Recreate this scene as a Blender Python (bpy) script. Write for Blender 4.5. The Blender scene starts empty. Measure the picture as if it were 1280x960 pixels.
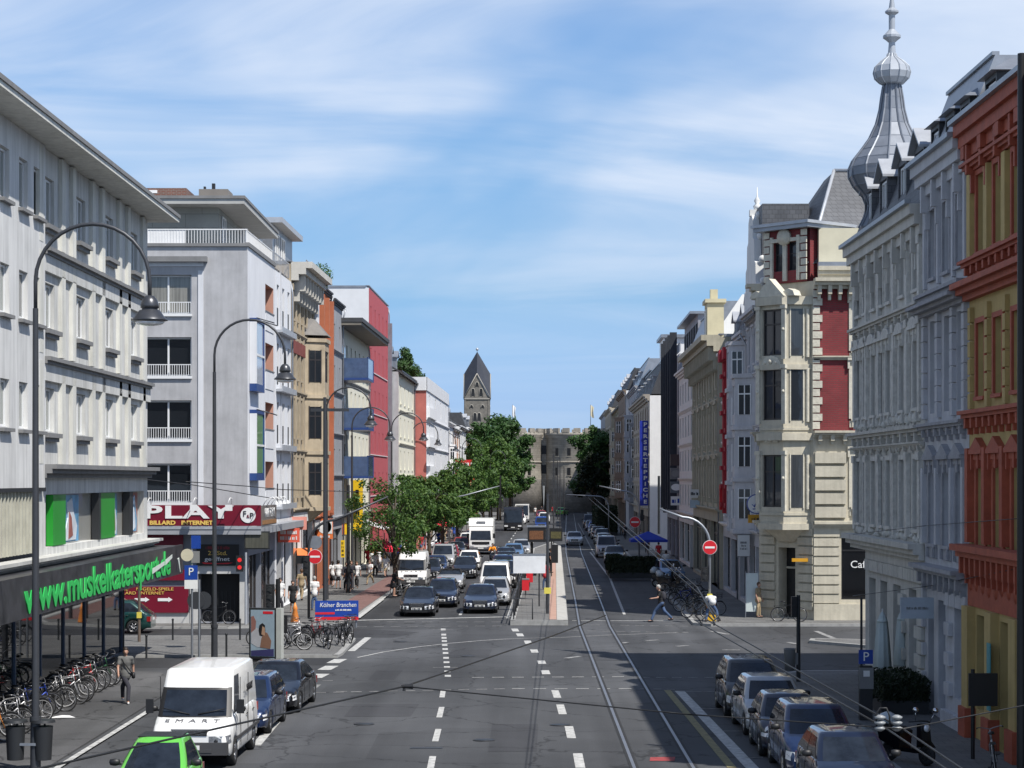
import bpy, math, random
from mathutils import Vector, Matrix
random.seed(7)
R = math.radians
PI = math.pi
sc = bpy.context.scene
COL = sc.collection
F = 2650.0
K = 0.02

def W(x, y, d):
    return Vector(((x - 640) * d / F, d, 7 + (598 - y) * d / F))
def G(x, y, z=0.0):
    d = F * (7 - z) / (y - 598)
    return Vector(((x - 640) * d / F, d, z))
def S(t, d, z=0.0):
    return Vector((t + K * (d - 100), d, z))

# ---------------------------------------------------------------- materials
MATS = {}
def nd(nt, typ, **kw):
    n = nt.nodes.new(typ)
    for k, v in kw.items():
        if k in n.inputs.keys():
            n.inputs[k].default_value = v
        else:
            setattr(n, k, v)
    return n
def sock(n, name, val):
    if name in n.inputs.keys():
        n.inputs[name].default_value = val
def pm(name, col, rough=.7, metal=0., var=.12, scale=1.2, bump=0., bscale=20., coat=0., spec=.5, streak=0., emit=0., alpha=1.):
    """plain surface with uneven tone (two noises), optional bump and vertical weather streaks"""
    if name in MATS: return MATS[name]
    m = bpy.data.materials.new(name); m.use_nodes = True
    nt = m.node_tree; b = nt.nodes['Principled BSDF']; L = nt.links.new
    sock(b, 'Roughness', rough); sock(b, 'Metallic', metal); sock(b, 'Coat Weight', coat); sock(b, 'Coat Roughness', .04)
    sock(b, 'Specular IOR Level', spec)
    c = (col[0], col[1], col[2], 1)
    if emit:
        sock(b, 'Emission Color', c); sock(b, 'Emission Strength', emit)
    if alpha < 1: sock(b, 'Alpha', alpha)
    if var > 0:
        tc = nd(nt, 'ShaderNodeTexCoord')
        n1 = nd(nt, 'ShaderNodeTexNoise', Scale=scale, Detail=6., Roughness=.65)
        L(tc.outputs['Object'], n1.inputs['Vector'])
        mr = nd(nt, 'ShaderNodeMapRange'); mr.inputs['From Min'].default_value = .3; mr.inputs['From Max'].default_value = .7
        mr.inputs['To Min'].default_value = 1 - var; mr.inputs['To Max'].default_value = 1 + var
        L(n1.outputs[0], mr.inputs['Value'])
        val = mr.outputs[0]
        if streak > 0:
            mp = nd(nt, 'ShaderNodeMapping'); mp.inputs['Scale'].default_value = (2.2, 2.2, .16)
            L(tc.outputs['Object'], mp.inputs['Vector'])
            n2 = nd(nt, 'ShaderNodeTexNoise', Scale=1.6, Detail=5., Roughness=.7)
            L(mp.outputs[0], n2.inputs['Vector'])
            m2 = nd(nt, 'ShaderNodeMapRange'); m2.inputs['From Min'].default_value = .42; m2.inputs['From Max'].default_value = .7
            m2.inputs['To Min'].default_value = 1.; m2.inputs['To Max'].default_value = 1 - streak
            L(n2.outputs[0], m2.inputs['Value'])
            mu = nd(nt, 'ShaderNodeMath', operation='MULTIPLY'); L(val, mu.inputs[0]); L(m2.outputs[0], mu.inputs[1])
            val = mu.outputs[0]
        mx = nd(nt, 'ShaderNodeVectorMath', operation='SCALE'); mx.inputs[0].default_value = col[:3]
        L(val, mx.inputs['Scale']); L(mx.outputs[0], b.inputs['Base Color'])
    else:
        b.inputs['Base Color'].default_value = c
    if bump > 0:
        tc = nd(nt, 'ShaderNodeTexCoord')
        n3 = nd(nt, 'ShaderNodeTexNoise', Scale=bscale, Detail=4.)
        L(tc.outputs['Object'], n3.inputs['Vector'])
        bp = nd(nt, 'ShaderNodeBump', Strength=bump); bp.inputs['Distance'].default_value = .02
        L(n3.outputs[0], bp.inputs['Height']); L(bp.outputs[0], b.inputs['Normal'])
    MATS[name] = m
    return m

def brick_mat(name, c1, c2, mortar, sx=.25, sz=.08, rough=.85, squash=(0, 0, 0), msize=.012, axis='XZ'):
    if name in MATS: return MATS[name]
    m = bpy.data.materials.new(name); m.use_nodes = True
    nt = m.node_tree; b = nt.nodes['Principled BSDF']; L = nt.links.new
    tc = nd(nt, 'ShaderNodeTexCoord'); sp = nd(nt, 'ShaderNodeSeparateXYZ'); cb = nd(nt, 'ShaderNodeCombineXYZ')
    L(tc.outputs['Object'], sp.inputs[0])
    ad = nd(nt, 'ShaderNodeMath', operation='ADD'); L(sp.outputs[0], ad.inputs[0]); L(sp.outputs[1], ad.inputs[1])
    L(ad.outputs[0], cb.inputs[0]); L(sp.outputs[2], cb.inputs[1])
    br = nd(nt, 'ShaderNodeTexBrick'); br.inputs['Color1'].default_value = (*c1, 1); br.inputs['Color2'].default_value = (*c2, 1)
    br.inputs['Mortar'].default_value = (*mortar, 1); br.inputs['Scale'].default_value = 1.
    br.inputs['Brick Width'].default_value = sx; br.inputs['Row Height'].default_value = sz; br.inputs['Mortar Size'].default_value = msize
    L(cb.outputs[0], br.inputs['Vector'])
    n = nd(nt, 'ShaderNodeTexNoise', Scale=.7, Detail=6.); L(tc.outputs['Object'], n.inputs['Vector'])
    mr = nd(nt, 'ShaderNodeMapRange'); mr.inputs['From Min'].default_value = .3; mr.inputs['From Max'].default_value = .7
    mr.inputs['To Min'].default_value = .78; mr.inputs['To Max'].default_value = 1.15
    L(n.outputs[0], mr.inputs['Value'])
    mx = nd(nt, 'ShaderNodeVectorMath', operation='SCALE'); L(br.outputs['Color'], mx.inputs[0]); L(mr.outputs[0], mx.inputs['Scale'])
    L(mx.outputs[0], b.inputs['Base Color']); sock(b, 'Roughness', rough)
    bp = nd(nt, 'ShaderNodeBump', Strength=.4); bp.inputs['Distance'].default_value = .02; L(br.outputs['Fac'], bp.inputs['Height']); bp.invert = True
    L(bp.outputs[0], b.inputs['Normal'])
    MATS[name] = m
    return m

def pane_mat(name, dark, light, share, blinds=True):
    """window glass: some rooms dark, some with pale curtains, by a random number of each pane"""
    if name in MATS: return MATS[name]
    m = bpy.data.materials.new(name); m.use_nodes = True
    nt = m.node_tree; b = nt.nodes['Principled BSDF']; L = nt.links.new
    oi = nd(nt, 'ShaderNodeObjectInfo'); tc = nd(nt, 'ShaderNodeTexCoord')
    mp = nd(nt, 'ShaderNodeMapping'); mp.inputs['Scale'].default_value = (9, 9, .35)
    L(tc.outputs['Object'], mp.inputs['Vector'])
    L(oi.outputs['Location'], mp.inputs['Location'])
    n = nd(nt, 'ShaderNodeTexNoise', Scale=1.4, Detail=3.); L(mp.outputs[0], n.inputs['Vector'])
    rp = nd(nt, 'ShaderNodeMapRange'); rp.inputs['From Min'].default_value = share - .12; rp.inputs['From Max'].default_value = share + .02
    rp.inputs['To Min'].default_value = 1.; rp.inputs['To Max'].default_value = 0.
    L(oi.outputs['Random'], rp.inputs['Value'])
    mr = nd(nt, 'ShaderNodeMapRange'); mr.inputs['From Min'].default_value = .35; mr.inputs['From Max'].default_value = .62
    mr.inputs['To Min'].default_value = .55; mr.inputs['To Max'].default_value = 1.
    L(n.outputs[0], mr.inputs['Value'])
    mu = nd(nt, 'ShaderNodeMath', operation='MULTIPLY'); L(rp.outputs[0], mu.inputs[0]); L(mr.outputs[0], mu.inputs[1])
    mx = nd(nt, 'ShaderNodeMix', data_type='RGBA'); mx.inputs[6].default_value = (*dark, 1); mx.inputs[7].default_value = (*light, 1)
    L(mu.outputs[0], mx.inputs[0])
    # roller blinds let down to a different height in each window
    sz = nd(nt, 'ShaderNodeSeparateXYZ'); L(tc.outputs['Object'], sz.inputs[0])
    r7 = nd(nt, 'ShaderNodeMath', operation='MULTIPLY'); r7.inputs[1].default_value = 7.31; L(oi.outputs['Random'], r7.inputs[0])
    fr = nd(nt, 'ShaderNodeMath', operation='FRACT'); L(r7.outputs[0], fr.inputs[0])
    th = nd(nt, 'ShaderNodeMath', operation='MULTIPLY_ADD'); th.inputs[1].default_value = 5.; th.inputs[2].default_value = .5; L(fr.outputs[0], th.inputs[0])
    gt = nd(nt, 'ShaderNodeMath', operation='GREATER_THAN'); L(sz.outputs[2], gt.inputs[0]); L(th.outputs[0], gt.inputs[1])
    bm = nd(nt, 'ShaderNodeMath', operation='MULTIPLY'); bm.inputs[1].default_value = .8 if blinds else 0.; L(gt.outputs[0], bm.inputs[0])
    m9 = nd(nt, 'ShaderNodeMix', data_type='RGBA'); L(bm.outputs[0], m9.inputs[0]); L(mx.outputs[2], m9.inputs[6]); m9.inputs[7].default_value = (*[min(.5, c_*1.6) for c_ in light], 1)
    L(m9.outputs[2], b.inputs['Base Color'])
    sock(b, 'Roughness', .35); sock(b, 'Coat Weight', 1.); sock(b, 'Coat Roughness', .03); sock(b, 'Specular IOR Level', .2)
    # slight waviness of the glass
    n4 = nd(nt, 'ShaderNodeTexNoise', Scale=1.3); L(tc.outputs['Object'], n4.inputs['Vector'])
    bp = nd(nt, 'ShaderNodeBump', Strength=.06); bp.inputs['Distance'].default_value = .05
    L(n4.outputs[0], bp.inputs['Height'])
    if 'Coat Normal' in b.inputs.keys(): L(bp.outputs[0], b.inputs['Coat Normal'])
    MATS[name] = m
    return m

def see_glass(name, tint=(.55, .6, .6), see=.5):
    """shop or car glass one can partly look through"""
    if name in MATS: return MATS[name]
    m = bpy.data.materials.new(name); m.use_nodes = True
    nt = m.node_tree; L = nt.links.new; nt.nodes.clear()
    out = nd(nt, 'ShaderNodeOutputMaterial'); tr = nd(nt, 'ShaderNodeBsdfTransparent'); tr.inputs[0].default_value = (*tint, 1)
    gl = nd(nt, 'ShaderNodeBsdfGlossy', Roughness=.02); gl.inputs[0].default_value = (.9, .9, .9, 1)
    df = nd(nt, 'ShaderNodeBsdfDiffuse'); df.inputs[0].default_value = (.015, .018, .02, 1)
    m1 = nd(nt, 'ShaderNodeMixShader'); m1.inputs[0].default_value = see
    L(df.outputs[0], m1.inputs[1]); L(tr.outputs[0], m1.inputs[2])
    fr = nd(nt, 'ShaderNodeFresnel', IOR=1.6); m2 = nd(nt, 'ShaderNodeMixShader')
    L(fr.outputs[0], m2.inputs[0]); L(m1.outputs[0], m2.inputs[1]); L(gl.outputs[0], m2.inputs[2]); L(m2.outputs[0], out.inputs[0])
    MATS[name] = m
    return m

# ---------------------------------------------------------------- mesh builder
class MB:
    def __init__(s): s.v = []; s.f = []; s.m = []; s.sm = []
    def add(s, vs, fs, m=0, sm=False):
        o = len(s.v); s.v += [tuple(p) for p in vs]
        for f in fs:
            s.f.append([o + i for i in f]); s.m.append(m); s.sm.append(sm)
    def box(s, x0, y0, z0, x1, y1, z1, m=0):
        if x0 > x1: x0, x1 = x1, x0
        if y0 > y1: y0, y1 = y1, y0
        if z0 > z1: z0, z1 = z1, z0
        s.add([(x0,y0,z0),(x1,y0,z0),(x1,y1,z0),(x0,y1,z0),(x0,y0,z1),(x1,y0,z1),(x1,y1,z1),(x0,y1,z1)],
              [(0,3,2,1),(4,5,6,7),(0,1,5,4),(1,2,6,5),(2,3,7,6),(3,0,4,7)], m)
        return s
    def poly(s, pts, m=0): s.add(pts, [list(range(len(pts)))], m); return s
    def ring(s, c, ax, r, n, ph=0, e1=None):
        ax = Vector(ax).normalized()
        if e1 is None:
            e1 = ax.cross(Vector((0,0,1)) if abs(ax.z) < .9 else Vector((1,0,0))).normalized()
        e2 = ax.cross(e1)
        return [Vector(c) + e1 * (r * math.cos(ph + 2*PI*i/n)) + e2 * (r * math.sin(ph + 2*PI*i/n)) for i in range(n)]
    def cyl(s, p, q, r0, r1=None, n=8, m=0, caps=True, sm=True):
        r1 = r0 if r1 is None else r1
        p = Vector(p); q = Vector(q); ax = q - p
        a = s.ring(p, ax, r0, n); b = s.ring(q, ax, r1, n)
        s.add(a + b, [(i, (i+1) % n, n + (i+1) % n, n + i) for i in range(n)], m, sm)
        if caps: s.add(a, [list(range(n))[::-1]], m); s.add(b, [list(range(n))], m)
        return s
    def tube(s, path, r, n=6, m=0, closed=False, sm=True):
        P = [Vector(p) for p in path]; rr = r if isinstance(r, (list, tuple)) else [r] * len(P)
        vs = []; e = None
        for i, p in enumerate(P):
            a = P[i-1] if (i > 0 or closed) else P[0]
            b = P[(i+1) % len(P)] if (i < len(P)-1 or closed) else P[-1]
            t = (b - a)
            t = t.normalized() if t.length > 1e-9 else Vector((0,0,1))
            if e is None: e = t.cross(Vector((0,0,1)) if abs(t.z) < .9 else Vector((1,0,0))).normalized()
            else:
                e = e - t * e.dot(t)
                e = e.normalized() if e.length > 1e-6 else t.orthogonal().normalized()
            vs += s.ring(p, t, rr[i], n, e1=e)
        fs = []; k = len(P)
        for i in range(k if closed else k - 1):
            j = (i + 1) % k
            fs += [(i*n+a, i*n+(a+1) % n, j*n+(a+1) % n, j*n+a) for a in range(n)]
        if not closed: fs += [list(range(n))[::-1], [(k-1)*n + a for a in range(n)]]
        s.add(vs, fs, m, sm); return s
    def lathe(s, prof, n=16, c=(0,0,0), m=0, sm=True, ph=0., caps=True):
        c = Vector(c); vs = []
        for r, z in prof:
            vs += [(c.x + r*math.cos(ph+2*PI*i/n), c.y + r*math.sin(ph+2*PI*i/n), c.z + z) for i in range(n)]
        fs = []
        for j in range(len(prof)-1):
            fs += [(j*n+i, j*n+(i+1) % n, (j+1)*n+(i+1) % n, (j+1)*n+i) for i in range(n)]
        if caps: fs += [list(range(n))[::-1], [(len(prof)-1)*n+i for i in range(n)]]
        s.add(vs, fs, m, sm); return s
    def ext(s, poly, axis, a, b, m=0):
        """extrude a 2D polygon: axis 'x' takes (y,z), 'y' takes (x,z), 'z' takes (x,y)"""
        def P(p, t): return (t, p[0], p[1]) if axis == 'x' else ((p[0], t, p[1]) if axis == 'y' else (p[0], p[1], t))
        n = len(poly); vs = [P(p, a) for p in poly] + [P(p, b) for p in poly]
        s.add(vs, [list(range(n))[::-1], [n+i for i in range(n)]] + [(i, (i+1) % n, n+(i+1) % n, n+i) for i in range(n)], m); return s
    def ball(s, c, r, n=10, m=0, sz=1.):
        k = 6; prof = [(max(r*math.sin(PI*j/k), .0008), -r*sz*math.cos(PI*j/k)) for j in range(k+1)]
        return s.lathe(prof, n, c, m)
    def xf(s, M, a=0):
        for i in range(a, len(s.v)): s.v[i] = tuple(M @ Vector(s.v[i]))
        return s
    def mesh(s, name, mats):
        me = bpy.data.meshes.new(name); me.from_pydata(s.v, [], s.f)
        for m in mats: me.materials.append(m)
        me.polygons.foreach_set('material_index', s.m); me.polygons.foreach_set('use_smooth', s.sm)
        me.update(); return me
    def build(s, name, mats, parent=None, loc=(0,0,0), rot=(0,0,0), fix=False):
        if not isinstance(mats, (list, tuple)): mats = [mats]
        me = s.mesh(name, mats)
        if fix:
            import bmesh
            bm = bmesh.new(); bm.from_mesh(me); bmesh.ops.remove_doubles(bm, verts=bm.verts, dist=.0005); bmesh.ops.recalc_face_normals(bm, faces=bm.faces); bm.to_mesh(me); bm.free()
        return ob(name, me, parent, loc, rot)

def ob(name, data, parent=None, loc=(0,0,0), rot=(0,0,0)):
    o = bpy.data.objects.new(name, data); COL.objects.link(o)
    o.location = loc; o.rotation_euler = rot
    if parent is not None: o.parent = parent
    return o
def tag(o, label=None, cat=None, group=None, kind=None):
    if label: o['label'] = label
    if cat: o['category'] = cat
    if group: o['group'] = group
    if kind: o['kind'] = kind
    return o
def thing(name, label, cat, loc=(0,0,0), rz=0., group=None):
    o = ob(name, None, None, loc, (0,0,rz)); o.empty_display_size = .2
    return tag(o, label, cat, group)
CH = {}
def copy_tree(o, parent=None):
    c = o.copy(); COL.objects.link(c)
    if parent is not None: c.parent = parent
    for ch in list(o.children): copy_tree(ch, c)
    return c
def dup(o, loc, rz, label, group=None):
    c = copy_tree(o); c.location = loc; c.rotation_euler = (0,0,rz); tag(c, label, None, group); return c
def recolor(o, part_mats):
    """give a copied thing its own paint: the first material slot of the named parts"""
    for ch in [o] + list(o.children_recursive):
        k = ch.name.split('.')[0]
        if k in part_mats and ch.type == 'MESH':
            sl = ch.material_slots[0]; sl.link = 'OBJECT'; sl.material = part_mats[k]
def eval_mesh(o):
    for c in list(o.users_collection): c.objects.unlink(o)
    ts = bpy.data.scenes.new('tmp'); ts.collection.objects.link(o); vl = ts.view_layers[0]; vl.update()
    me = bpy.data.meshes.new_from_object(o.evaluated_get(vl.depsgraph)); bpy.data.objects.remove(o); bpy.data.scenes.remove(ts); return me
def text_mesh(body, size=1., extrude=.01, offset=0., align='CENTER', xs=1., spacing=1., shear=0.):
    cu = bpy.data.curves.new('lettering', 'FONT'); cu.body = body; cu.size = size; cu.extrude = extrude; cu.offset = offset
    cu.align_x = align; cu.align_y = 'CENTER'; cu.space_character = spacing; cu.resolution_u = 3; cu.shear = shear
    o = bpy.data.objects.new('lettering', cu); me = eval_mesh(o)
    me.transform(Matrix.Diagonal((xs, 1, 1, 1)))
    return me
def lettering(body, size, mat, parent, loc, rz=0., name='lettering', **kw):
    if body.startswith('~'):   # small print too fine to read: a broken line of strokes
        n = len(body); rn = random.Random(n+int(loc[2]*100)); w = size*.62*kw.get('xs', 1.)*n; m = MB(); x = -w/2
        while x < w/2:
            a = size*rn.uniform(.12, .4)
            m.box(x, -.004, -size*.36, min(x+a, w/2), .004, size*rn.choice((.2, .36, .36)), 0); x += a + size*rn.choice((.08, .1, .3))
        return m.build('small_print', mat, parent, loc, (0, 0, rz))
    """upright letters facing local -y after turning by rz"""
    me = text_mesh(body, size, **kw); me.materials.clear(); me.materials.append(mat)
    return ob(name, me, parent, loc, (R(90), 0, rz))
# ---------------------------------------------------------------- camera, light, sky
cam_d = bpy.data.cameras.new('camera'); cam = bpy.data.objects.new('camera', cam_d); COL.objects.link(cam)
cam.location = (0, 0, 7); cam.rotation_euler = (R(90), 0, 0)
cam_d.sensor_width = 36; cam_d.lens = 36 * F / 1280; cam_d.shift_y = 118 / 1280; cam_d.clip_end = 8000; cam_d.clip_start = .5
sc.camera = cam
sv = Vector((8.5, -9, 18)).normalized()
ELEV = math.asin(sv.z)
sun_d = bpy.data.lights.new('sun', 'SUN'); sun = bpy.data.objects.new('sun', sun_d); COL.objects.link(sun)
sun_d.energy = 4.6; sun_d.angle = R(.53); sun_d.color = (1, .955, .89)
sun.rotation_euler = sv.to_track_quat('Z', 'Y').to_euler()
w = bpy.data.worlds.new('World'); sc.world = w; w.use_nodes = True
nt = w.node_tree; nt.nodes.clear(); L = nt.links.new
out = nd(nt, 'ShaderNodeOutputWorld'); bg = nd(nt, 'ShaderNodeBackground'); bg.inputs['Strength'].default_value = .08
sky = nd(nt, 'ShaderNodeTexSky'); sky.sky_type = 'NISHITA'; sky.sun_disc = False
sky.sun_elevation = ELEV; sky.sun_rotation = math.atan2(sv.x, sv.y)
sky.air_density = 1.0; sky.dust_density = 0.; sky.ozone_density = 1.0; sky.altitude = 0
tc = nd(nt, 'ShaderNodeTexCoord'); sp = nd(nt, 'ShaderNodeSeparateXYZ'); L(tc.outputs['Generated'], sp.inputs[0])
mz = nd(nt, 'ShaderNodeMath', operation='ADD'); mz.inputs[1].default_value = .13; L(sp.outputs[2], mz.inputs[0])
mm = nd(nt, 'ShaderNodeMath', operation='MAXIMUM'); mm.inputs[1].default_value = .05; L(mz.outputs[0], mm.inputs[0])
dx = nd(nt, 'ShaderNodeMath', operation='DIVIDE'); L(sp.outputs[0], dx.inputs[0]); L(mm.outputs[0], dx.inputs[1])
dy = nd(nt, 'ShaderNodeMath', operation='DIVIDE'); L(sp.outputs[1], dy.inputs[0]); L(mm.outputs[0], dy.inputs[1])
cb = nd(nt, 'ShaderNodeCombineXYZ'); L(dx.outputs[0], cb.inputs[0]); L(dy.outputs[0], cb.inputs[1])
def cloud(rot, scl, nscale, lo, hi, off, det=7., dist=.5):
    mp = nd(nt, 'ShaderNodeMapping'); mp.inputs['Rotation'].default_value = (0, 0, R(rot)); mp.inputs['Scale'].default_value = scl
    mp.inputs['Location'].default_value = off; L(cb.outputs[0], mp.inputs[0])
    n = nd(nt, 'ShaderNodeTexNoise', Scale=nscale, Detail=det, Roughness=.55, Distortion=dist); L(mp.outputs[0], n.inputs['Vector'])
    r = nd(nt, 'ShaderNodeMapRange'); r.interpolation_type = 'SMOOTHSTEP'
    r.inputs['From Min'].default_value = lo; r.inputs['From Max'].default_value = hi; L(n.outputs[0], r.inputs['Value'])
    return r.outputs[0]
CLOUD_OFF = (8.3, 7.7, 0)
a = cloud(12, (.8, .42, 1), 1.15, .25, .57, CLOUD_OFF, 4., .6)
b_ = cloud(-16, (.7, 1.2, 1), 1.3, .26, .7, (7.3, .4, 0), 7., .7)
m2 = nd(nt, 'ShaderNodeMath', operation='MULTIPLY_ADD'); L(b_, m2.inputs[0]); m2.inputs[1].default_value = .85; m2.inputs[2].default_value = .28
mul = nd(nt, 'ShaderNodeMath', operation='MULTIPLY'); L(a, mul.inputs[0]); L(m2.outputs[0], mul.inputs[1])
# thin out towards the horizon and overhead
hz = nd(nt, 'ShaderNodeMapRange'); hz.interpolation_type = 'SMOOTHSTEP'
hz.inputs['From Min'].default_value = .03; hz.inputs['From Max'].default_value = .17; hz.inputs['To Min'].default_value = .2; L(sp.outputs[2], hz.inputs['Value'])
hh = nd(nt, 'ShaderNodeMapRange'); hh.inputs['From Min'].default_value = .3; hh.inputs['From Max'].default_value = .6; hh.inputs['To Min'].default_value = 1.; hh.inputs['To Max'].default_value = .25; L(sp.outputs[2], hh.inputs['Value'])
m5 = nd(nt, 'ShaderNodeMath', operation='MULTIPLY', use_clamp=True); L(mul.outputs[0], m5.inputs[0]); L(hz.outputs[0], m5.inputs[1])
m3 = nd(nt, 'ShaderNodeMath', operation='MULTIPLY', use_clamp=True); L(m5.outputs[0], m3.inputs[0]); L(hh.outputs[0], m3.inputs[1])
m4 = nd(nt, 'ShaderNodeMath', operation='MULTIPLY'); L(m3.outputs[0], m4.inputs[0]); m4.inputs[1].default_value = .88
rp = nd(nt, 'ShaderNodeValToRGB'); L(sp.outputs[2], rp.inputs[0]); E = rp.color_ramp.elements
E[0].position = 0.; E[0].color = (.31, .46, .92, 1); E[1].position = .6; E[1].color = (.66, .71, .8, 1)
for p_, c_ in ((.035, (.31, .455, .88, 1)), (.09, (.36, .54, .78, 1)), (.15, (.40, .63, .86, 1)), (.21, (.40, .67, .94, 1))):
    e = E.new(p_); e.color = c_
tn = nd(nt, 'ShaderNodeVectorMath', operation='MULTIPLY'); L(sky.outputs[0], tn.inputs[0]); L(rp.outputs[0], tn.inputs[1])
ts = nd(nt, 'ShaderNodeVectorMath', operation='SCALE'); L(tn.outputs[0], ts.inputs[0]); ts.inputs['Scale'].default_value = 1.4
mx = nd(nt, 'ShaderNodeMix', data_type='RGBA'); L(m4.outputs[0], mx.inputs[0]); L(ts.outputs[0], mx.inputs[6]); mx.inputs[7].default_value = (7.4, 8.3, 9.8, 1)
L(mx.outputs[2], bg.inputs['Color']); L(bg.outputs[0], out.inputs[0])
sc.view_settings.view_transform = 'Standard'; sc.view_settings.look = 'None'; sc.view_settings.gamma = 1; sc.view_settings.exposure = 0.35
sc.cycles.max_bounces = 5; sc.cycles.diffuse_bounces = 2; sc.cycles.glossy_bounces = 3; sc.cycles.transparent_max_bounces = 8
sc.cycles.use_denoising = True

# ---------------------------------------------------------------- common materials
def asphalt_mat(name, col, tracks=True):
    m = bpy.data.materials.new(name); m.use_nodes = True; nt = m.node_tree; b = nt.nodes['Principled BSDF']; L = nt.links.new
    tc = nd(nt, 'ShaderNodeTexCoord')
    n1 = nd(nt, 'ShaderNodeTexNoise', Scale=.11, Detail=5., Roughness=.6); L(tc.outputs['Object'], n1.inputs['Vector'])
    n2 = nd(nt, 'ShaderNodeTexNoise', Scale=30., Detail=3.); L(tc.outputs['Object'], n2.inputs['Vector'])
    mp = nd(nt, 'ShaderNodeMapping'); mp.inputs['Scale'].default_value = (1., .03, 1); L(tc.outputs['Object'], mp.inputs[0])
    n3 = nd(nt, 'ShaderNodeTexNoise', Scale=.55, Detail=4.); L(mp.outputs[0], n3.inputs['Vector'])
    vo = nd(nt, 'ShaderNodeTexVoronoi', Scale=.16); vo.distance = 'CHEBYCHEV'; L(tc.outputs['Object'], vo.inputs['Vector'])
    def rng(s, a, b_, c, d):
        r = nd(nt, 'ShaderNodeMapRange'); r.inputs['From Min'].default_value = a; r.inputs['From Max'].default_value = b_
        r.inputs['To Min'].default_value = c; r.inputs['To Max'].default_value = d; L(s, r.inputs['Value']); return r.outputs[0]
    x = rng(n1.outputs[0], .3, .7, .74, 1.28); y = rng(n2.outputs[0], .3, .7, .82, 1.18); z = rng(n3.outputs[0], .35, .65, .74, 1.2)
    sv_ = nd(nt, 'ShaderNodeSeparateColor'); L(vo.outputs['Color'], sv_.inputs[0]); q = rng(sv_.outputs[0], 0, 1, .86, 1.12)
    cur = x
    for o in (y, z, q):
        mu = nd(nt, 'ShaderNodeMath', operation='MULTIPLY'); L(cur, mu.inputs[0]); L(o, mu.inputs[1]); cur = mu.outputs[0]
    # fine cracks and tar seams
    vc = nd(nt, 'ShaderNodeTexVoronoi', Scale=.24); vc.feature = 'DISTANCE_TO_EDGE'
    nz = nd(nt, 'ShaderNodeTexNoise', Scale=1.6, Detail=4.); L(tc.outputs['Object'], nz.inputs['Vector'])
    ad = nd(nt, 'ShaderNodeVectorMath', operation='ADD'); L(tc.outputs['Object'], ad.inputs[0]); L(nz.outputs['Color'], ad.inputs[1]); L(ad.outputs[0], vc.inputs['Vector'])
    cr = rng(vc.outputs['Distance'], .004, .014, .5, 1.)
    mu = nd(nt, 'ShaderNodeMath', operation='MULTIPLY'); L(cur, mu.inputs[0]); L(cr, mu.inputs[1]); cur = mu.outputs[0]
    v = nd(nt, 'ShaderNodeVectorMath', operation='SCALE'); v.inputs[0].default_value = col; L(cur, v.inputs['Scale']); L(v.outputs[0], b.inputs['Base Color'])
    sock(b, 'Roughness', .82); sock(b, 'Specular IOR Level', .35)
    bp = nd(nt, 'ShaderNodeBump', Strength=.25); bp.inputs['Distance'].default_value = .01; L(n2.outputs[0], bp.inputs['Height']); L(bp.outputs[0], b.inputs['Normal'])
    return m
M_ASPH = asphalt_mat('asphalt', (.064, .066, .07))
M_ASPH2 = asphalt_mat('old_asphalt', (.078, .078, .079))
M_DARKPATCH = asphalt_mat('new_asphalt', (.04, .041, .044))
M_PAVE = brick_mat('paving_slabs', (.15, .148, .143), (.13, .129, .125), (.085, .085, .085), .5, .5, .85, msize=.012)
# paving lies flat: use x,y for its joints
for n_ in M_PAVE.node_tree.nodes:
    if n_.type == 'COMBXYZ':
        sepn = [q for q in M_PAVE.node_tree.nodes if q.type == 'SEPXYZ'][0]
        M_PAVE.node_tree.links.new(sepn.outputs[0], n_.inputs[0]); M_PAVE.node_tree.links.new(sepn.outputs[1], n_.inputs[1])
M_KERB = pm('kerb_stone', (.3, .3, .29), .8, var=.2, scale=3)
M_PAINT = pm('road_paint', (.43, .43, .415), .75, var=.42, scale=5)
M_PAINTOLD = pm('worn_road_paint', (.24, .24, .235), .8, var=.6, scale=5)
M_YELLOWOLD = pm('worn_yellow_paint', (.23, .2, .1), .8, var=.4, scale=5)
M_REDPATH = pm('red_cycle_paving', (.17, .095, .085), .85, var=.2, scale=2)
M_RAIL = pm('rail_steel', (.3, .3, .31), .45, .8, var=.1)
M_GROOVE = pm('rail_groove', (.02, .02, .02), .8, var=.1)
M_STEELGREY = pm('painted_grey_steel', (.055, .058, .065), .45, .3, var=.1)
M_DARKSTEEL = pm('dark_steel', (.03, .032, .035), .5, .3, var=.1)
M_ZINC = pm('zinc_sheet', (.3, .32, .35), .45, .6, var=.15, scale=2)
M_ZINCL = pm('pale_zinc', (.42, .44, .47), .5, .3, var=.12, scale=2)
M_SLATE = brick_mat('slate_roof', (.1, .105, .115), (.075, .08, .09), (.04, .04, .045), .3, .22, .6, msize=.01)
M_ROOFDARK = pm('dark_roof', (.055, .058, .065), .7, var=.2, scale=2)
M_BLACK = pm('black_plastic', (.012, .012, .013), .5, var=.05)
M_WHITE = pm('white_paint', (.78, .78, .77), .5, var=.05, streak=.06)
M_WFRAME = pm('white_window_frame', (.75, .76, .76), .4, var=.04)
M_DFRAME = pm('dark_window_frame', (.035, .03, .03), .4, var=.1)
M_PANE = pane_mat('window_glass', (.012, .015, .018), (.38, .37, .34), .35)
M_PANED = pane_mat('dark_window_glass', (.008, .01, .013), (.26, .26, .24), .24)
M_PANEL = pane_mat('curtained_window_glass', (.03, .034, .034), (.2, .22, .2), .7)
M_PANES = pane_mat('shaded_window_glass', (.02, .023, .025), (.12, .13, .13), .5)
M_PANEB = pane_mat('plain_dark_glass', (.012, .015, .02), (.05, .055, .06), .2, False)
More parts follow.
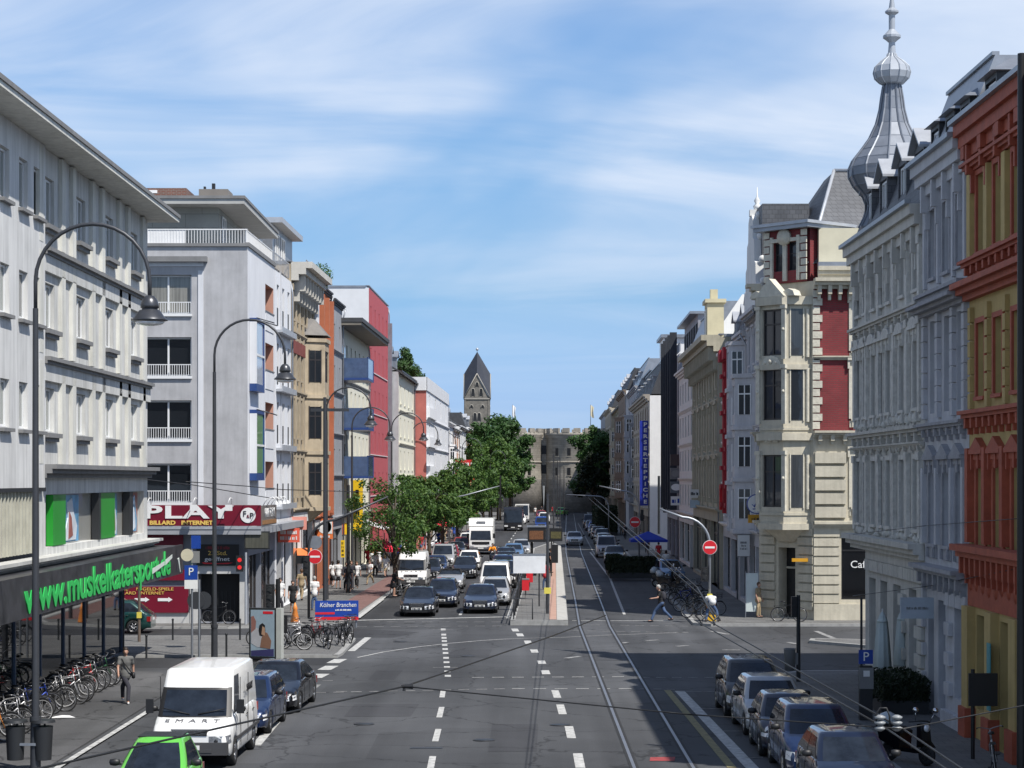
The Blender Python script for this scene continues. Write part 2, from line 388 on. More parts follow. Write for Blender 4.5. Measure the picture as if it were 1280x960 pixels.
M_SHOP = pane_mat('shop_glass', (.012, .014, .016), (.16, .15, .13), .35, False)
M_RED = pm('signal_red', (.6, .02, .03), .4, var=.05)
M_SKIN = pm('skin', (.42, .24, .17), .55, var=.06)
M_GREENLETTER = pm('green_letters', (.03, .5, .1), .5, var=.08)
# ---------------------------------------------------------------- ground, roads, pavements, markings
def struct(name, mb, mat, **kw):
    o = mb.build(name, mat, **kw); tag(o, None, None, None, 'structure'); return o
g = MB(); g.poly([(-4000, -200, -.06), (4000, -200, -.06), (4000, 6000, -.06), (-4000, 6000, -.06)])
struct('ground', g, pm('city_ground', (.12, .12, .11), .9, var=.3, scale=.02))
g = MB(); g.poly([(-70, -20, 0), (70, -20, 0), (70, 101, 0), (40, 560, 0), (-30, 560, 0), (-70, 101, 0)])
struct('road', g, M_ASPH)
def slab(name, pts, z, mat, kerb=True, kw=.22):
    """raised paving with a kerb stone edge all round"""
    m = MB(); n = len(pts)
    m.poly([(p[0], p[1], z) for p in pts], 0)
    for i in range(n):
        a, b = pts[i], pts[(i+1) % n]
        m.poly([(a[0], a[1], -.02), (b[0], b[1], -.02), (b[0], b[1], z), (a[0], a[1], z)], 1 if kerb else 0)
    if kerb:
        c = [Vector((p[0], p[1])) for p in pts]
        for i in range(n):
            a, b = c[i], c[(i+1) % n]; d = (b - a)
            if d.length < .3: continue
            d.normalize(); nn = Vector((-d.y, d.x))
            m.poly([(a.x, a.y, z+.004), (b.x, b.y, z+.004), (b.x+nn.x*kw, b.y+nn.y*kw, z+.004), (a.x+nn.x*kw, a.y+nn.y*kw, z+.004)], 1)
    return struct(name, m, [mat, M_KERB])
# counter-clockwise outlines
slab('pavement_left_near', [(-11.2, 20), (-11.2, 72), (-12.6, 76), (-16, 78), (-70, 78), (-70, 20)], .05, M_ASPH2, False)
slab('pavement_island_left', [(-70, 83), (-6.8, 82.7), (-6.7, 84), (-6.75, 91.5), (-7.2, 93), (-70, 93)], .1, M_PAVE)
pl = [(-70, 98.6), (-13.2, 98.6), (-8.6, 101.5), (-7.7, 104)] + [tuple(S(-7.88, d)[:2]) for d in (120, 560)] + [(-70, 560)]
slab('pavement_left_far', pl, .1, M_PAVE)
pr = [tuple(S(8.6, 101)[:2]), (9.4, 100.2), (70, 100.2), (70, 560)] + [tuple(S(8.6, 560)[:2])]
slab('pavement_right_far', pr, .12, M_PAVE)
slab('pavement_right_near', [(8.95, 20), (70, 20), (70, 76), (10.4, 76), (9.1, 74.5)], .12, M_PAVE)
slab('traffic_island', [(12.9, 91.4), (12.6, 90), (14.6, 87.4), (15.6, 87.6), (15.8, 90.4)], .12, M_PAVE)
slab('tram_platform', [tuple(S(-.1, 101)[:2]), tuple(S(2.65, 101)[:2]), tuple(S(2.65, 212)[:2]), tuple(S(1.7, 226)[:2]), tuple(S(-.1, 205)[:2])], .24, M_PAVE)
m = MB()
m.poly([S(1.75, 101.6, .246), S(2.1, 101.6, .246), S(2.1, 205, .246), S(1.75, 205, .246)], 0)
struct('platform_guide_strip', m, pm('pink_tactile_paving', (.42, .26, .2), .8, var=.15, scale=3))
m = MB(); m.poly([S(2.12, 101.3, .247), S(2.62, 101.3, .247), S(2.62, 211, .247), S(2.12, 211, .247)])
struct('platform_edge_strip', m, pm('pale_platform_edge', (.42, .41, .38), .8, var=.15, scale=3))
m = MB()
for a, b in ((104, 160), (160, 300)):
    m.poly([S(-9.7, a, .106), S(-8.15, a, .106), S(-8.15, b, .106), S(-9.7, b, .106)])
struct('cycle_path', m, M_REDPATH)
# darker repaired stretches
m = MB()
m.poly([(-60, 78.3, .004), (-12, 78.3, .004), (-9.4, 79.4, .004), (-7, 79.4, .004), (-6.8, 82.5, .004), (-60, 82.9, .004)])
m.poly([(-60, 93.1, .004), (-5.2, 93.2, .004), (-4.2, 96.5, .004), (-6.9, 98.4, .004), (-60, 98.5, .004)])
m.poly([S(-7.6, 106, .004), S(-2.9, 106, .004), S(-2.9, 300, .004), S(-7.6, 300, .004)])
struct('dark_asphalt_strip', m, M_DARKPATCH)

mk = MB(); mo = MB()
def line(mb, pts, w, z=.008):
    P = [Vector((p[0], p[1])) for p in pts]
    for i in range(len(P)-1):
        a, b = P[i], P[i+1]; d = (b-a).normalized(); n = Vector((-d.y, d.x)) * (w/2)
        mb.poly([(a.x+n.x, a.y+n.y, z), (a.x-n.x, a.y-n.y, z), (b.x-n.x, b.y-n.y, z), (b.x+n.x, b.y+n.y, z)])
def gl(x, y): return G(x, y)[:2]
line(mk, [gl(75, 960), gl(190, 888)], .16, .058)
line(mk, [gl(-60, 1060), gl(75, 960)], .16, .058)
# lane dashes in the foreground
for (x0, y0, x1, y1) in ((554, 863, 552.5, 872), (552.2, 884, 549, 897), (548, 911.5, 544, 927), (541, 945.5, 538, 961), (534, 984, 530, 1003)):
    line(mk, [gl(x0, y0), gl(x1, y1)], .17)
for (x, y0, y1) in ((694.5, 863, 872.5), (701, 881, 893), (712, 908, 923), (723, 942, 960), (738, 980, 1002)):
    line(mk, [gl(x-1, y0), gl(x+2.5, y1)], .24)
for (x, y0, y1) in ((644, 786, 789.5), (650, 792, 795.5), (660, 801, 805), (668, 812, 816), (677, 826, 830), (682, 838, 843)):
    line(mk, [gl(x-1, y0), gl(x+1, y1)], .3)
for y in (787, 793.5, 797.5, 801.5, 806.5, 811.5, 816.5, 822.5, 828, 834, 839.5, 845):
    line(mk, [gl(554 + (y-787)*.1, y-1.1), gl(554 + (y-787)*.1, y+1.1)], .22)
line(mk, [gl(575, 769), gl(578, 764)], .15); line(mk, [gl(581, 759), gl(584.5, 753)], .15)
for d in range(124, 330, 12): line(mk, [S(-3.0, d)[:2], S(-3.0, d+5)[:2]], .14)
# stop lines and crossing rows
line(mk, [gl(446, 775.5), gl(640, 771)], .35)
line(mk, [gl(715, 776), gl(836, 776)], .2)
def dash_row(x0, x1, y0, y1, n, mb, w=.13, duty=.6):
    for i in range(n):
        t0 = i/n; t1 = t0 + duty/n
        line(mb, [gl(x0+(x1-x0)*t0, y0+(y1-y0)*t0), gl(x0+(x1-x0)*t1, y0+(y1-y0)*t1)], w)
dash_row(462, 636, 777.5, 777.5, 8, mo); dash_row(446, 636, 783.5, 782.5, 9, mo)
dash_row(720, 868, 781, 783, 8, mo); dash_row(716, 862, 788.5, 791, 8, mo)
dash_row(394, 640, 866, 861, 11, mo); dash_row(590, 790, 847, 846, 8, mk, .12); dash_row(640, 800, 861, 861, 6, mk, .12)
dash_row(800, 900, 847, 847, 5, mo); dash_row(800, 850, 861, 862, 3, mo)
pts = [(447, 822), (480, 815), (520, 809), (560, 804.5), (600, 801), (630, 799), (655, 798)]
line(mk, [gl(*p) for p in pts], .1)
pts = [(655, 798), (700, 797), (760, 794), (860, 790.5)]
line(mo, [gl(*p) for p in pts], .16)
line(mk, [gl(439, 814), gl(460, 797)], .3)
line(mk, [gl(447, 775), gl(478, 751)], .25, .1065); line(mk, [gl(478, 751), gl(520, 718)], .12, .1065)
for (x, y) in ((421, 826), (410, 834.5), (398.5, 844.5)):
    line(mk, [gl(x+5, y-2), gl(x-5, y+3)], .5)
line(mk, [gl(346, 823.5), gl(356, 823.5)], .5)
line(mo, [gl(396, 856), gl(385, 864)], .3); line(mk, [gl(350, 897), gl(320, 932)], .25)
for x0, y0, x1 in ((403, 851, 416), (420, 864.5, 434), (541, 787, 566), (541, 834.5, 574)):
    line(mo, [gl(x0, y0), gl(x1, y0)], .1)
# right parking edge, yellow line, bay ticks
line(mk, [gl(849.5, 864), gl(940, 960)], .32); line(mk, [gl(940, 960), gl(1010, 1035)], .32)
line(mo, [gl(834, 863), gl(900, 942)], .2); my = MB(); line(my, [gl(834, 863), gl(915, 960)], .22, .012)
for (x, y, l) in ((848, 864.5, 48), (872, 886, 30), (900, 914, 30), (932, 947, 22)):
    line(mo, [gl(x, y), gl(x + l, y)], .1)
# worn marks on the far side of the crossing
for (x0, y0, x1, y1) in ((707, 823, 725, 820.5), (807, 801, 823, 800), (846, 808, 860, 807), (903, 812.5, 925, 812.5), (889, 789, 910, 793), (985, 803, 996, 805), (1020, 789, 1042, 798), (778, 804, 784, 803)):
    line(mo, [gl(x0, y0), gl(x1, y1)], .25)
# far lanes
line(mk, [S(5.6, 109)[:2], S(5.9, 150)[:2], S(5.4, 201)[:2]], .14)
line(mo, [S(5.7, 195)[:2], S(5.7, 330)[:2]], .14)
line(mk, [S(-.35, 106)[:2], S(-.35, 330)[:2]], .12)
struct('road_markings', mk, M_PAINT); struct('worn_road_markings', mo, M_PAINTOLD); struct('yellow_road_line', my, M_YELLOWOLD)
# tram rails
mr = MB(); mg = MB()
def rail(t_near, t_far):
    path = [Vector((t_near - .12, 30, 0)), Vector((t_near, 51, 0)), Vector((t_near + (t_far-t_near)*.5, 76, 0)), S(t_far, 100), S(t_far, 120), S(t_far-.1, 200), S(t_far+.3, 280), S(t_far+1.2, 420)]
    for i in range(len(path)-1):
        a, b = path[i], path[i+1]
        mg.poly([(a.x-.11, a.y, .009), (a.x+.11, a.y, .009), (b.x+.11, b.y, .009), (b.x-.11, b.y, .009)])
        mr.poly([(a.x-.045, a.y, .014), (a.x+.035, a.y, .014), (b.x+.035, b.y, .014), (b.x-.045, b.y, .014)])
rail(2.96, 3.2); rail(4.39, 4.63)
struct('rail_groove', mg, M_GROOVE); struct('tram_rails', mr, M_RAIL)
m = MB(); m.poly([G(813, 946.5, .012), G(844, 946, .012), G(843, 951, .012), G(812, 951, .012)])
struct('red_road_mark', m, pm('worn_red_paint', (.3, .05, .05), .8, var=.3, scale=6))
m = MB()
for x0, y0, x1, y1 in ((430, 880, 520, 896), (610, 905, 668, 940), (560, 812, 612, 822), (460, 838, 500, 850), (730, 812, 770, 826)):
    a, b = G(x0, y1), G(x1, y0); m.poly([(a.x, a.y, .005), (b.x, a.y+.1, .005), (b.x+.1, b.y, .005), (a.x+.05, b.y-.1, .005)])
struct('asphalt_patch', m, asphalt_mat('patched_asphalt', (.05, .051, .055)))
# drain covers / manholes
for (x, y) in ((500, 802), (700, 906), (455, 905), (605, 925), (585, 820)):
    c = G(x, y, .011); h = MB(); h.lathe([(.3, 0), (.3, .001)], 14, (0, 0, 0)); tag(h.build('manhole_cover', M_DARKSTEEL, loc=(c.x, c.y, .01)), None, None, None, 'structure')
c = G(533, 935, .006); h = MB(); h.box(-.42, -.12, 0, .42, .12, .004); o = h.build('road_joint', M_DARKSTEEL, loc=(c.x, c.y, .006)); o['kind'] = 'structure'
# ---------------------------------------------------------------- building kit
def wall_sheet(mb, L0, L1, z0, z1, holes, rev, m=0, mrev=None, y=0.):
    """facade in the plane y (outside is -y) with real openings and reveals of depth rev"""
    mrev = m if mrev is None else mrev
    zs = sorted({z0, z1} | {h[2] for h in holes} | {h[3] for h in holes})
    zs = [z for z in zs if z0 - 1e-6 <= z <= z1 + 1e-6]
    for a, b in zip(zs, zs[1:]):
        if b - a < 1e-5: continue
        zc = (a + b) / 2; cut = sorted([(h[0], h[1]) for h in holes if h[2] < zc < h[3]])
        x = L0
        for c, d in cut:
            if c > x + 1e-6: mb.poly([(x, y, a), (c, y, a), (c, y, b), (x, y, b)], m)
            x = max(x, d)
        if x < L1 - 1e-6: mb.poly([(x, y, a), (L1, y, a), (L1, y, b), (x, y, b)], m)
    r = y + rev
    for (a, b, c, d) in holes:
        mb.poly([(a, y, c), (a, y, d), (a, r, d), (a, r, c)], mrev)
        mb.poly([(b, y, c), (b, r, c), (b, r, d), (b, y, d)], mrev)
        mb.poly([(a, y, c), (a, r, c), (b, r, c), (b, y, c)], mrev)
        mb.poly([(a, y, d), (b, y, d), (b, r, d), (a, r, d)], mrev)

_wc = {}
def window(parent, x, z, w, h, rev=.2, style='plain', cols=2, tr=0., mf=None, ms=None, pane=None, y=0., name='window', rail=False):
    """opening centred on x with sill at z: frame (+ surround, sill) and a pane as its child"""
    mf = mf or M_WFRAME; ms = ms or M_WHITE; pane = pane or M_PANE
    key = (round(w, 3), round(h, 3), round(rev, 3), style, cols, tr, mf.name, ms.name, pane.name, rail)
    if key not in _wc:
        m = MB(); f = min(.075, w*.07); r = rev; hw = w/2; e = .004
        def fb(a, b, c, d): m.box(a, r - .07, b, c, r - .01, d, 0)
        fb(-hw+e, e, -hw+f, h-e); fb(hw-f, e, hw-e, h-e); fb(-hw+f, e, hw-f, f); fb(-hw+f, h-f, hw-f, h-e)
        for i in range(1, cols):
            cx = -hw + w*i/cols; m.box(cx-f*.55, r-.085, f, cx+f*.55, r-.012, h-f, 0)
        if tr: m.box(-hw+f, r-.08, h*tr-f*.5, hw-f, r-.011, h*tr+f*.5, 0)
        if style in ('sill', 'flat', 'hood', 'ped', 'arch', 'seg'):
            m.box(-hw-.09, -.11, -.1, hw+.09, .02, -.004, 1)
        if style in ('flat', 'hood', 'ped', 'seg'):
            t = .14 if style == 'flat' else .19
            m.box(-hw-t, -.06, -.003, -hw-.002, .01, h+t, 1); m.box(hw+.002, -.06, -.003, hw+t, .01, h+t, 1); m.box(-hw-.002, -.058, h+.002, hw+.002, .01, h+t, 1)
        if style in ('hood', 'ped', 'seg'):
            zt = h+.19
            m.box(-hw-.27, -.2, zt+.16, hw+.27, .01, zt+.27, 1); m.box(-hw-.2, -.1, zt+.002, hw+.2, .012, zt+.158, 1)
            for sx in (-1, 1): m.box(sx*(hw+.21)-.05, -.15, zt-.25, sx*(hw+.21)+.05, -.001, zt+.157, 1)
            m.box(-.08, -.13, h-.03, .08, -.061, zt+.157, 1)
            if style == 'ped':
                m.ext([(-hw-.3, zt+.272), (hw+.3, zt+.272), (0, zt+.272+w*.34)], 'y', -.18, .01, 1)
            if style == 'seg':
                n = 7; pts = [(-hw-.27, zt+.272)] + [((hw+.27)*-math.cos(PI*i/n), zt+.272+w*.3*math.sin(PI*i/n)) for i in range(1, n)] + [(hw+.27, zt+.272)]
                m.ext(pts[::-1], 'y', -.17, .01, 1)
            m.box(-hw-.16, -.05, -.42, hw+.16, .01, -.104, 1)
            for sx in (-1, 1): m.box(sx*(hw-.02)-.06, -.13, -.4, sx*(hw-.02)+.06, -.052, -.105, 1)
        if style == 'frame': # plain metal frame proud of wall
            m.box(-hw-.06, -.05, -.06, hw+.06, .01, -.003, 1)
        if rail:
            m.box(-hw+.01, -.03, .52, hw-.01, .0, .56, 0)
            n = int(w/.11)
            for i in range(n+1): xx = -hw+.02+(w-.04)*i/n; m.box(xx-.012, -.028, .04, xx+.012, -.004, .52, 0)
        me = m.mesh('window', [mf, ms])
        g_ = MB(); g_.poly([(-hw+f*.5, r-.03, f*.5), (hw-f*.5, r-.03, f*.5), (hw-f*.5, r-.03, h-f*.5), (-hw+f*.5, r-.03, h-f*.5)])
        _wc[key] = (me, g_.mesh('pane', [pane]))
    me, pe = _wc[key]
    o = ob(name, me, parent, (x, y, z)); ob('pane', pe, o)
    return o

def cornice(mb, x0, x1, z, h, out, m=0, brackets=0, y=0., ends=.0):
    """stepped moulding along x below z+h"""
    a, b = x0 - ends, x1 + ends
    mb.box(a, y - out*.35, z, b, y + .02, z + h*.33, m)
    mb.box(a, y - out*.7, z + h*.33 + .001, b, y + .02, z + h*.66, m)
    mb.box(a - (.03 if ends else 0), y - out, z + h*.66 + .001, b + (.03 if ends else 0), y + .02, z + h, m)
    if brackets:
        n = max(1, int((x1-x0)/brackets))
        for i in range(n):
            cx = x0 + (x1-x0)*(i+.5)/n
            mb.box(cx-.09, y - out*.62, z - h*.55, cx+.09, y - .001, z + h*.32, m)
            mb.box(cx-.07, y - out*.34, z - h*1.1, cx+.07, y - .002, z - h*.551, m)

def body(mb, L, D, z0, z1, m=0, y0=0., top=True, x0=0.):
    """the other walls of a block whose facade lies in y0"""
    mb.poly([(x0, y0+D, z0), (x0, y0+D, z1), (x0, y0, z1), (x0, y0, z0)][::-1], m)
    mb.poly([(L, y0, z0), (L, y0+D, z0), (L, y0+D, z1), (L, y0, z1)], m)
    mb.poly([(L, y0+D, z0), (x0, y0+D, z0), (x0, y0+D, z1), (L, y0+D, z1)], m)
    if top: mb.poly([(x0, y0, z1), (L, y0, z1), (L, y0+D, z1), (x0, y0+D, z1)], m)

def dormer(parent, x, y, z, w, h, depth, mroof, mwall, mf=None, pane=None, kind='gable', ov=.18):
    m = MB()
    m.box(-w/2, 0, 0, -w/2+.12, depth, h, 0); m.box(w/2-.12, 0, 0, w/2, depth, h, 0); m.box(-w/2+.12, 0, 0, w/2-.12, .12, .12, 0); m.box(-w/2+.12, 0, h-.14, w/2-.12, depth, h, 0)
    if kind == 'gable':
        t = w*.32
        m.ext([(-w/2, h+.001), (w/2, h+.001), (0, h+t)], 'y', .02, depth, 0)
        for s in (-1, 1):
            m.add([(s*(w/2+ov), -ov, h-.06), (0, -ov, h+t+.1), (0, depth+.3, h+t+.1), (s*(w/2+ov), depth+.3, h-.06),
                   (s*(w/2+ov), -ov, h-.14), (0, -ov, h+t+.02), (0, depth+.3, h+t+.02), (s*(w/2+ov), depth+.3, h-.14)],
                  [(0,1,2,3), (4,7,6,5), (0,4,5,1), (2,6,7,3), (3,7,4,0)], 1)
    elif kind == 'hip':
        t = w*.32
        a = w/2+ov
        m.add([(-a, -ov, h), (a, -ov, h), (a, depth+.2, h), (-a, depth+.2, h), (0, w*.35, h+t), (0, depth+.2, h+t)], [(0,1,4), (1,2,5,4), (3,0,4,5), (2,3,5), (3,2,1,0)], 1)
    else:
        m.box(-w/2-ov, -ov, h+.001, w/2+ov, depth+.2, h+.14, 1)
    d = m.build('dormer', [mwall, mroof], parent, (x, y, z))
    window(d, 0, .14, w-.3, h-.32, .14, 'plain', 2, 0, mf or M_WFRAME, None, pane or M_PANE)
    return d

def shopfront(root, L, gh, wallm, n=2, mf=None, fascia=None, pane=None, seed=0, pier=.5, y=0., ztop=None, awn=None, wall=None):
    """ground floor: piers, stall riser, big panes set back, fascia board"""
    rn = random.Random(seed); mf = mf or M_DFRAME; ztop = ztop or gh - .75
    holes = []; bw = (L - pier) / n
    for i in range(n):
        holes.append((pier + bw*i, bw*(i+1), .35 if rn.random() < .7 else .12, ztop))
    mb = wall or MB()
    wall_sheet(mb, 0, L, 0, gh, holes, .35, 0, y=y)
    if wall is None: mb.build('ground_floor_wall', [wallm], root)
    for (a, b, c, d) in holes:
        cx = (a+b)/2
        window(root, cx, c, b-a-.01, d-c-.01, .33, 'plain', 2 if b-a > 2 else 1, .8, mf, None, pane or M_SHOP, y=y, name='shop_window')
    if fascia:
        m = MB(); m.box(.15, y-.14, ztop+.06, L-.15, y-.002, ztop+.6, 0); m.build('fascia', fascia, root)
    if awn:
        m = MB(); a, b = pier*.6, L-pier*.6; z = ztop + .02
        m.add([(a, y-.03, z), (b, y-.03, z), (b, y-1.5, z-.65), (a, y-1.5, z-.65), (a, y-1.5, z-.85), (b, y-1.5, z-.85),
               (a, y-.03, z-.05), (b, y-.03, z-.05), (b, y-1.48, z-.7), (a, y-1.48, z-.7)],
              [(0,1,2,3)[::-1], (3,2,5,4)[::-1], (6,7,8,9), (0,3,9,6), (1,7,8,2)], 0)
        m.build('awning', awn, root)

def gable_roof(root, L, D, z, rise, mat, ov=.5, name='roof', y=0., wallm=None, th=.16):
    """ridge along the street"""
    m = MB(); a = -ov; s = rise/(D/2)
    m.add([(-.02, y+a, z-s*ov), (L+.02, y+a, z-s*ov), (L+.02, y+D/2, z+rise), (-.02, y+D/2, z+rise), (L+.02, y+D+ov, z-s*ov), (-.02, y+D+ov, z-s*ov),
           (-.02, y+a, z-s*ov-th), (L+.02, y+a, z-s*ov-th), (L+.02, y+D/2, z+rise-th), (-.02, y+D/2, z+rise-th), (L+.02, y+D+ov, z-s*ov-th), (-.02, y+D+ov, z-s*ov-th)],
          [(0,1,2,3), (3,2,4,5), (7,6,9,8), (8,9,11,10), (0,6,7,1), (5,4,10,11), (0,3,9,6), (3,5,11,9), (1,7,8,2), (2,8,10,4)], 0)
    o = m.build(name, mat, root)
    if wallm:
        g_ = MB()
        for xx in (0.01, L-.01): g_.ext([(y, z-.01), (y+D, z-.01), (y+D/2, z+rise-th-.02)], 'x', xx-.01 if xx < 1 else xx-.01, xx+.01, 0)
        g_.build('gable_wall', wallm, root)
    return o

def mansard(root, L, D, z, h, mat, inset=1.2, y=0., top=None, name='roof', x0=0.):
    m = MB(); i = inset
    b = [(x0, y+.15, z), (L, y+.15, z), (L, y+D, z), (x0, y+D, z)]; t = [(x0, y+i, z+h), (L, y+i, z+h), (L, y+D-i, z+h), (x0, y+D-i, z+h)]
    m.add(b+t, [(0,1,5,4), (1,2,6,5), (2,3,7,6), (3,0,4,7)], 0); m.poly(t, 1)
    m.box(x0, y+i-.08, z+h, L, y+i+.12, z+h+.1, 1)
    return m.build(name, [mat, top or M_ZINC], root)

def L_d(x): return 14.6/(.02+(640-x)/F)
def R_d(x): return 10.48/((x-640)/F-.02)
RL = math.atan2(1, K); RR = math.atan2(-1, -K); LS = math.hypot(1, K)
def row_root(side, d0, d1, label, name, cat='building', proud=0.):
    if side == 'L':
        p = S(-12.6+proud, d0); rz = RL
    else:
        p = S(12.48-proud, d1); rz = RR
    return thing(name, label, cat, (p.x, p.y, 0), rz), (d1-d0)*LS

def house(side, x0, x1, H, label, wall, name='town_house', n=3, nfl=4, g=4.2, ww=1.1, wr=.56, style='sill', rev=.22, cols=2, tr=0.,
          frame=None, sur=None, pane=None, roof='flat', roofm=None, rise=2.5, D=11., cor=.35, corm=None, belts=True, shop=2, fascia=None,
          proud=0., seed=0, awn=None, gwall=None, d0=None, d1=None, skip=(), dorm=0, dormk='gable', top_off=.5, oriel=None, endwall=None, coping=None, br=0., rail=False, pair=False, extra=None, pil=False, gfr=None):
    d0 = d0 or (L_d(x0) if side == 'L' else R_d(x1)); d1 = d1 or (L_d(x1) if side == 'L' else R_d(x0))
    root, L = row_root(side, d0, d1, label, name, proud=proud)
    sur = sur or wall; frame = frame or M_WFRAME; corm = corm or sur
    mb = MB(); fh = (H - g - top_off)/nfl; holes = []; wins = []
    if pair: xs = [L*(i+.5)/n + s*ww*.62 for i in range(n) for s in (-1, 1)]
    else: xs = [L*(i+.5)/n for i in range(n)]
    for f in range(nfl):
        z = g + f*fh + fh*.24; h = fh*wr
        for i, cx in enumerate(xs):
            if (f, i) in skip: continue
            holes.append((cx-ww/2, cx+ww/2, z, z+h)); wins.append((cx, z, ww, h, f))
    ox = None
    if oriel is not None:
        # a bay that stands out of the facade over several floors; openings behind it are dropped
        oc, ow, od, f0, f1 = oriel; ox = L*oc
        keep = [k for k, w_ in enumerate(wins) if not (abs(w_[0]-ox) < ow/2 + w_[2]/2 + .1 and f0 <= w_[4] <= f1)]
        holes = [holes[k] for k in keep]; wins = [wins[k] for k in keep]
    wall_sheet(mb, 0, L, g, H, holes, rev, 0)
    body(mb, L, D, 0, H, 1)
    mb.build('wall', [wall, endwall or wall], root)
    for (cx, z, w_, h, f) in wins: window(root, cx, z, w_, h, rev, style, cols, tr, frame, sur, pane, rail=rail)
    if shop: shopfront(root, L, g, gwall or wall, shop, gfr, fascia, None, seed, awn=awn)
    if belts:
        for f in range(nfl if belts is True else belts):
            m = MB(); z = g + f*fh; cornice(m, 0, L, z - .12, .24, .16 if f else .3, 0); m.build('belt_course', sur, root)
    if pil:
        for px in ([0.25] + [L*i/n for i in range(1, n)] + [L-.25]):
            m = MB(); m.box(px-.2, -.1, g+.125, px+.2, -.002, H-cor*1.2, 0); m.box(px-.26, -.14, H-cor*1.2-.35, px+.26, -.101, H-cor*1.2, 0); m.build('pilaster', sur, root)
    if cor:
        m = MB(); cornice(m, 0, L, H-cor, cor+.12, cor*1.3, 0, br); m.build('cornice', corm, root)
    if ox is not None:
        oc, ow, od, f0, f1 = oriel; z0 = g + f0*fh + fh*.02; z1 = g + (f1+1)*fh + fh*.0
        o = MB(); c = od*.55; hh = []
        zz = [(g+f*fh+fh*.26, fh*.56) for f in range(f0, f1+1)]
        hs = [(-ow/2+c+.15, ow/2-c-.15, z, z+h) for z, h in zz]
        wall_sheet(o, -ow/2+c, ow/2-c, z0, z1, hs, .14, 0, y=-od)
        for s in (-1, 1):
            a = (s*ow/2, 0); b = (s*(ow/2-c), -od); q = [(a[0], a[1], z0), (b[0], b[1], z0), (b[0], b[1], z1), (a[0], a[1], z1)]
            o.poly(q if s < 0 else q[::-1], 0)
        foot = [(-ow/2, 0), (-ow/2+c, -od), (ow/2-c, -od), (ow/2, 0)]
        o.poly([(p[0], p[1], z1) for p in foot], 0)
        o.add([(p[0], p[1], z0) for p in foot] + [(-ow/4, 0, z0-.9), (ow/4, 0, z0-.9)], [(0,4,1), (1,4,5,2), (2,5,3)], 0)
        for z, h in zz: o.add([], [])
        for k in range(f0, f1+2):
            z = g + k*fh; foot2 = [(-ow/2-.1, 0), (-ow/2+c-.06, -od-.1), (ow/2-c+.06, -od-.1), (ow/2+.1, 0)]
            o.ext(foot2[::-1], 'z', z-.1, z+.12, 0)
        oo = o.build('oriel', [sur], root, (ox, -.002, 0))
        for z, h in zz:
            window(oo, 0, z, ow-2*c-.3, h, .14, 'plain', 2 if ow > 2 else 1, 0, frame, sur, pane, y=-od)
            for s in (-1, 1):
                # side lights of the bay
                q = MB(); L2 = math.hypot(c, od); ang = math.atan2(od, c)
                q.box(-L2*.28, -.03, 0, L2*.28, -.004, h, 0); q.box(-L2*.28-.05, -.04, -.05, -L2*.28, -.003, h+.05, 1); q.box(L2*.28, -.04, -.05, L2*.28+.05, -.003, h+.05, 1); q.box(-.03, -.04, 0, .03, -.031, h, 1); q.box(-L2*.28, -.045, h*.68, L2*.28, -.041, h*.68+.07, 1)
                q.build('side_light', [M_PANEB, frame], oo, (s*(ow/2-c/2), -od/2, z), (0, 0, s*ang if s > 0 else -ang))
    q = MB(); q.tube([(L-.12, -.09, .1), (L-.12, -.09, H-.7), (L-.12, -cor*1.2-.02, H-.1)], .05, 6); q.build('downpipe', M_ZINC, root)
    rm = roofm or M_ROOFDARK
    if roof == 'flat':
        m = MB(); m.box(-.03, -.05, H+.13, L+.03, .25, H+.2, 0); m.box(-.04, .251, H+.002, .22, D+.03, H+.18, 0); m.box(L-.22, .251, H+.002, L+.04, D+.03, H+.18, 0); m.build('roof_edge', coping or M_ZINC, root)
    elif roof == 'gable':
        gable_roof(root, L, D, H+.14, rise, rm, .45, wallm=endwall or wall)
        for i in range(dorm): dormer(root, L*(i+.5)/dorm, D*.13, H+.14+rise*.26, 1.3, 1.35, D*.25, M_ZINC, M_ZINC, frame, pane, dormk)
    elif roof == 'mansard':
        mansard(root, L, D, H+.14, rise, rm, rise*.42)
        for i in range(dorm): dormer(root, L*(i+.5)/dorm, rise*.14, H+.3, 1.35, min(1.7, rise*.7), rise*.5, M_ZINCL, M_ZINC, frame, pane, dormk)
    elif roof == 'setback':
        m = MB(); a = 1.6; z1 = H+.14+rise
        m.box(.3, a, H+.01, L-.3, D, z1, 0); m.box(.05, a-.7, z1+.001, L-.05, D+.2, z1+.22, 1); m.build('top_floor', [endwall or wall, roofm or M_ZINC], root)
        for i in range(n): window(root, L*(i+.5)/n, H+.35, min(1.5, L/n*.6), rise*.72, .1, 'plain', 2, 0, frame, sur, pane, y=a-.102)
        r = MB(); r.box(0.05, .1, H+.95, L-.05, .14, H+1.0, 0)
        for i in range(int(L/.5)+1): xx = .06+(L-.12)*i/int(L/.5+.001 if L > .5 else 1); r.box(xx-.015, .105, H+.2, xx+.015, .135, H+.95, 0)
        r.build('roof_railing', M_ZINCL, root)
    if roof in ('gable', 'mansard') or seed % 3 == 0:
        rn = random.Random(seed+99)
        for k in range(2 if L > 8 else 1):
            ch = MB(); cx = L*(.2+.6*rn.random()); cy = D*(.45+.2*rn.random()); zt = H + (rise if roof != 'flat' else 0)
            ch.box(-.45, -.3, 0, .45, .3, 1.3, 0); ch.box(-.52, -.37, 1.301, .52, .37, 1.42, 1)
            for q in (-.22, .2): ch.cyl((q, 0, 1.42), (q, 0, 1.75), .1, .09, 8, 1)
            ch.build('chimney', [BRICKCH, M_KERB], root, (cx, cy, zt-.35))
    root['_L'] = L
    return root, L, (g, fh)
BRICKCH = brick_mat('chimney_brick', (.2, .08, .055), (.16, .07, .05), (.2, .18, .16))
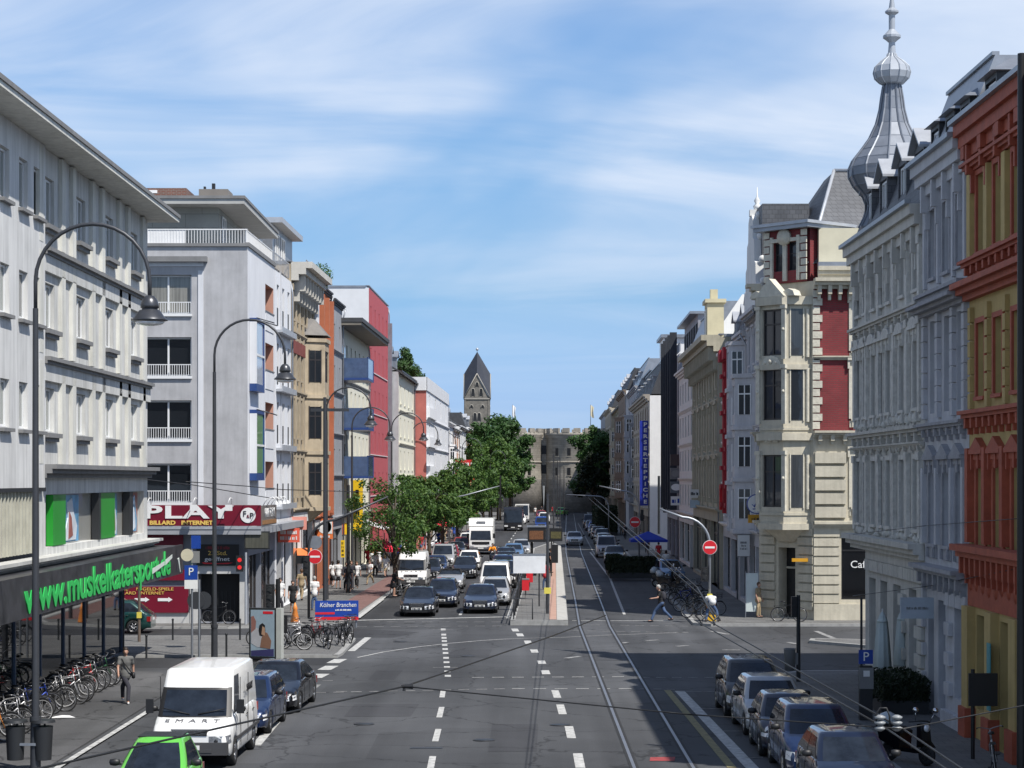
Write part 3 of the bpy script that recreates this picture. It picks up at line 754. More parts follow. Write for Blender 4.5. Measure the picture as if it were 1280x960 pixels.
def balcony(root, x, z, w, d, mat, glass=None, y=0., slab_m=None, h=1.05, bars=False):
    m = MB(); m.box(-w/2, -d, 0, w/2, -.003, .16, 0)
    t = .05
    if bars:
        for (a, b, c_, e) in ((-w/2, -d, w/2, -d+t), (-w/2, -d+t, -w/2+t, -.01), (w/2-t, -d+t, w/2, -.01)):
            m.box(a, b, h, c_, e, h+.06, 1)
        n = max(2, int(w/.14))
        for i in range(n+1): xx = -w/2+.02+(w-.04)*i/n; m.box(xx-.012, -d+.01, .161, xx+.012, -d+.035, h, 1)
        k = max(2, int(d/.14))
        for i in range(1, k):
            for s in (-1, 1): m.box(s*(w/2-.025)-.012, -d+d*i/k-.012, .161, s*(w/2-.025)+.012, -d+d*i/k+.012, h, 1)
    else:
        m.box(-w/2, -d, .161, w/2, -d+t, h, 1); m.box(-w/2, -d+t+.001, .161, -w/2+t, -.004, h, 1); m.box(w/2-t, -d+t+.001, .161, w/2, -.004, h, 1)
        m.box(-w/2-.02, -d-.02, h+.001, w/2+.02, -d+t+.02, h+.05, 0)
        for s in (-1, 1): m.box(s*(w/2-.02)-.03, -d-.03, .0, s*(w/2-.02)+.03, -d-.001, h+.05, 0)
    return m.build('balcony', [slab_m or mat, glass or mat], root, (x, y, z))
# ---------------------------------------------------------------- left near building with the sports shop
P_LPLASTER = pm('weathered_light_plaster', (.6, .6, .575), .85, var=.13, scale=.6, streak=.34, bump=.15)
P_LPIL = pm('yellowish_pilaster_plaster', (.66, .655, .6), .85, var=.1, scale=.6, streak=.25)
P_LWHITE = pm('smooth_white_plaster', (.66, .66, .645), .8, var=.09, scale=.5, streak=.26)
P_DARKBELT = pm('dark_grey_moulding', (.2, .2, .2), .8, var=.15, scale=2)
M_GREENP = pm('green_window_film', (.02, .3, .03), .35, var=.05, coat=.3)
def left_near():
    root = thing('office_building', 'grey plaster building with paired pilasters, wide eaves and a sports shop below', 'building', (-14.5, 65.3, 0), R(90))
    # local x runs along the street (world Y), outside is -y (world +X)
    LA = 19.0; x_b = -17.3
    rows = [(8.47, 1.36), (11.7, 1.4), (14.95, 1.45)]
    bays = [1.1, 6.0, 11.0, 16.0]
    holes = []
    for z, h in rows:
        for c in bays: holes.append((c-.75, c+.75, z, z+h))
    m = MB(); wall_sheet(m, 0, LA, 7.3, 17.25, holes, .2, 0)
    body(m, LA, 12, 7.3, 17.25, 0, top=True); m.build('wall', P_LPLASTER, root)
    for z, h in rows:
        for c in bays: window(root, c, z, 1.48, h-.01, .19, 'sillw', 2, 0, M_WFRAME, P_DARKBELT, M_PANEL)
    for z, h in rows:
        for c in bays:
            s = MB(); s.box(c-1.0, -.22, z-.2, c+1.0, .02, z-.06, 0); s.box(c-.92, -.13, z-.32, c+.92, -.001, z-.201, 0); s.build('window_sill', P_DARKBELT, root)
    for c in bays:
        for s in (-1, 1):
            px = c + s*1.62
            if px < .2 or px > LA: 
                if px > LA: continue
            for za, zb in ((7.45, 10.62), (10.85, 14.0), (14.25, 17.2)): p = MB(); p.box(px-.26, -.13, za, px+.26, -.001, zb, 0); p.build('pilaster', P_LPIL, root)
    for z in (10.65, 14.03):
        b = MB(); b.box(-.05, -.3, z, LA+.02, .02, z+.12, 0); b.box(-.05, -.2, z-.1, LA+.02, .021, z-.001, 0); b.build('belt_course', P_DARKBELT, root)
        f_ = MB(); f_.box(0, -.13, z-.62, LA, -.001, z-.102, 0); f_.build('frieze', P_LPLASTER, root)
    b = MB(); cornice(b, -.05, LA+.05, 7.02, .42, .5, 0); b.build('belt_course', P_DARKBELT, root)
    # plainer nearer part
    LB = 17.3; hb = []
    wins = []
    for z, h in rows:
        for c in (-1.0, -2.9, -5.2, -7.1, -9.4, -11.3, -13.6, -15.5): wins.append((c, z, 1.1, h)); hb.append((c-.55, c+.55, z, z+h))
    m = MB(); wall_sheet(m, -LB, 0, 6.6, 17.25, hb, .2, 0, y=-.12); m.poly([(0, -.12, 6.6), (0, 0, 6.6), (0, 0, 17.25), (0, -.12, 17.25)], 0)
    body(m, -.001, 12, 6.6, 17.24, 0, x0=-LB); m.build('plain_wall', P_LWHITE, root)
    for c, z, w_, h in wins:
        window(root, c, z, w_-.01, h-.01, .19, 'plain', 1, 0, M_WFRAME, P_LWHITE, M_PANEL, y=-.12)
        s = MB(); s.box(c-.66, -.27, z-.14, c+.66, -.1, z-.04, 0); s.build('window_sill', P_DARKBELT, root)
    # upper shop floor: slatted glazing, then posters
    m = MB(); m.box(-LB, .0, 4.75, -.3, .1, 6.6, 1); n = 40
    for i in range(n): xx = -LB + (LB-.3)*i/n; m.box(xx-.05, -.08, 4.75, xx+.05, -.001, 6.6, 0)
    m.box(-LB, -.15, 6.6, 0, -.121, 6.72, 2); m.build('slatted_glazing', [pm('pale_slats', (.45, .44, .36), .6, var=.2), M_PANED, M_DARKSTEEL], root)
    m = MB(); wall_sheet(m, -.3, LA, 4.6, 7.02, [(.6, 18.2, 4.85, 6.5)], .3, 0); m.build('spandrel_wall', P_LPLASTER, root)
    m = MB(); m.box(.6, .25, 4.85, 18.2, .3, 6.5, 0); m.build('upper_shop_glass', [M_PANED], root)
    # window displays
    spans = [(1.6, 3.5, 'g'), (3.6, 6.6, 'p'), (8.9, 9.3, 'f'), (9.3, 12.0, 'g'), (12.1, 13.6, 'p'), (14.9, 15.6, 'd'), (16.0, 17.9, 'p')]
    pa = pm('poster_sky_blue', (.12, .32, .52), .4, var=.5, scale=1.6, coat=.3); pw = pm('poster_white_figure', (.6, .65, .7), .4, var=.2); pd_ = pm('poster_red_brown', (.3, .1, .08), .4, var=.3)
    for a, b_, k in spans:
        q = MB()
        if k == 'g': q.box(a, -.02, 4.87, b_, .2, 6.48, 0); q.build('green_panel', M_GREENP, root)
        elif k in 'fd': q.box(a, -.04, 4.86, b_, .22, 6.49, 0); q.build('shop_mullion', M_DARKSTEEL, root)
        else:
            q.box(a, .2, 4.9, b_, .24, 6.45, 0); c = (a+b_)/2; w_ = (b_-a)
            pts = [(c-w_*.35, 4.95), (c+w_*.3, 4.95), (c+w_*.38, 5.4), (c+w_*.18, 5.9), (c+w_*.1, 6.35), (c-w_*.15, 6.2), (c-w_*.1, 5.7)]
            q.ext(pts, 'y', .17, .199, 1)
            pts = [(c-w_*.1, 5.0), (c+w_*.12, 5.1), (c+w_*.05, 5.7), (c-w_*.06, 5.9)]
            q.ext(pts, 'y', .15, .169, 2)
            q.build('window_poster', [pd_ if a > 15 else pa, pw if a < 15 else pa, pd_ if a < 15 else pw], root)
    b = MB(); cornice(b, -LB, LA+.5, 4.32, .3, .55, 0); b.box(-LB, -.35, 4.05, LA+.4, .02, 4.319, 0); b.build('belt_course', pm('pale_ledge', (.5, .5, .47), .8, var=.15, streak=.15), root)
    # ground floor, set back behind the glass line
    m = MB(); m.box(-LB, 1.05, 0, -3.0, 1.2, 4.05, 0); m.box(-LB, 1.0, .0, LA-.2, 9, .04, 0)
    m.box(-LB, -.3, 4.0, LA, 9, 4.049, 0); m.box(-LB, 8.8, .05, LA, 9, 4.0, 0); m.box(LA-.25, .9, .05, LA-.05, 9, 4.0, 0); m.build('ground_floor_wall', pm('dark_shop_interior', (.03, .03, .032), .8, var=.2), root)
    n = 6; x0 = -3.0; x1 = LA - .3
    for i in range(n):
        a = x0 + (x1-x0)*i/n; b_ = x0 + (x1-x0)*(i+1)/n
        q = MB(); q.box(a+.06, .99, .12, b_-.06, 1.01, 3.95, 0); q.build('shop_window', see_glass('shop_glass_clear', (.35, .4, .42), .25), root)
        q = MB(); q.box(a-.06, .93, .04, a+.06, 1.07, 3.98, 0); q.build('shop_mullion', pm('blue_grey_steel', (.08, .11, .17), .4, .3), root)
    q = MB(); q.box(x1-.06, .93, .04, x1+.06, 1.07, 3.98, 0); q.box(x0, .95, .04, x1-.061, 1.05, .119, 0); q.build('shop_mullion', MATS['blue_grey_steel'], root)
    # roof slab
    m = MB(); m.box(-LB, -1.15, 17.26, LA+.75, 12.3, 17.42, 0); m.box(-LB, -1.2, 17.421, LA+.8, 12.4, 17.56, 1); m.build('roof', [P_LPIL, P_DARKBELT], root)
    v = MB(); v.cyl((0,0,0), (0,0,.5), .08, .08, 8); v.cyl((0,0,.5), (0,0,.62), .15, .12, 8); v.build('roof_vent', M_ZINC, root, (15.5, .6, 17.56))
    # canopy sign of the shop
    s = thing('shop_sign', 'long dark banner with a green web address over the sports shop', 'sign', (-13.2, 48, 3.2), R(90))
    m = MB(); m.box(0, 0, 0, 37, .1, 1.15, 0); m.box(0, .101, 1.0, 37, 1.6, 1.12, 0); m.build('banner', pm('dark_crumpled_banner', (.035, .036, .04), .4, var=.6, scale=1.5, bump=.8, bscale=1.5), s)
    me = text_mesh('www.muskelkatersport.de', 1.25, .012, .03, 'LEFT', 1.0, .98)
    wd = max(v.co.x for v in me.vertices); sc_ = 24.4/wd
    me.transform(Matrix.Diagonal((sc_, 1, 1, 1))); me.materials.clear(); me.materials.append(M_GREENLETTER)
    ob('lettering', me, s, (9.4, -.02, .52), (R(90), 0, 0))
    m = MB(); m.ext([(35.6, .62), (35.9, .66), (36.25, .1), (36.15, .08)], 'y', -.03, -.001, 0)
    for (a, b_, z) in ((29.6, 32.3, .3), (32.5, 34.1, .5)): m.ext([(a, z), (b_, z+.22), (b_, z+.36), (a, z+.2)], 'y', -.045, -.036, 0)
    m.build('torn_patch', pm('torn_paper', (.6, .65, .6), .8, var=.1), s)
left_near()

# ---------------------------------------------------------------- grey corner building with the maroon sign
P_GREY = pm('grey_plaster', (.43, .43, .44), .9, var=.16, scale=.7, streak=.15, bump=.15)
P_GREYL = pm('light_grey_plaster', (.68, .69, .71), .85, var=.06, scale=.5, streak=.08)
P_PINKBALC = pm('pink_balcony_wall', (.5, .27, .2), .85, var=.08)
M_MAROON = pm('maroon_board', (.16, .004, .02), .45, var=.08)
M_GOLDL = pm('yellow_letters', (.75, .5, .12), .5, var=.05)
M_BLUEFR = pm('blue_frame', (.025, .06, .2), .4, var=.05)
def play_building():
    X0 = -12.6; Y0 = 101.
    root = thing('corner_building', 'grey plaster corner building with penthouse above the maroon game hall sign', 'building', (X0, Y0, 0))
    Wd = 12.5; zs = [5.86, 8.87, 11.88, 14.85]
    holes = [(-6.05, -2.67, z, z+1.85) for z in zs] + [(-11.4, -8.0, z, z+1.85) for z in zs]
    m = MB(); wall_sheet(m, -Wd, 0, 4.75, 18.05, holes, .3, 0)
    m.poly([(-Wd, 0, 0), (-Wd, 12, 0), (-Wd, 12, 18.05), (-Wd, 0, 18.05)]); m.poly([(-Wd, 12, 0), (0.3, 12, 0), (0.3, 12, 18.05), (-Wd, 12, 18.05)])
    m.poly([(-Wd, 0, 18.05), (0, 0, 18.05), (.3, 16, 18.05), (-Wd, 16, 18.05)])
    m.build('front_wall', P_GREY, root)
    for z in zs:
        for c in (-4.36, -9.7):
            window(root, c, z, 3.37, 1.84, .28, 'plain', 3, 0, M_WFRAME, None, M_PANED, rail=True)
            s = MB(); s.box(c-1.72, -.1, z-.13, c+1.72, .05, z-.004, 0); s.build('window_sill', M_WFRAME, root)
    m = MB(); m.box(-7.2, -.06, 5.0, -7.05, -.001, 17.3, 0); m.box(-2.35, -.05, 5.0, -2.1, -.001, 16.9, 0); m.box(-7.05, -.06, 17.1, -2.1, -.002, 17.3, 0); m.box(-7.3, -.35, 17.301, -1.9, -.001, 17.55, 1); m.build('plaster_frame', [P_GREYL, P_DARKBELT], root)
    m = MB(); m.box(-Wd, -.1, 18.051, 0.05, .12, 18.2, 0); m.build('coping', P_DARKBELT, root)
    m = MB(); m.box(-Wd, .1, 18.85, -.02, .15, 18.9, 0)
    for i in range(90): xx = -Wd+.1+i*(Wd-.15)/89; m.box(xx-.013, .11, 18.2, xx+.013, .14, 18.85, 0)
    m.box(-Wd, .125, 18.21, -3, .128, 18.84, 0); m.build('roof_railing', M_WHITE, root)
    # penthouse
    m = MB(); m.box(-Wd, 1.6, 18.06, -1.6, 11, 20.1, 0); m.build('penthouse_wall', brick_mat('penthouse_blocks', (.36, .37, .34), (.32, .33, .31), (.22, .22, .21), 1.6, .66, msize=.015), root)
    w_ = window(root, -1.0, 18.1, 1.3, 1.7, .0, 'plain', 2, 0, M_WFRAME, None, M_PANED); w_.rotation_euler = (0, 0, R(90)); w_.location = (-1.59, 3.2, 18.1)
    m = MB(); m.box(-Wd-.5, .2, 20.11, -.2, 15, 20.36, 0); m.box(-Wd-.55, .14, 20.361, -.15, 15.1, 20.5, 1); m.build('penthouse_roof', [pm('soffit_grey', (.42, .42, .4), .8, var=.1), P_DARKBELT], root)
    m = MB(); m.box(-6.6, 1.2, 20.5, -3.1, 5, 21.0, 0); m.box(-5.6, 1.18, 20.75, -5.2, 1.199, 20.9, 1); m.box(-4.9, 1.18, 20.75, -4.5, 1.199, 20.9, 1); m.build('brick_rooflight', [BRICKCH, M_WHITE], root)
    m = MB(); m.box(-2.5, 1.2, 20.5, -1.1, 3, 20.95, 0); m.box(-2.3, 1.4, 20.95, -2.2, 1.6, 21.1, 1); m.box(-1.9, 1.4, 20.95, -1.75, 1.6, 21.25, 1); m.build('roof_vent', [pm('brown_grey_sheet', (.2, .18, .16), .7), M_DARKSTEEL], root)
    # street side, turned
    rz = RL
    def sidepart(mb, name, mats, x=0., y=0., z=0.):
        return mb.build(name, mats, root, (0.0 - (-y)*0, 0, 0), (0, 0, rz))
    LS_ = 9.8
    m = MB(); hl = [(6.2, 9.3, z-.35, z+2.0) for z in zs]
    wall_sheet(m, 0, LS_, 4.75, 18.05, hl, 1.2, 0, 1); m.build('side_wall', [P_GREYL, P_PINKBALC], root, (0, 0, 0), (0, 0, rz))
    for z in zs:
        q = MB(); q.box(6.2, 1.15, z-.35, 9.3, 1.19, z+2.0, 0); q.build('balcony_back_wall', P_PINKBALC, root, (0,0,0), (0,0,rz))
        q = MB(); q.box(6.2, -.03, z-.34, 9.3, .06, z+.6, 0); q.box(6.15, -.06, z+.601, 9.35, .08, z+.66, 1); q.build('balcony', [P_GREYL, P_DARKBELT], root, (0,0,0), (0,0,rz))
        q = MB(); q.box(6.6, 1.1, z-.2, 7.9, 1.149, z+1.8, 0); q.build('balcony_door', M_PANED, root, (0,0,0), (0,0,rz))
    # blue-framed glass bays
    for (z0, z1, kind) in ((11.2, 14.7, 0), (6.9, 10.3, 1)):
        q = MB(); q.box(.6, -.35, z0, 3.4, -.01, z0+.35, 0); q.box(.6, -.35, z1-.18, 3.4, -.01, z1, 0); q.box(.6, -.35, z0+.351, .75, -.01, z1-.181, 3); q.box(3.25, -.35, z0+.351, 3.4, -.01, z1-.181, 0)
        q.box(.76, -.3, z0+.36, 3.24, -.02, z1-.19, 1); q.box(.7, -.36, (z0+z1)/2-.05, 3.3, -.351, (z0+z1)/2+.05, 2)
        q.build('glass_bay', [M_BLUEFR, pane_mat('bay_poster_%d' % kind, (.3, .34, .36) if kind == 0 else (.05, .16, .05), (.6, .62, .66) if kind == 0 else (.12, .25, .08), .9), M_WFRAME, P_GREYL], root, (0,0,0), (0,0,rz))
        q = MB(); q.tube([(.9, -.3, z1+.02), (1.0, -.9, z1-.15), (1.3, -1.1, z1-.2)], .03, 6, 0); q.tube([(3.1, -.3, z1+.02), (3.2, -1.0, z1-.2)], .03, 6, 0); q.build('lamp_bracket', M_STEELGREY, root, (0,0,0), (0,0,rz))
    q = MB(); q.box(0, -.08, 18.051, LS_, .15, 18.25, 0); q.build('coping', P_DARKBELT, root, (0,0,0), (0,0,rz))
    q = MB(); q.box(0.16, .1, 18.85, LS_, .15, 18.9, 0)
    for i in range(60): xx = .2+i*(LS_-.3)/59; q.box(xx-.013, .11, 18.25, xx+.013, .14, 18.85, 0)
    q.build('roof_railing', M_WHITE, root, (0,0,0), (0,0,rz))
    # ground floor: canopy slab, door recess, side shop window
    m = MB(); wall_sheet(m, -Wd, 0, 0, 4.75, [(-2.35, -.38, 0.12, 2.45)], 1.2, 0); m.build('ground_floor_wall', pm('blue_grey_plaster', (.2, .215, .25), .85, var=.1, scale=.8), root)
    m = MB(); m.box(-Wd, -.03, .0, -2.75, -.001, .6, 0); m.box(-2.74, -.06, .0, -2.36, -.001, 2.84, 0); m.box(-.37, -.06, .0, -.03, -.002, 2.84, 0); m.box(-2.359, -.06, 2.46, -.371, -.001, 2.84, 0); m.build('pale_door_surround', pm('pale_render', (.5, .5, .49), .85, var=.1, streak=.1), root)
    m = MB(); m.box(-2.35, 1.1, .12, -.38, 1.18, 2.44, 0)
    for i in range(6): m.box(-1.5+i*.2, .5, .14, -1.47+i*.2, .53, 1.6, 1)
    m.build('door', [M_BLACK, M_DARKSTEEL], root)
    m = MB(); m.box(-Wd, -.95, 4.35, .75, -.001, 4.72, 0); m.box(-Wd, -.98, 4.6, .78, -.951, 4.74, 1); m.build('canopy', [pm('canopy_grey', (.3, .31, .33), .6, var=.1), M_ZINCL], root)
    q = MB(); q.box(-.7, -.8, 4.36, LS_+6.5, -.001, 4.7, 0); q.build('canopy', [MATS['canopy_grey']], root, (0,0,0), (0,0,rz))
    q = MB(); wall_sheet(q, 0, LS_, 0, 4.75, [(.4, 4.2, .5, 3.3), (4.7, 9.3, .2, 3.3)], .3, 0); q.build('side_ground_floor_wall', MATS['blue_grey_plaster'], root, (0,0,0), (0,0,rz))
    for a, b_, c in ((.4, 4.2, .5), (4.7, 9.3, .2)):
        q = MB(); q.box(a, .26, c, b_, .29, 3.3, 0)
        for k in range(4): xx = a+(b_-a)*k/3; q.box(xx-.04, .2, c, xx+.04, .259, 3.3, 1)
        q.build('shop_window', [M_SHOP, M_DFRAME], root, (0,0,0), (0,0,rz))
    m = MB(); m.box(-2.0, .12, 4.8, -1.3, .15, 5.2, 0); 
    # signs
    s = thing('shop_sign', 'maroon sign board with big white letters and a round badge on the canopy', 'sign', (X0-9.3, Y0-.99, 4.76))
    m = MB(); m.box(0, 0, 0, 10.05, .1, .98, 0); m.build('sign_board', M_MAROON, s)
    me = text_mesh('PLAY', 1.0, .02, .03, 'LEFT', 1., 1.1); wd = max(v.co.x for v in me.vertices)
    me.transform(Matrix.Diagonal((4.3/wd, .82, 1, 1))); me.materials.clear(); me.materials.append(M_WHITE); ob('lettering', me, s, (4.5, -.015, .62), (R(90), 0, 0))
    me = text_mesh('BILLARD   INTERNET', .26, .012, .012, 'LEFT', 1.); wd = max(v.co.x for v in me.vertices)
    me.transform(Matrix.Diagonal((3.0/wd, 1, 1, 1))); me.materials.clear(); me.materials.append(M_GOLDL); ob('lettering', me, s, (4.8, -.02, .14), (R(90), 0, 0))
    c = MB(); c.cyl((9.45, -.03, .5), (9.45, 0.0, .5), .36, .36, 24); c.build('badge', M_WHITE, s); lettering('F', .38, M_BLACK, s, (9.29, -.045, .56)); lettering('&', .22, M_MAROON, s, (9.45, -.045, .45)); lettering('P', .38, M_BLACK, s, (9.62, -.045, .47))
    m = MB(); m.box(.0, -.06, .0, 5.2, .0, .95, 0); m.build('side_board', [pm('brown_old_board', (.12, .07, .05), .6, var=.3, scale=5)], s, (10.06, .0, 0), (0, 0, rz)) if False else None
    s2 = thing('shop_sign', 'small brown board with white letters and arched lamps on the canopy corner', 'sign', (X0+.8, Y0-.9, 4.76), RL)
    m = MB(); m.box(0, 0, 0, 5.2, .08, .95, 0); m.box(.1, -.02, .05, 5.1, -.001, .25, 1); m.build('sign_board', [pm('grey_brown_board', (.16, .14, .13), .6, var=.3, scale=4), pm('brown_strip', (.3, .15, .06), .6)], s2)
    lettering('FAIR PLAY', .62, M_WHITE, s2, (2.6, -.02, .58), xs=1.25)
    for k in range(4):
        m = MB(); m.tube([(0, .05, .9), (0, -.15, 1.25), (0, -.45, 1.35), (0, -.6, 1.15)], .025, 6); m.cyl((0, -.6, 1.15), (0, -.62, 1.0), .05, .11, 8); m.build('sign_lamp', M_WHITE, s2, (.5+k*1.4, 0, 0))
    for k, xx in enumerate((3.3, 4.85, 7.0, 8.65)):
        m = MB(); m.tube([(0, .05, .9), (.05, -.1, 1.3), (.0, -.35, 1.32), (-.08, -.5, 1.1)], .022, 6); m.box(-.2, -.6, .72, .12, -.45, 1.0, 0); m.build('sign_lamp', M_WHITE, s, (xx, 0, 0))
    s = thing('shop_sign', 'black 23 Std. geöffnet board over the game hall door', 'sign', (X0-2.4, Y0-.07, 2.86))
    m = MB(); m.box(0, -.1, 0, 2.0, 0, 1.0, 0); m.build('sign_board', M_BLACK, s)
    lettering('23 Std.', .28, M_GOLDL, s, (1.0, -.12, .58), xs=1.2); lettering('geöffnet', .27, M_WHITE, s, (.98, -.12, .3), xs=1.35)
    lettering('~~~~~~~', .2, pm('dark_red_letters', (.18, .01, .02), .5), s, (1., -.12, .84), xs=1.3)
    m = MB(); m.ext([(.35, .07), (1.5, .07), (1.75, .14), (1.0, .1), (.25, .15)], 'y', -.115, -.101, 0); m.build('red_swoosh', M_RED, s)
    s = thing('shop_sign', 'low maroon board with yellow INTERNET lettering and white arrows behind the green car', 'sign', (X0-8.05, Y0-.05, .61))
    m = MB(); m.box(0, -.08, 0, 5.25, 0, 1.25, 0); m.build('sign_board', M_MAROON, s)
    lettering('NE     N-GELD-SPIELE', .2, M_GOLDL, s, (3.3, -.1, 1.12), xs=1.35); lettering('BILLARD  INTERNET', .2, M_GOLDL, s, (2.95, -.1, .93), xs=1.3)
    for k in range(4):
        m = MB(); a = .5+k*1.1; m.ext([(a, .55), (a+.5, .55), (a+.5, .5), (a+.7, .62), (a+.5, .74), (a+.5, .69), (a, .69)], 'y', -.1, -.081, 0); m.build('arrow', M_WHITE, s)
    s = thing('wall_panel', 'blank maroon panel above the yellow lettered board', 'panel', (X0-8.05, Y0-.05, 2.15))
    m = MB(); m.box(0, -.08, 0, 5.2, 0, .5, 0); m.box(0, -.06, 1.3, 5.0, -.0, 2.15, 0); m.build('panel_board', M_MAROON, s)
    # hanging glass sign near the corner
    s = thing('hanging_sign', 'dark projecting glass sign under the canopy corner', 'sign', (X0-.05, Y0-.85, 3.65))
    m = MB(); m.box(0, 0, 0, 1.2, .12, .85, 0); m.box(.06, -.02, .06, 1.14, -.001, .79, 1); m.build('sign_board', [M_DARKSTEEL, pane_mat('old_sign_glass', (.04, .04, .035), (.1, .1, .08), .8)], s)
play_building()

# ---------------------------------------------------------------- the row beyond, left
C = {}
def col(name, c, **kw): C[name] = pm(name, c, .85, **kw); return C[name]
col('pure_white_plaster', (.74, .75, .77), var=.04, streak=.05)
col('sandstone_beige', (.42, .35, .25), var=.2, scale=1, streak=.2, bump=.2)
col('terracotta_strip', (.42, .14, .07), var=.12)
col('concrete_grey', (.3, .31, .33), var=.12, streak=.12)
col('cream_plaster', (.74, .72, .6), var=.06, streak=.08)
col('raspberry_plaster', (.43, .085, .1), var=.08)
col('salmon_plaster', (.42, .13, .11), var=.1, streak=.05)
col('peach_plaster', (.6, .33, .22), var=.1)
col('orange_plaster', (.6, .28, .1), var=.1)
col('brown_brick_tone', (.25, .13, .08), var=.2)
h, L, (g_, fh) = house('L', 344, 364, 17.9, 'narrow white house with black window bands next to the grey corner building', C['pure_white_plaster'], n=3, nfl=4, g=5.0, ww=.95, wr=.7, style='plain', rev=.35, frame=M_WFRAME, pane=M_PANED, roof='setback', rise=2.6, cor=0, belts=False, fascia=pm('white_fascia', (.6, .6, .6), .5), D=10, shop=2)
for f in range(4):
    for i in range(3):
        m = MB(); m.box(-.47, .0, 0, .47, .2, .95, 0); m.build('dark_infill', M_DARKSTEEL, h, (L*(i+.5)/3, .05, g_+f*fh+fh*.25))
    m = MB(); m.box(.3, -.35, 0, L-.3, -.003, .14, 0); m.box(.3, -.35, .141, L-.3, -.3, .3, 0); m.build('flower_ledge', M_ZINCL, h, (0, 0, g_+f*fh+fh*.12))
def brown_house():
    r, L, (g_, fh) = house('L', 364, 391, 18.9, 'old sandstone house with oriel and metal penthouse between the white and the red striped houses', C['sandstone_beige'], n=6, nfl=4, g=5.2, ww=.85, wr=.66, style='flat', rev=.28, frame=M_DFRAME, sur=C['sandstone_beige'], pane=M_PANE, roof='flat', cor=.9, corm=pm('pale_cornice', (.55, .53, .48), .8, var=.12, streak=.1), oriel=(.78, 3.4, 1.1, 0, 2), seed=4, gwall=M_WHITE, fascia=M_WHITE, br=1.2, pil=True)
    m = MB(); m.box(1.2, 1.2, 19.1, L-.4, 8, 21.3, 0); m.box(.8, .6, 21.301, L, 8.4, 21.6, 1); m.build('penthouse', [M_ZINC, M_ZINCL], r)
    for xx in (3, 5.5): window(r, xx, 19.3, 1.6, 1.6, .05, 'plain', 2, 0, M_WFRAME, None, M_PANE, y=1.15)
    m = MB(); b8 = [(L*.78+x, y, z) for x, y, z in ((-1.8, 0, 15.4), (-1.2, -1.25, 15.4), (1.2, -1.25, 15.4), (1.8, 0, 15.4), (-.9, 0, 16.5), (-.5, -.4, 16.4), (.5, -.4, 16.4), (.9, 0, 16.5))]; m.add(b8, [(0, 1, 5, 4), (1, 2, 6, 5), (2, 3, 7, 6), (4, 5, 6, 7), (3, 2, 1, 0)])
    m.build('oriel_roof', pm('old_lead', (.17, .16, .15), .7, var=.2), r)
    m = MB(); m.box(.2, -.12, 14.0, L*.55, -.005, 14.7, 0); m.build('red_frieze', pm('dark_red_panel', (.2, .05, .04), .8, var=.2), r)
brown_house()
def red_strip_house():
    r, L, (g_, fh) = house('L', 391, 412, 18.9, 'house with vertical brick red and white strips, roof terrace with plants on top', C['terracotta_strip'], n=4, nfl=4, g=4.6, ww=.55, wr=.8, style='plain', rev=.3, frame=M_DFRAME, pane=M_PANED, roof='flat', cor=.2, corm=M_ROOFDARK, shop=2, fascia=pm('white_fascia', (.6, .6, .6), .5), endwall=BRICKCH)
    for k, (a, b_) in enumerate(((.05, 1.3), (3.4, 3.7), (5.9, 6.2), (8.0, 8.3))):
        m = MB(); m.box(a, -.25, 4.7, b_, -.003, 18.0, 0); m.build('white_strip' if k == 0 else 'pale_strip', C['pure_white_plaster'] if k == 0 else P_GREYL, r)
    for a in (1.9, 4.6, 7.2): m = MB(); m.box(a, -.5, 4.7, a+.35, -.003, 18.3, 0); m.build('red_fin', C['terracotta_strip'], r)
    m = MB(); m.box(1.5, 4, 19.1, 7.5, 9, 21.2, 0); m.box(3, 5, 21.201, 6, 8.5, 22.2, 0); m.build('stair_head', P_GREYL, r)
    m = MB()
    for zz in (19.5, 19.85, 20.2): m.box(.2, .4, zz, L-.2, .44, zz+.04, 0)
    for i in range(8): xx = .25+i*(L-.5)/7; m.box(xx-.02, .4, 19.1, xx+.02, .44, 20.24, 0)
    m.build('roof_railing', M_ZINCL, r)
    return r
RSH = red_strip_house()
h, L, _ = house('L', 412, 425, 18.6, 'plain concrete grey house with small square window holes', C['concrete_grey'], n=2, nfl=5, g=4.4, ww=.6, wr=.42, style='plain', rev=.3, frame=M_DFRAME, pane=M_PANED, roof='flat', cor=.2, corm=M_ROOFDARK, seed=2, shop=1, proud=.15)
def cream_house():
    r, L, (g_, fh) = house('L', 425, 461, 17.4, 'cream house with wide dark eaves and three blue balconies', C['cream_plaster'], n=7, nfl=4, g=4.4, ww=1.0, wr=.58, style='sill', rev=.3, frame=M_WFRAME, pane=M_PANE, roof='none', cor=0, seed=3, shop=3, sur=M_KERB, skip=[(f, 0) for f in range(4)])
    m = MB(); m.box(-.6, -1.5, 17.41, L+.3, 11.4, 17.62, 0); m.box(-.65, -1.6, 17.621, L+.35, 11.5, 17.9, 1); m.build('roof', [pm('brown_soffit', (.2, .18, .15), .8), M_ROOFDARK], r)
    gl_ = pm('smoky_blue_glass', (.07, .11, .2), .15, var=.2, scale=3, coat=.5)
    for z in (13.7, 10.3, 7.0): balcony(r, 2.2, z, 4.4, 1.9, M_BLUEFR, gl_, h=1.5)
    for z in (13.7, 10.3, 7.0):
        m = MB(); m.box(.9, -.02, z+.2, 3.6, -.001, z+2.4, 0); m.build('balcony_door', M_PANED, r)
cream_house()
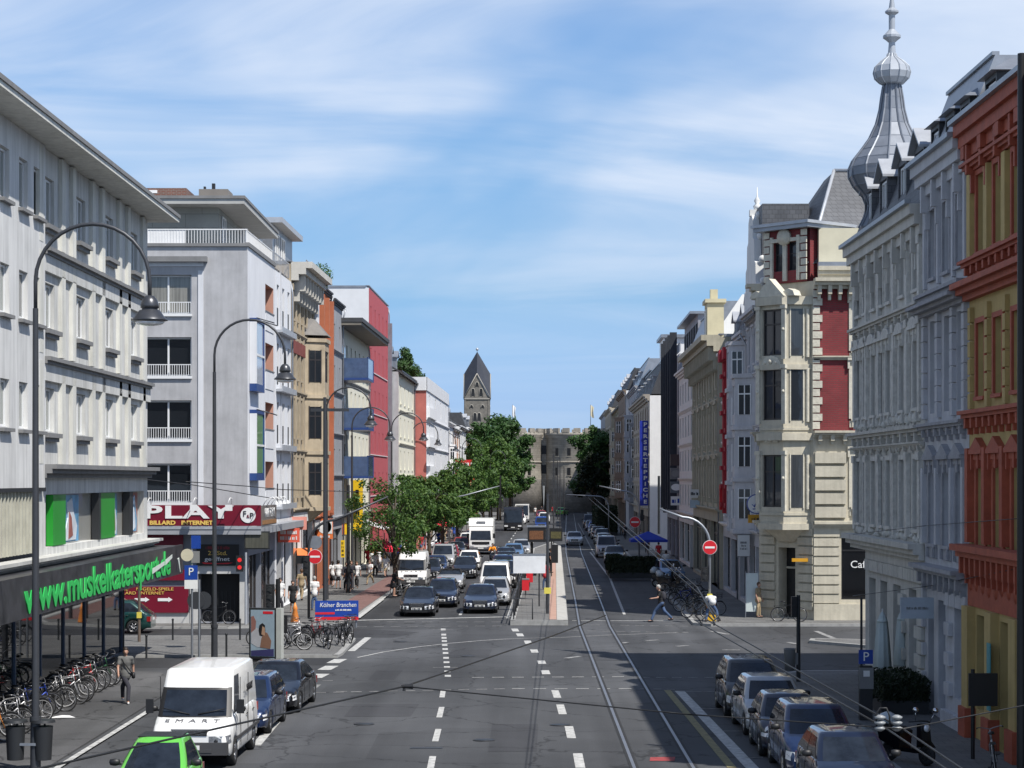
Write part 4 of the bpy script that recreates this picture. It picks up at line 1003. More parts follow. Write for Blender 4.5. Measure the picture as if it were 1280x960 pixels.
def red_house():
    r, L, (g_, fh) = house('L', 461, 485.5, 22.0, 'tall raspberry red building with narrow windows and a white end wall', C['raspberry_plaster'], n=5, nfl=5, g=5.0, ww=.75, wr=.52, style='plain', rev=.3, cols=1, frame=M_WFRAME, pane=M_PANED, roof='flat', cor=0, belts=False, seed=6, shop=3, endwall=pm('white_boarded_wall', (.7, .71, .72), .7, var=.05), D=13)
    m = MB(); m.box(L-.6, -.35, 4.9, L-.05, -.003, 20.6, 0); m.build('grey_edge_fin', M_ZINC, r)
    for f in range(5):
        m = MB(); m.box(1, -.07, 0, L-1.5, -.001, .06, 0); m.build('window_ledge', M_WFRAME, r, (0, 0, g_+f*fh+fh*.17))
red_house()
def gable_grey():
    house('L', 485.5, 506, 16.4, 'cream house with grey end wall and dark pitched roof beside the raspberry building', C['cream_plaster'], n=4, nfl=4, g=4.2, ww=1.0, style='sill', rev=.28, frame=M_WFRAME, pane=M_PANED, roof='gable', rise=3.2, endwall=P_GREY, cor=.25, corm=M_DFRAME, proud=.9, seed=5, dorm=3)
gable_grey()
def pink_house():
    r, L, (g_, fh) = house('L', 527, 546, 16.6, 'salmon pink and white apartment house with ribbon balconies and a roof garden', C['pure_white_plaster'], n=4, nfl=4, g=4.2, ww=1.4, wr=.62, style='plain', rev=.3, frame=M_DFRAME, pane=M_PANE, roof='flat', cor=0, seed=8, endwall=C['salmon_plaster'], proud=2.1, d0=L_d(506)*1.0, d1=L_d(538), top_off=.9)
    for f in range(4):
        z = g_+f*fh+fh*.05
        m = MB(); m.box(.2, -.35, z, L*.3, -.003, z+1.0, 0); m.build('balcony', C['pure_white_plaster'], r)
    m = MB(); m.box(-.15, -.1, 15.6, L, -.003, 16.9, 0); m.box(-.15, -.1, 15.6, -.005, 10.5, 16.9, 0); m.build('parapet', P_GREYL, r)
    return r
PINK = pink_house()
far = [
 (546, 557, 15.2, 'grey house with dark metal dormer roof left of the peach house', P_GREYL, dict(roof='mansard', rise=2.6, dorm=2, n=4, dormk='flat', style='sill')),
 (557, 566, 14.6, 'white house with vertical black shop lettering and metal bay roof', C['pure_white_plaster'], dict(roof='mansard', rise=2.2, dorm=2, n=3, style='flat', oriel=(.5, 2.6, .9, 0, 2))),
 (566, 574, 14.2, 'peach coloured old house with balconies in the far left row', C['peach_plaster'], dict(roof='gable', rise=3, dorm=2, n=3, style='hood')),
 (574, 583, 15.0, 'far white gabled house before the orange one', M_WHITE, dict(roof='gable', rise=3.4, n=3, style='hood')),
 (583, 590, 15.4, 'far ochre orange house with yellow upper floor', C['orange_plaster'], dict(roof='mansard', rise=2.4, dorm=2, n=3, style='flat')),
 (590, 597, 14.4, 'brown brick house at the far end of the left row by the big trees', C['brown_brick_tone'], dict(roof='flat', rise=2, n=3, style='sill')),
]
for i, (a, b_, H, lab, wm, kw) in enumerate(far):
    kw = dict(kw); kw.setdefault('frame', M_WFRAME)
    house('L', a, b_, H, lab, wm, nfl=4, g=4.0, ww=1.15, seed=20+i, awn=[None, M_RED, None, M_RED, None, None][i], sur=M_WHITE if wm is not M_WHITE else P_GREYL, **kw)
# ---------------------------------------------------------------- right side, near block
ST_PALE = pm('pale_stucco', (.56, .54, .49), .85, var=.14, scale=1.2, streak=.2, bump=.7, bscale=7)
ST_PALE2 = pm('pale_stucco_ornament', (.6, .58, .53), .85, var=.22, scale=4, streak=.1, bump=1., bscale=9)
ST_BLUE = pm('bluish_stucco', (.5, .5, .52), .85, var=.12, scale=1.2, streak=.15, bump=.5, bscale=7)
ST_BLUED = pm('grey_blue_trim', (.32, .32, .34), .85, var=.2, scale=3, bump=.5)
ST_YEL = pm('ochre_yellow_stucco', (.48, .35, .14), .85, var=.12, scale=1.2, streak=.12)
ST_RED = pm('red_painted_trim', (.36, .08, .04), .7, var=.2, scale=2.5, bump=.4)
XF = 12.3
def near_house(d0, d1, label, wall, trim, orn, top, wins, cor_z, bays, gf, name='town_house', frame=None, pane=None, roofh=2.6, dk=2, ddm='gable', D=12, pilm=None, styles=None):
    root = thing(name, label, 'building', (XF, d1, 0), R(-90)); L = d1-d0
    # local x = distance from the far end towards the camera
    xs = [d1-b for b in bays]; holes = []; ws = []
    for (z0, z1, w_, st) in wins:
        for x in xs: holes.append((x-w_/2, x+w_/2, z0, z1)); ws.append((x, z0, w_, z1-z0, st))
    m = MB(); wall_sheet(m, 0, L, gf, cor_z, holes, .25, 0); body(m, L, D, 4.6, cor_z, 0); m.poly([(L, 0, 0), (L, D, 0), (L, D, 4.6), (L, 0, 4.6)], 0); m.poly([(0, D, 0), (0, D, 4.6), (0, 2.6, 4.6), (0, 2.6, 0)], 0); m.build('wall', wall, root)
    for (x, z, w_, h, st) in ws: window(root, x, z, w_-.01, h-.01, .24, st, 2, .72, frame or M_WFRAME, orn, pane or M_PANES)
    m = MB(); cornice(m, 0, L, cor_z-.75, .9, .45, 0, 1.5); m.build('cornice', trim, root)
    m = MB(); m.box(0, -.6, cor_z+.151, L, -.4, cor_z+.28, 0); m.build('gutter', M_ZINC, root)
    return root, L, xs
def blocks(mb, L, z0, z1, y=-.12, step=.9, holes=(), h=.42, gap=.06, m=0):
    z = z0; k = 0
    while z + h <= z1 + .01:
        x = -(.45 if k % 2 else 0)
        while x < L:
            a, b_ = max(x, 0), min(x+step-gap, L)
            if b_-a > .1 and not any(a < q[1]+.02 and b_ > q[0]-.02 and z < q[3] and z+h > q[2] for q in holes):
                mb.box(a, y, z, b_, -.001, z+h-gap, m)
            x += step
        z += h; k += 1
def ornament(mb, L, z0, z1, n, y=-.1, seed=0, m=0, r0=.14):
    rn = random.Random(seed)
    for i in range(n):
        x = L*(i+.5)/n + rn.uniform(-.05, .05); z = (z0+z1)/2 + rn.uniform(-.5, .5)*(z1-z0)*.6; r = r0*rn.uniform(.7, 1.5)
        mb.lathe([(r, 0), (r*.9, .05), (r*.45, .1), (.01, .12)], 8, (0, 0, 0), m)
        M = Matrix.Translation((x, -.0, z)) @ Matrix.Rotation(R(90), 4, 'X'); mb.xf(M, len(mb.v)-32)
# pale house with the onion turret
root, L, xs = near_house(63.2, 76.0, 'ornate pale stucco house with an onion domed turret on its corner', ST_PALE, ST_PALE, ST_PALE2, 15.05,
    [(12.75, 14.3, .85, 'flat'), (9.15, 11.2, .85, 'seg'), (5.45, 7.6, .85, 'flat')], 15.05, [64.4, 66.7, 69.1, 70.5, 71.95, 73.6, 75.1], 4.6)
for z, h, o in ((12.05, .25, .3), (8.3, .3, .35), (4.55, .5, .5), (7.95, .16, .2)):
    m = MB(); cornice(m, 0, L, z, h, o, 0, 1.1 if z != 4.55 else 0); m.build('belt_course', ST_PALE, root)
m = MB(); ornament(m, L, 11.6, 12.0, 26, seed=1); ornament(m, L, 8.7, 8.95, 22, seed=2); ornament(m, L, 7.9, 8.25, 30, seed=3); ornament(m, L, 5.05, 5.3, 24, seed=5); m.build('stucco_reliefs', ST_PALE2, root)
for px in (.35, 2.9, 5.3, 8.1, 10.4, 12.4):
    for za, zb in ((9.0, 11.9), (12.35, 14.3), (5.2, 7.8)): m = MB(); m.box(px-.16, -.13, za, px+.16, -.002, zb, 0); m.box(px-.2, -.17, zb-.25, px+.2, -.131, zb, 0); m.build('pilaster', ST_PALE2, root)
gh = [(3.0, 4.3, .9, 3.6), (5.2, 6.5, .9, 3.6), (7.6, 8.9, .9, 3.6), (10.3, 11.6, .9, 3.6)]
m = MB(); wall_sheet(m, 2.2, L, 0, 4.6, gh, .4, 0); blocks(m, L, .5, 4.3, holes=gh+[(-.1, 2.2, 0, 5)]); m.box(2.2, -.2, 0, L, -.001, .5, 0); m.poly([(2.2, 0, 0), (2.2, 0, 4.6), (0, 2.6, 4.6), (0, 2.6, 0)]); m.poly([(0, 0, 4.6), (2.2, 0, 4.6), (0, 2.6, 4.6)]); m.build('ground_floor_wall', ST_PALE, root)
for a, b_, c, d in gh: window(root, (a+b_)/2, c, b_-a-.01, d-c-.01, .38, 'plain', 2, .75, M_DFRAME, None, M_SHOP, name='shop_window')
mansard(root, L, 12, 15.2, 2.6, M_SLATE, 1.1, y=-.3)
for x in (2.2, 5.2, 8.6, 11.4): dormer(root, x, .1, 15.35, 1.5, 1.75, 1.3, M_ZINCL, M_SLATE, M_WFRAME, M_PANES, 'gable')
# turret: slated drum and onion dome, a lathe with eight ribs
prof = [(1.0, 14.2), (1.0, 15.3), (1.25, 15.9), (1.05, 16.4), (.95, 16.9), (1.1, 17.4), (1.45, 17.9), (1.63, 18.35), (1.64, 18.75), (1.5, 19.1), (1.2, 19.5), (.86, 20.0), (.6, 20.6), (.46, 21.2), (.4, 21.7), (.33, 22.15), (.3, 22.25)]
prof2 = [(.3, 22.25), (.45, 22.3), (.64, 22.5), (.7, 22.75), (.64, 23.0), (.45, 23.2), (.2, 23.4), (.15, 23.55), (.12, 24.0), (.22, 24.1), (.34, 24.2), (.34, 24.3), (.2, 24.45), (.12, 24.55), (.12, 25.15), (.26, 25.25), (.26, 25.32), (.12, 25.45), (.06, 25.9), (.03, 27.2)]
ZD = pm('dome_zinc', (.19, .21, .245), .5, .25, var=.15, scale=2)
prof = [(r*.92, 14.6+(z-14.2)*.725) for r, z in prof[:9]] + [(r*.92, 17.9+(z-18.75)*.84) for r, z in prof[9:]]
prof2 = [(r*.92, 17.9+(z-18.75)*.84) for r, z in prof2]
DX, DY = 1.5, 1.05  # local: x towards the camera from the far end
dm = MB(); dm.lathe([(r, z) for r, z in prof], 12, (0, 0, 0), 0, False, PI/12)
for i in range(12):
    a = PI/12 + 2*PI*i/12
    dm.tube([((r+.015)*math.cos(a), (r+.015)*math.sin(a), z) for r, z in prof[2:]], .035, 4, 0, sm=False)
for r, z in prof[5:16]:
    dm.lathe([(r*1.012, z-.012), (r*1.012, z+.012)], 12, (0,0,0), 0, False, PI/12, caps=False)
do = dm.build('onion_dome', ZD, root, (DX, DY, 0))
f = MB(); f.lathe(prof2, 12, (0,0,0), 0, False, PI/12)
for i in range(12):
    a = PI/12 + 2*PI*i/12; f.tube([((r+.01)*math.cos(a), (r+.01)*math.sin(a), z) for r, z in prof2[:8]], .02, 4, 0, sm=False)
f.build('finial', pm('finial_pale_zinc', (.36, .39, .43), .5, .2, var=.1), do)

# bluish grey house
root, L, xs = near_house(57.05, 63.15, 'narrow bluish grey stucco house with triangular pediments between the pale and the orange houses', ST_BLUE, ST_BLUE, ST_BLUED, 16.05,
    [(12.85, 14.85, .9, 'flat'), (8.9, 11.6, .95, 'plain'), (5.1, 7.2, .95, 'ped')], 16.05, [57.75+.35, 59.9, 61.9], 4.2)
for z, h, o, b_ in ((12.1, .3, .35, .9), (11.75, .3, .6, 0), (8.35, .25, .3, .8), (4.15, .35, .5, .7)):
    m = MB(); cornice(m, 0, L, z, h, o, 0, b_); m.build('belt_course', ST_BLUED, root)
for px in (.25, 2.25, 4.3, 5.85):
    m = MB()
    z = 8.75
    while z < 11.6: m.box(px-.17, -.13, z, px+.17, -.002, z+.42, 0); z += .46
    m.box(px-.12, -.1, 12.6, px+.12, -.002, 15.3, 0); m.box(px-.13, -.16, 5.1, px+.13, -.002, 7.3, 0); m.build('pilaster', ST_BLUE, root)
m = MB(); ornament(m, L, 11.95, 12.05, 8, seed=8, r0=.16); m.build('stucco_reliefs', ST_BLUED, root)
gh = [(.5, 1.35, .15, 3.5), (2.0, 3.0, .15, 3.5), (4.2, 5.6, .9, 3.4)]
m = MB(); wall_sheet(m, 0, L, 0, 4.2, gh, .4, 0); blocks(m, L, .5, 3.9, holes=gh, step=.75); m.box(3.2, -.2, 0, L, -.001, .5, 0); m.build('ground_floor_wall', ST_BLUE, root)
for k, (a, b_, c, d) in enumerate(gh): window(root, (a+b_)/2, c, b_-a-.01, d-c-.01, .38, 'plain', 2 if k == 2 else 1, .75, pm('navy_paint', (.02, .03, .12), .4) if k < 2 else M_WFRAME, None, M_SHOP, name='entrance_door' if k == 0 else 'shop_window')
mansard(root, L, 12, 16.2, 2.2, M_ZINC, 1.0, y=-.3)
for x in (1.0, 3.1, 5.1): dormer(root, x, .1, 16.3, 1.25, 1.05, 1.2, M_ZINC, M_DARKSTEEL, M_WFRAME, M_PANES, 'hip')

# orange and red house
root, L, xs = near_house(44., 57.0, 'red and ochre painted stucco house at the right edge', ST_YEL, ST_RED, ST_RED, 16.3,
    [(12.95, 15.0, .95, 'flat'), (9.15, 11.1, .95, 'flat'), (5.1, 7.3, .95, 'ped')], 16.3, [45.6, 47.5, 49.4, 51.5, 53.5, 55.5], 5.0, pane=pane_mat('ochre_curtained_glass', (.04, .03, .01), (.16, .14, .05), .9))
for z, h, o, b_ in ((12.55, .25, .35, .7), (11.75, .45, .55, 0), (8.5, .3, .35, .7), (4.75, .5, .55, .6), (15.15, .25, .3, 0)):
    m = MB(); cornice(m, 0, L, z, h, o, 0, b_); m.build('belt_course', ST_RED, root)
m = MB(); m.box(0, -.05, 3.6, L, -.001, 4.74, 0); ornament(m, L, 4.1, 4.3, 18, seed=10, r0=.2, y=-.2); m.build('red_frieze', ST_RED, root)
for k in range(7):
    px = .45 + k*2.0 if k < 6 else L-.4
    m = MB(); m.box(px-.2, -.14, 12.85, px+.2, -.002, 15.1, 1)
    z = 8.85
    while z < 11.5: m.box(px-.15, -.12, z, px+.15, -.002, z+.4, 1); z += .46
    m.box(px-.16, -.2, 5.3, px+.16, -.002, 7.8, 0); m.box(px-.2, -.3, 15.5, px+.2, -.002, 16.1, 0); m.build('pilaster', [ST_RED, ST_YEL], root)
m = MB(); ornament(m, L, 12.1, 12.4, 6, seed=11, r0=.3); m.build('stucco_reliefs', ST_RED, root)
gh = [(.9, 2.6, .9, 3.4), (3.6, 5.2, .15, 3.4), (6.2, 8.0, .9, 3.4), (9, 10.6, .15, 3.4), (11.3, 12.6, .9, 3.4)]
m = MB(); wall_sheet(m, 0, L, 0, 5.0, gh, .4, 0)
for px in (.35, 3.1, 5.7, 8.5, 10.95): m.box(px-.35, -.22, .9, px+.35, -.001, 3.59, 0); m.box(px-.42, -.3, 0, px+.42, -.001, .899, 1)
m.box(0, -.1, 0, L, -.001, .6, 1) if False else None
m.build('ground_floor_wall', [ST_YEL, ST_RED], root)
for k, (a, b_, c, d) in enumerate(gh): window(root, (a+b_)/2, c, b_-a-.01, d-c-.01, .38, 'plain', 2, .75, M_DFRAME, None, M_SHOP, name='shop_window')
mansard(root, L, 12, 16.45, .7, M_SLATE, 1.2, y=-.3)
for x in (1.2,): dormer(root, x, .3, 16.5, 1.4, 1.1, 1.2, M_ZINC, M_DARKSTEEL, M_WFRAME, M_PANES, 'hip')

# ---------------------------------------------------------------- corner building across the side street
CRM = pm('cream_stone', (.52, .48, .38), .85, var=.14, scale=1.2, streak=.18, bump=.4, bscale=8)
CRM2 = pm('cream_stone_relief', (.55, .52, .43), .85, var=.18, scale=3, bump=.8, bscale=9)
BRK = brick_mat('dark_red_brick', (.23, .03, .035), (.19, .025, .03), (.13, .05, .045), .3, .1)
def corner_house():
    Yf = 103.0; XL = 14.65; xb = 12.4; yb = 105.6
    root = thing('corner_building', 'cream stone and dark red brick corner house with bay tower, slate roof and café', 'building', (XL, Yf, 0))
    # front wall facing the side street (local x 0..12)
    Lf = 12.
    zs = [(5.6, 2.5), (9.9, 2.5), (13.2, 2.4)]
    holes = [(1.9+k*3, 3.0+k*3, z, z+h) for z, h in zs for k in range(3)]
    m = MB(); wall_sheet(m, 0, Lf, 9.1, 16.6, holes, .25, 0); m.build('brick_wall', BRK, root)
    m = MB(); wall_sheet(m, 0, Lf, 4.6, 9.1, [h for h in holes if h[2] < 9], .25, 0)
    z = 5.1
    while z < 8.4: m.box(.05, -.24, z, 1.55, -.001, z+.52, 0); z += .66
    m.box(0, -.3, 4.75, Lf, -.001, 4.95, 0); m.build('rusticated_wall', CRM, root)
    for (z, h) in zs:
        for k in range(3): window(root, 2.45+k*3, z, 1.09, h-.01, .24, 'ped' if z > 9 and z < 12 else 'hood', 2, .7, M_DFRAME, CRM2, M_PANEB)
    m = MB(); body(m, Lf, 12, 0, 16.6, 0); m.build('back_wall', CRM, root)
    gh = [(1.35, 4.4, 1.1, 4.1), (5.2, 8.4, 1.1, 4.1), (9, 11.6, 1.1, 4.1)]
    m = MB(); wall_sheet(m, 0, Lf, 0, 4.6, gh, .3, 0)
    z = .95
    while z < 4.3: m.box(0, -.1, z, 1.25, -.001, z+.38, 0); z += .46
    m.box(0, -.18, .0, Lf, -.001, .9, 0); m.build('ground_floor_wall', CRM, root)
    for a, b_, c, d in gh: window(root, (a+b_)/2, c, b_-a-.01, d-c-.01, .29, 'plain', 1, .8, M_BLACK, None, pm('black_shop_glass', (.006, .006, .007), .08, coat=1.), name='shop_window')
    lettering('Café', .5, M_WHITE, root, (2.3, .18, 2.8), xs=1.05)
    for z, h, o, br in ((9.0, .32, .45, .6), (4.55, .35, .35, 0), (16.2, .5, .7, .5), (12.75, .2, .2, 0)):
        m = MB(); cornice(m, 0, Lf, z, h, o, 0, br); m.build('belt_course', CRM, root)
    # quoins
    m = MB(); z = 9.4; k = 0
    while z < 15.9: m.box(-.05, -.07, z, .3 + (.12 if k % 2 else 0), -.001, z+.34, 0); z += .4; k += 1
    m.build('quoins', CRM2, root)
    # chamfer: from (0,0) to (xb-XL, yb-Yf)
    ang = math.atan2(yb-Yf, xb-XL); Lc = math.hypot(yb-Yf, xb-XL); rz = ang + PI
    px, py = xb-XL, yb-Yf
    def ch(mb, name, mats): return mb.build(name, mats, root, (px, py, 0), (0, 0, rz))
    chd = thing
    m = MB(); hl = [(Lc/2-.55, Lc/2+.55, .15, 3.6)]
    wall_sheet(m, 0, Lc, 0, 4.6, hl, .7, 0)
    z = .6
    while z < 4.3:
        for a, b_ in ((0, Lc/2-.75), (Lc/2+.75, Lc)): m.box(a, -.1, z, b_, -.001, z+.36, 0)
        z += .45
    ch(m, 'chamfer_ground_wall', CRM)
    m = MB(); m.box(Lc/2-.55, .6, .15, Lc/2+.55, .68, 3.6, 0); m.box(Lc/2-.5, .5, 2.55, Lc/2+.5, .59, 2.65, 1); ch(m, 'entrance_door', [M_BLACK, CRM])
    m = MB(); wall_sheet(m, 0, Lc, 4.6, 16.6, [], .2, 0); ch(m, 'chamfer_wall', CRM)
    # bay tower on the chamfer, hexagonal plan, from z 4.3 to 16
    bw, bd, c = 3.0, 1.1, .75
    bay = MB(); wz = [(5.6, 2.55), (9.85, 2.5), (13.0, 2.25)]
    cx = Lc/2
    wall_sheet(bay, -bw/2+c, bw/2-c, 4.7, 15.7, [(-.62, .62, z, z+h) for z, h in wz], .2, 0, y=-bd)
    foot = [(-bw/2, 0), (-bw/2+c, -bd), (bw/2-c, -bd), (bw/2, 0)]
    for s in (-1, 1):
        q = [(s*bw/2, 0, 4.7), (s*(bw/2-c), -bd, 4.7), (s*(bw/2-c), -bd, 15.7), (s*bw/2, 0, 15.7)]
        bay.poly(q if s < 0 else q[::-1], 0)
    bay.add([(p[0], p[1], 4.7) for p in foot] + [(p[0]*.4, p[1]*.2, 3.9) for p in foot], [(0,4,5,1), (1,5,6,2), (2,6,7,3), (4,7,6,5)], 0)
    for z, t, o in ((4.5, .3, .12), (8.85, .35, .2), (12.3, .25, .12), (9.35, .12, .06), (15.45, .4, .22), (5.2, .12, .05)):
        ft = [(-bw/2-o, 0), (-bw/2+c-o*.5, -bd-o), (bw/2-c+o*.5, -bd-o), (bw/2+o, 0)]
        bay.ext(ft[::-1], 'z', z, z+t, 0)
    for z, h in wz:
        for s in (-1, 1):
            bay.box(s*.84-.12, -bd-.12, z-.2, s*.84+.12, -bd-.001, z+h+.2, 1)
            bay.box(s*.84-.17, -bd-.17, z+h+.0, s*.84+.17, -bd-.002, z+h+.19, 1); bay.ball((s*.84, -bd-.1, z+h*.55), .1, 8, 1)
            bay.cyl((s*(bw/2-.06), -.12, z-.1), (s*(bw/2-.06), -.12, z+h), .1, .1, 8, 1)
    bay.ext([(-.95, 15.86), (.95, 15.86), (0, 16.75)], 'y', -bd-.2, -bd+.25, 1)
    for s in (-1, 1): bay.ext([(s*1.05-.42, 15.86), (s*1.05+.42, 15.86), (s*1.05+.3, 16.1), (s*1.05, 16.22), (s*1.05-.3, 16.1)], 'y', -bd+.0, -bd+.5, 1)
    for zc, rr in ((12.75, .6), (8.95, .45)):
        bay.ext([(rr*math.cos(PI*i/8), zc-.2+rr*.75*math.sin(PI*i/8)) for i in range(9)], 'y', -bd-.09, -bd-.001, 1)
        bay.ball((0, -bd-.09, zc-.05), .13, 8, 1)
        for s in (-1, 1): bay.ball((s*rr*.6, -bd-.07, zc-.1), .09, 8, 1)
    M = Matrix.Translation((px, py, 0)) @ Matrix.Rotation(rz, 4, 'Z') @ Matrix.Translation((cx, 0, 0))
    b = bay.build('bay_tower', [CRM, CRM2], root, (M @ Vector((0,0,0))), (0, 0, rz))
    for z, h in wz:
        window(b, 0, z, 1.23, h-.01, .19, 'plain', 2, .68, M_DFRAME, CRM2, M_PANEB, y=-bd)
        for s in (-1, 1):
            q = MB(); q.box(-.3, -.03, 0, .3, -.004, h, 0); q.box(-.36, -.06, -.06, -.3, -.003, h+.06, 1); q.box(.3, -.06, -.06, .36, -.003, h+.06, 1)
            q.build('side_light', [M_PANEB, CRM2], b, (s*(bw/2-c/2), -bd/2, z), (0, 0, s*math.atan2(bd, c)))
    # attic turret: brick with paired windows, above the chamfer
    m = MB(); hl = [(cx-.75, cx-.15, 17.2, 18.6), (cx+.15, cx+.75, 17.2, 18.6)]
    wall_sheet(m, .35, Lc-.35, 16.6, 19.2, hl, .2, 0, y=-.1); m.box(.35, .15, 16.6, Lc-.35, 3.4, 19.2, 0)
    z = 16.7; k = 0
    while z < 18.9:
        for s, e in ((.33, 1), (Lc-.33, -1)): m.box(s, -.17, z, s+e*(.35+.12*(k % 2)), -.101, z+.3, 1)
        z += .36; k += 1
    m.box(cx-.95, -.2, 16.7, cx-.78, -.101, 18.9, 1); m.box(cx+.78, -.2, 16.7, cx+.95, -.101, 18.9, 1); m.box(cx-.12, -.2, 16.7, cx+.12, -.101, 18.9, 1)
    m.box(cx-1.0, -.22, 18.62, cx+1.0, -.101, 18.8, 1); m.lathe([(.4, -.1), (.4, .1)], 16, (0, 0, 0), 1); Mx = Matrix.Translation((cx, -.2, 18.85)) @ Matrix.Rotation(R(90), 4, 'X'); m.xf(Mx, len(m.v)-32)
    ch(m, 'attic_turret', [BRK, CRM2])
    for s in (-1, 1):
        w_ = window(root, 0, 0, .59, 1.39, .19, 'plain', 1, .6, M_DFRAME, None, M_PANEB)
        MM = Matrix.Translation((px, py, 0)) @ Matrix.Rotation(rz, 4, 'Z') @ Matrix.Translation((cx+s*.45, -.1, 17.2)); w_.location = MM.translation; w_.rotation_euler = (0, 0, rz)
    m = MB(); m.box(-.05, -.5, 19.21, Lc+.05, 3.7, 19.4, 0); m.box(-.15, -.6, 19.401, Lc+.15, 3.8, 19.55, 1); ch(m, 'turret_roof', [M_ZINC, M_ZINCL])
    m = MB(); m.box(.3, .3, 16.75, 4, 1.2, 19.2, 0); m.build('attic_wall', pm('cream_render', (.6, .56, .42), .85, var=.08), root)
    m = MB(); cornice(m, .2, Lf, 16.7, .6, .3, 0); m.box(.2, -.25, 17.301, Lf, .2, 17.5, 1); m.build('attic_cornice', [CRM, M_ZINC], root)
    # slate roof: steep hipped pyramid
    m = MB(); b4 = [(-.2, .5, 17.5), (Lf, .5, 17.5), (Lf, 11.5, 17.5), (-1.6, 11.5, 17.5)]; t4 = [(1.6, 4.0, 22.5), (Lf, 4.0, 22.5), (Lf, 7.5, 22.5), (1.6, 7.5, 22.5)]
    m.add(b4+t4, [(0,1,5,4), (1,2,6,5), (2,3,7,6), (3,0,4,7), (4,5,6,7)], 0); m.build('roof', M_SLATE, root)
    m = MB(); m.tube([(-.2, .5, 17.5), (1.6, 4.0, 22.55)], .09, 6); m.tube([(1.6, 4.0, 22.55), (Lf, 4.0, 22.55)], .09, 6); m.build('ridge_flashing', M_ZINCL, root)
    # street side
    m = MB(); Ls = .95
    sl = (K, 1)
    q = MB(); hs = []
    wall_sheet(q, 0, Ls, 0, 16.6, hs, .25, 0); o = q.build('street_wall', CRM, root, (px+K*Ls, py+Ls, 0), (0, 0, RR))
    q = MB()
    for z, h_, o_, br in ((9.0, .32, .45, .6), (4.55, .35, .35, 0), (16.2, .5, .7, .5)): cornice(q, 0, Ls, z, h_, o_, 0, br)
    q.build('belt_course', CRM, root, (px+K*Ls, py+Ls, 0), (0, 0, RR))
    q = MB(); q.box(-1.9, 5.0, 16.7, .5, 9, 21.0, 0); q.build('side_roof', M_SLATE, root)
    # round illuminated sign bracket belongs to the facade signs
    return root
corner_house()

# ---------------------------------------------------------------- the row beyond, right
col('weathered_grey_stucco', (.5, .5, .52), var=.12, streak=.15)
col('sand_grey_stucco', (.42, .39, .3), var=.16, streak=.2, bump=.4)
col('dark_red_carving', (.35, .02, .03), var=.15)
col('mid_grey_panels', (.3, .31, .34), var=.12)
col('dark_glass_facade', (.03, .035, .045), var=.2)
M_PANER = pane_mat('right_row_glass', (.012, .015, .02), (.22, .23, .24), .25)
col('taupe_stucco', (.33, .3, .26), var=.15, streak=.25); col('slate_grey_render', (.2, .21, .23), var=.12, streak=.15); col('brown_render', (.22, .17, .13), var=.15, streak=.2); col('bright_render', (.62, .62, .6), var=.08, streak=.2)
def gabled_white():
    r, L, (g_, fh) = house('R', 941, 952, 15.6, 'grey white gabled house with finial next to the brick corner house', C['weathered_grey_stucco'], d0=106.7, d1=114.5, n=3, nfl=4, g=4.2, ww=1.0, style='hood', frame=M_WFRAME, pane=M_PANER, roof='gable', rise=4.2, oriel=(.3, 2.6, 1.0, 0, 2), seed=30, shop=2, cor=.4, pil=True)
    # scrolled gable standing in the street front, its stepped edges facing the sun
    pts = [(.2, 15.8), (.4, 17.0), (1.0, 17.2), (1.15, 18.4), (1.8, 18.6), (1.95, 19.9), (2.6, 20.1), (2.75, 21.3), (3.3, 21.6)]
    pts = [(x, 15.8+(z-15.8)*.84) for x, z in pts]; cxg = 3.9; prof = [(cxg-3.9+x, z) for x, z in pts] + [(cxg+3.9-x, z) for x, z in pts[::-1]]
    m = MB(); m.ext(prof, 'y', -.25, .45, 0)
    for s_ in (-1, 1):
        for x, z in pts[1::2]: m.ball((cxg+s_*(3.9-x), .1, z+.18), .2, 8, 0)
    m.box(cxg-.25, -.3, 20.67, cxg+.25, .5, 21.0, 0); m.lathe([(.15, 0), (.22, .2), (.1, .32), (.17, .48), (.04, .7), (.015, 1.2)], 8, (cxg, .1, 21.0), 0)
    m.build('scrolled_gable', pm('bright_stucco_gable', (.68, .68, .66), .8, var=.08, streak=.1), r)
    return r
gabled_white()
R5 = house('R', 922, 941, 14.9, 'light grey house with stone balconies and metal roof behind the gabled one', C['weathered_grey_stucco'], d0=114.6, d1=R_d(924), n=2, nfl=4, g=4.2, ww=1.1, style='flat', pane=M_PANER, roof='mansard', rise=2.6, dorm=2, oriel=(.55, 2.4, .9, 0, 3), seed=31, shop=1)
r, L, _ = house('R', 904, 924, 14.6, 'white house with dark red carved pilaster strips', C['weathered_grey_stucco'], n=3, nfl=4, g=4.2, ww=1.0, style='flat', pane=M_PANER, roof='mansard', rise=3.6, dorm=2, seed=32, shop=2, sur=M_WHITE)
for px in (L*.35, L*.62, L-.5):
    m = MB(); m.box(px-.4, -.35, 4.9, px+.4, -.003, 14.0, 0)
    for k in range(8): m.box(px-.5, -.5, 5.3+k*1.1, px+.5, -.351, 5.55+k*1.1, 0)
    m.box(px-.6, -.6, 14.001, px+.6, -.003, 14.7, 0); m.build('carved_pilaster', C['dark_red_carving'], r)
m = MB(); m.ext([(1.0, 15.2), (3.4, 15.2), (2.6, 18.2)], 'x', L-.2, L+.05, 0); m.build('lit_gable', M_WHITE, r)
r, L, _ = house('R', 870, 904, 15.8, 'sand grey classical house with heavy cornice and stone pilasters', C['sand_grey_stucco'], n=5, nfl=3, g=5.0, ww=1.2, wr=.6, style='ped', pane=M_PANER, roof='flat', cor=.9, br=.8, pil=True, seed=33, shop=3, proud=.2)
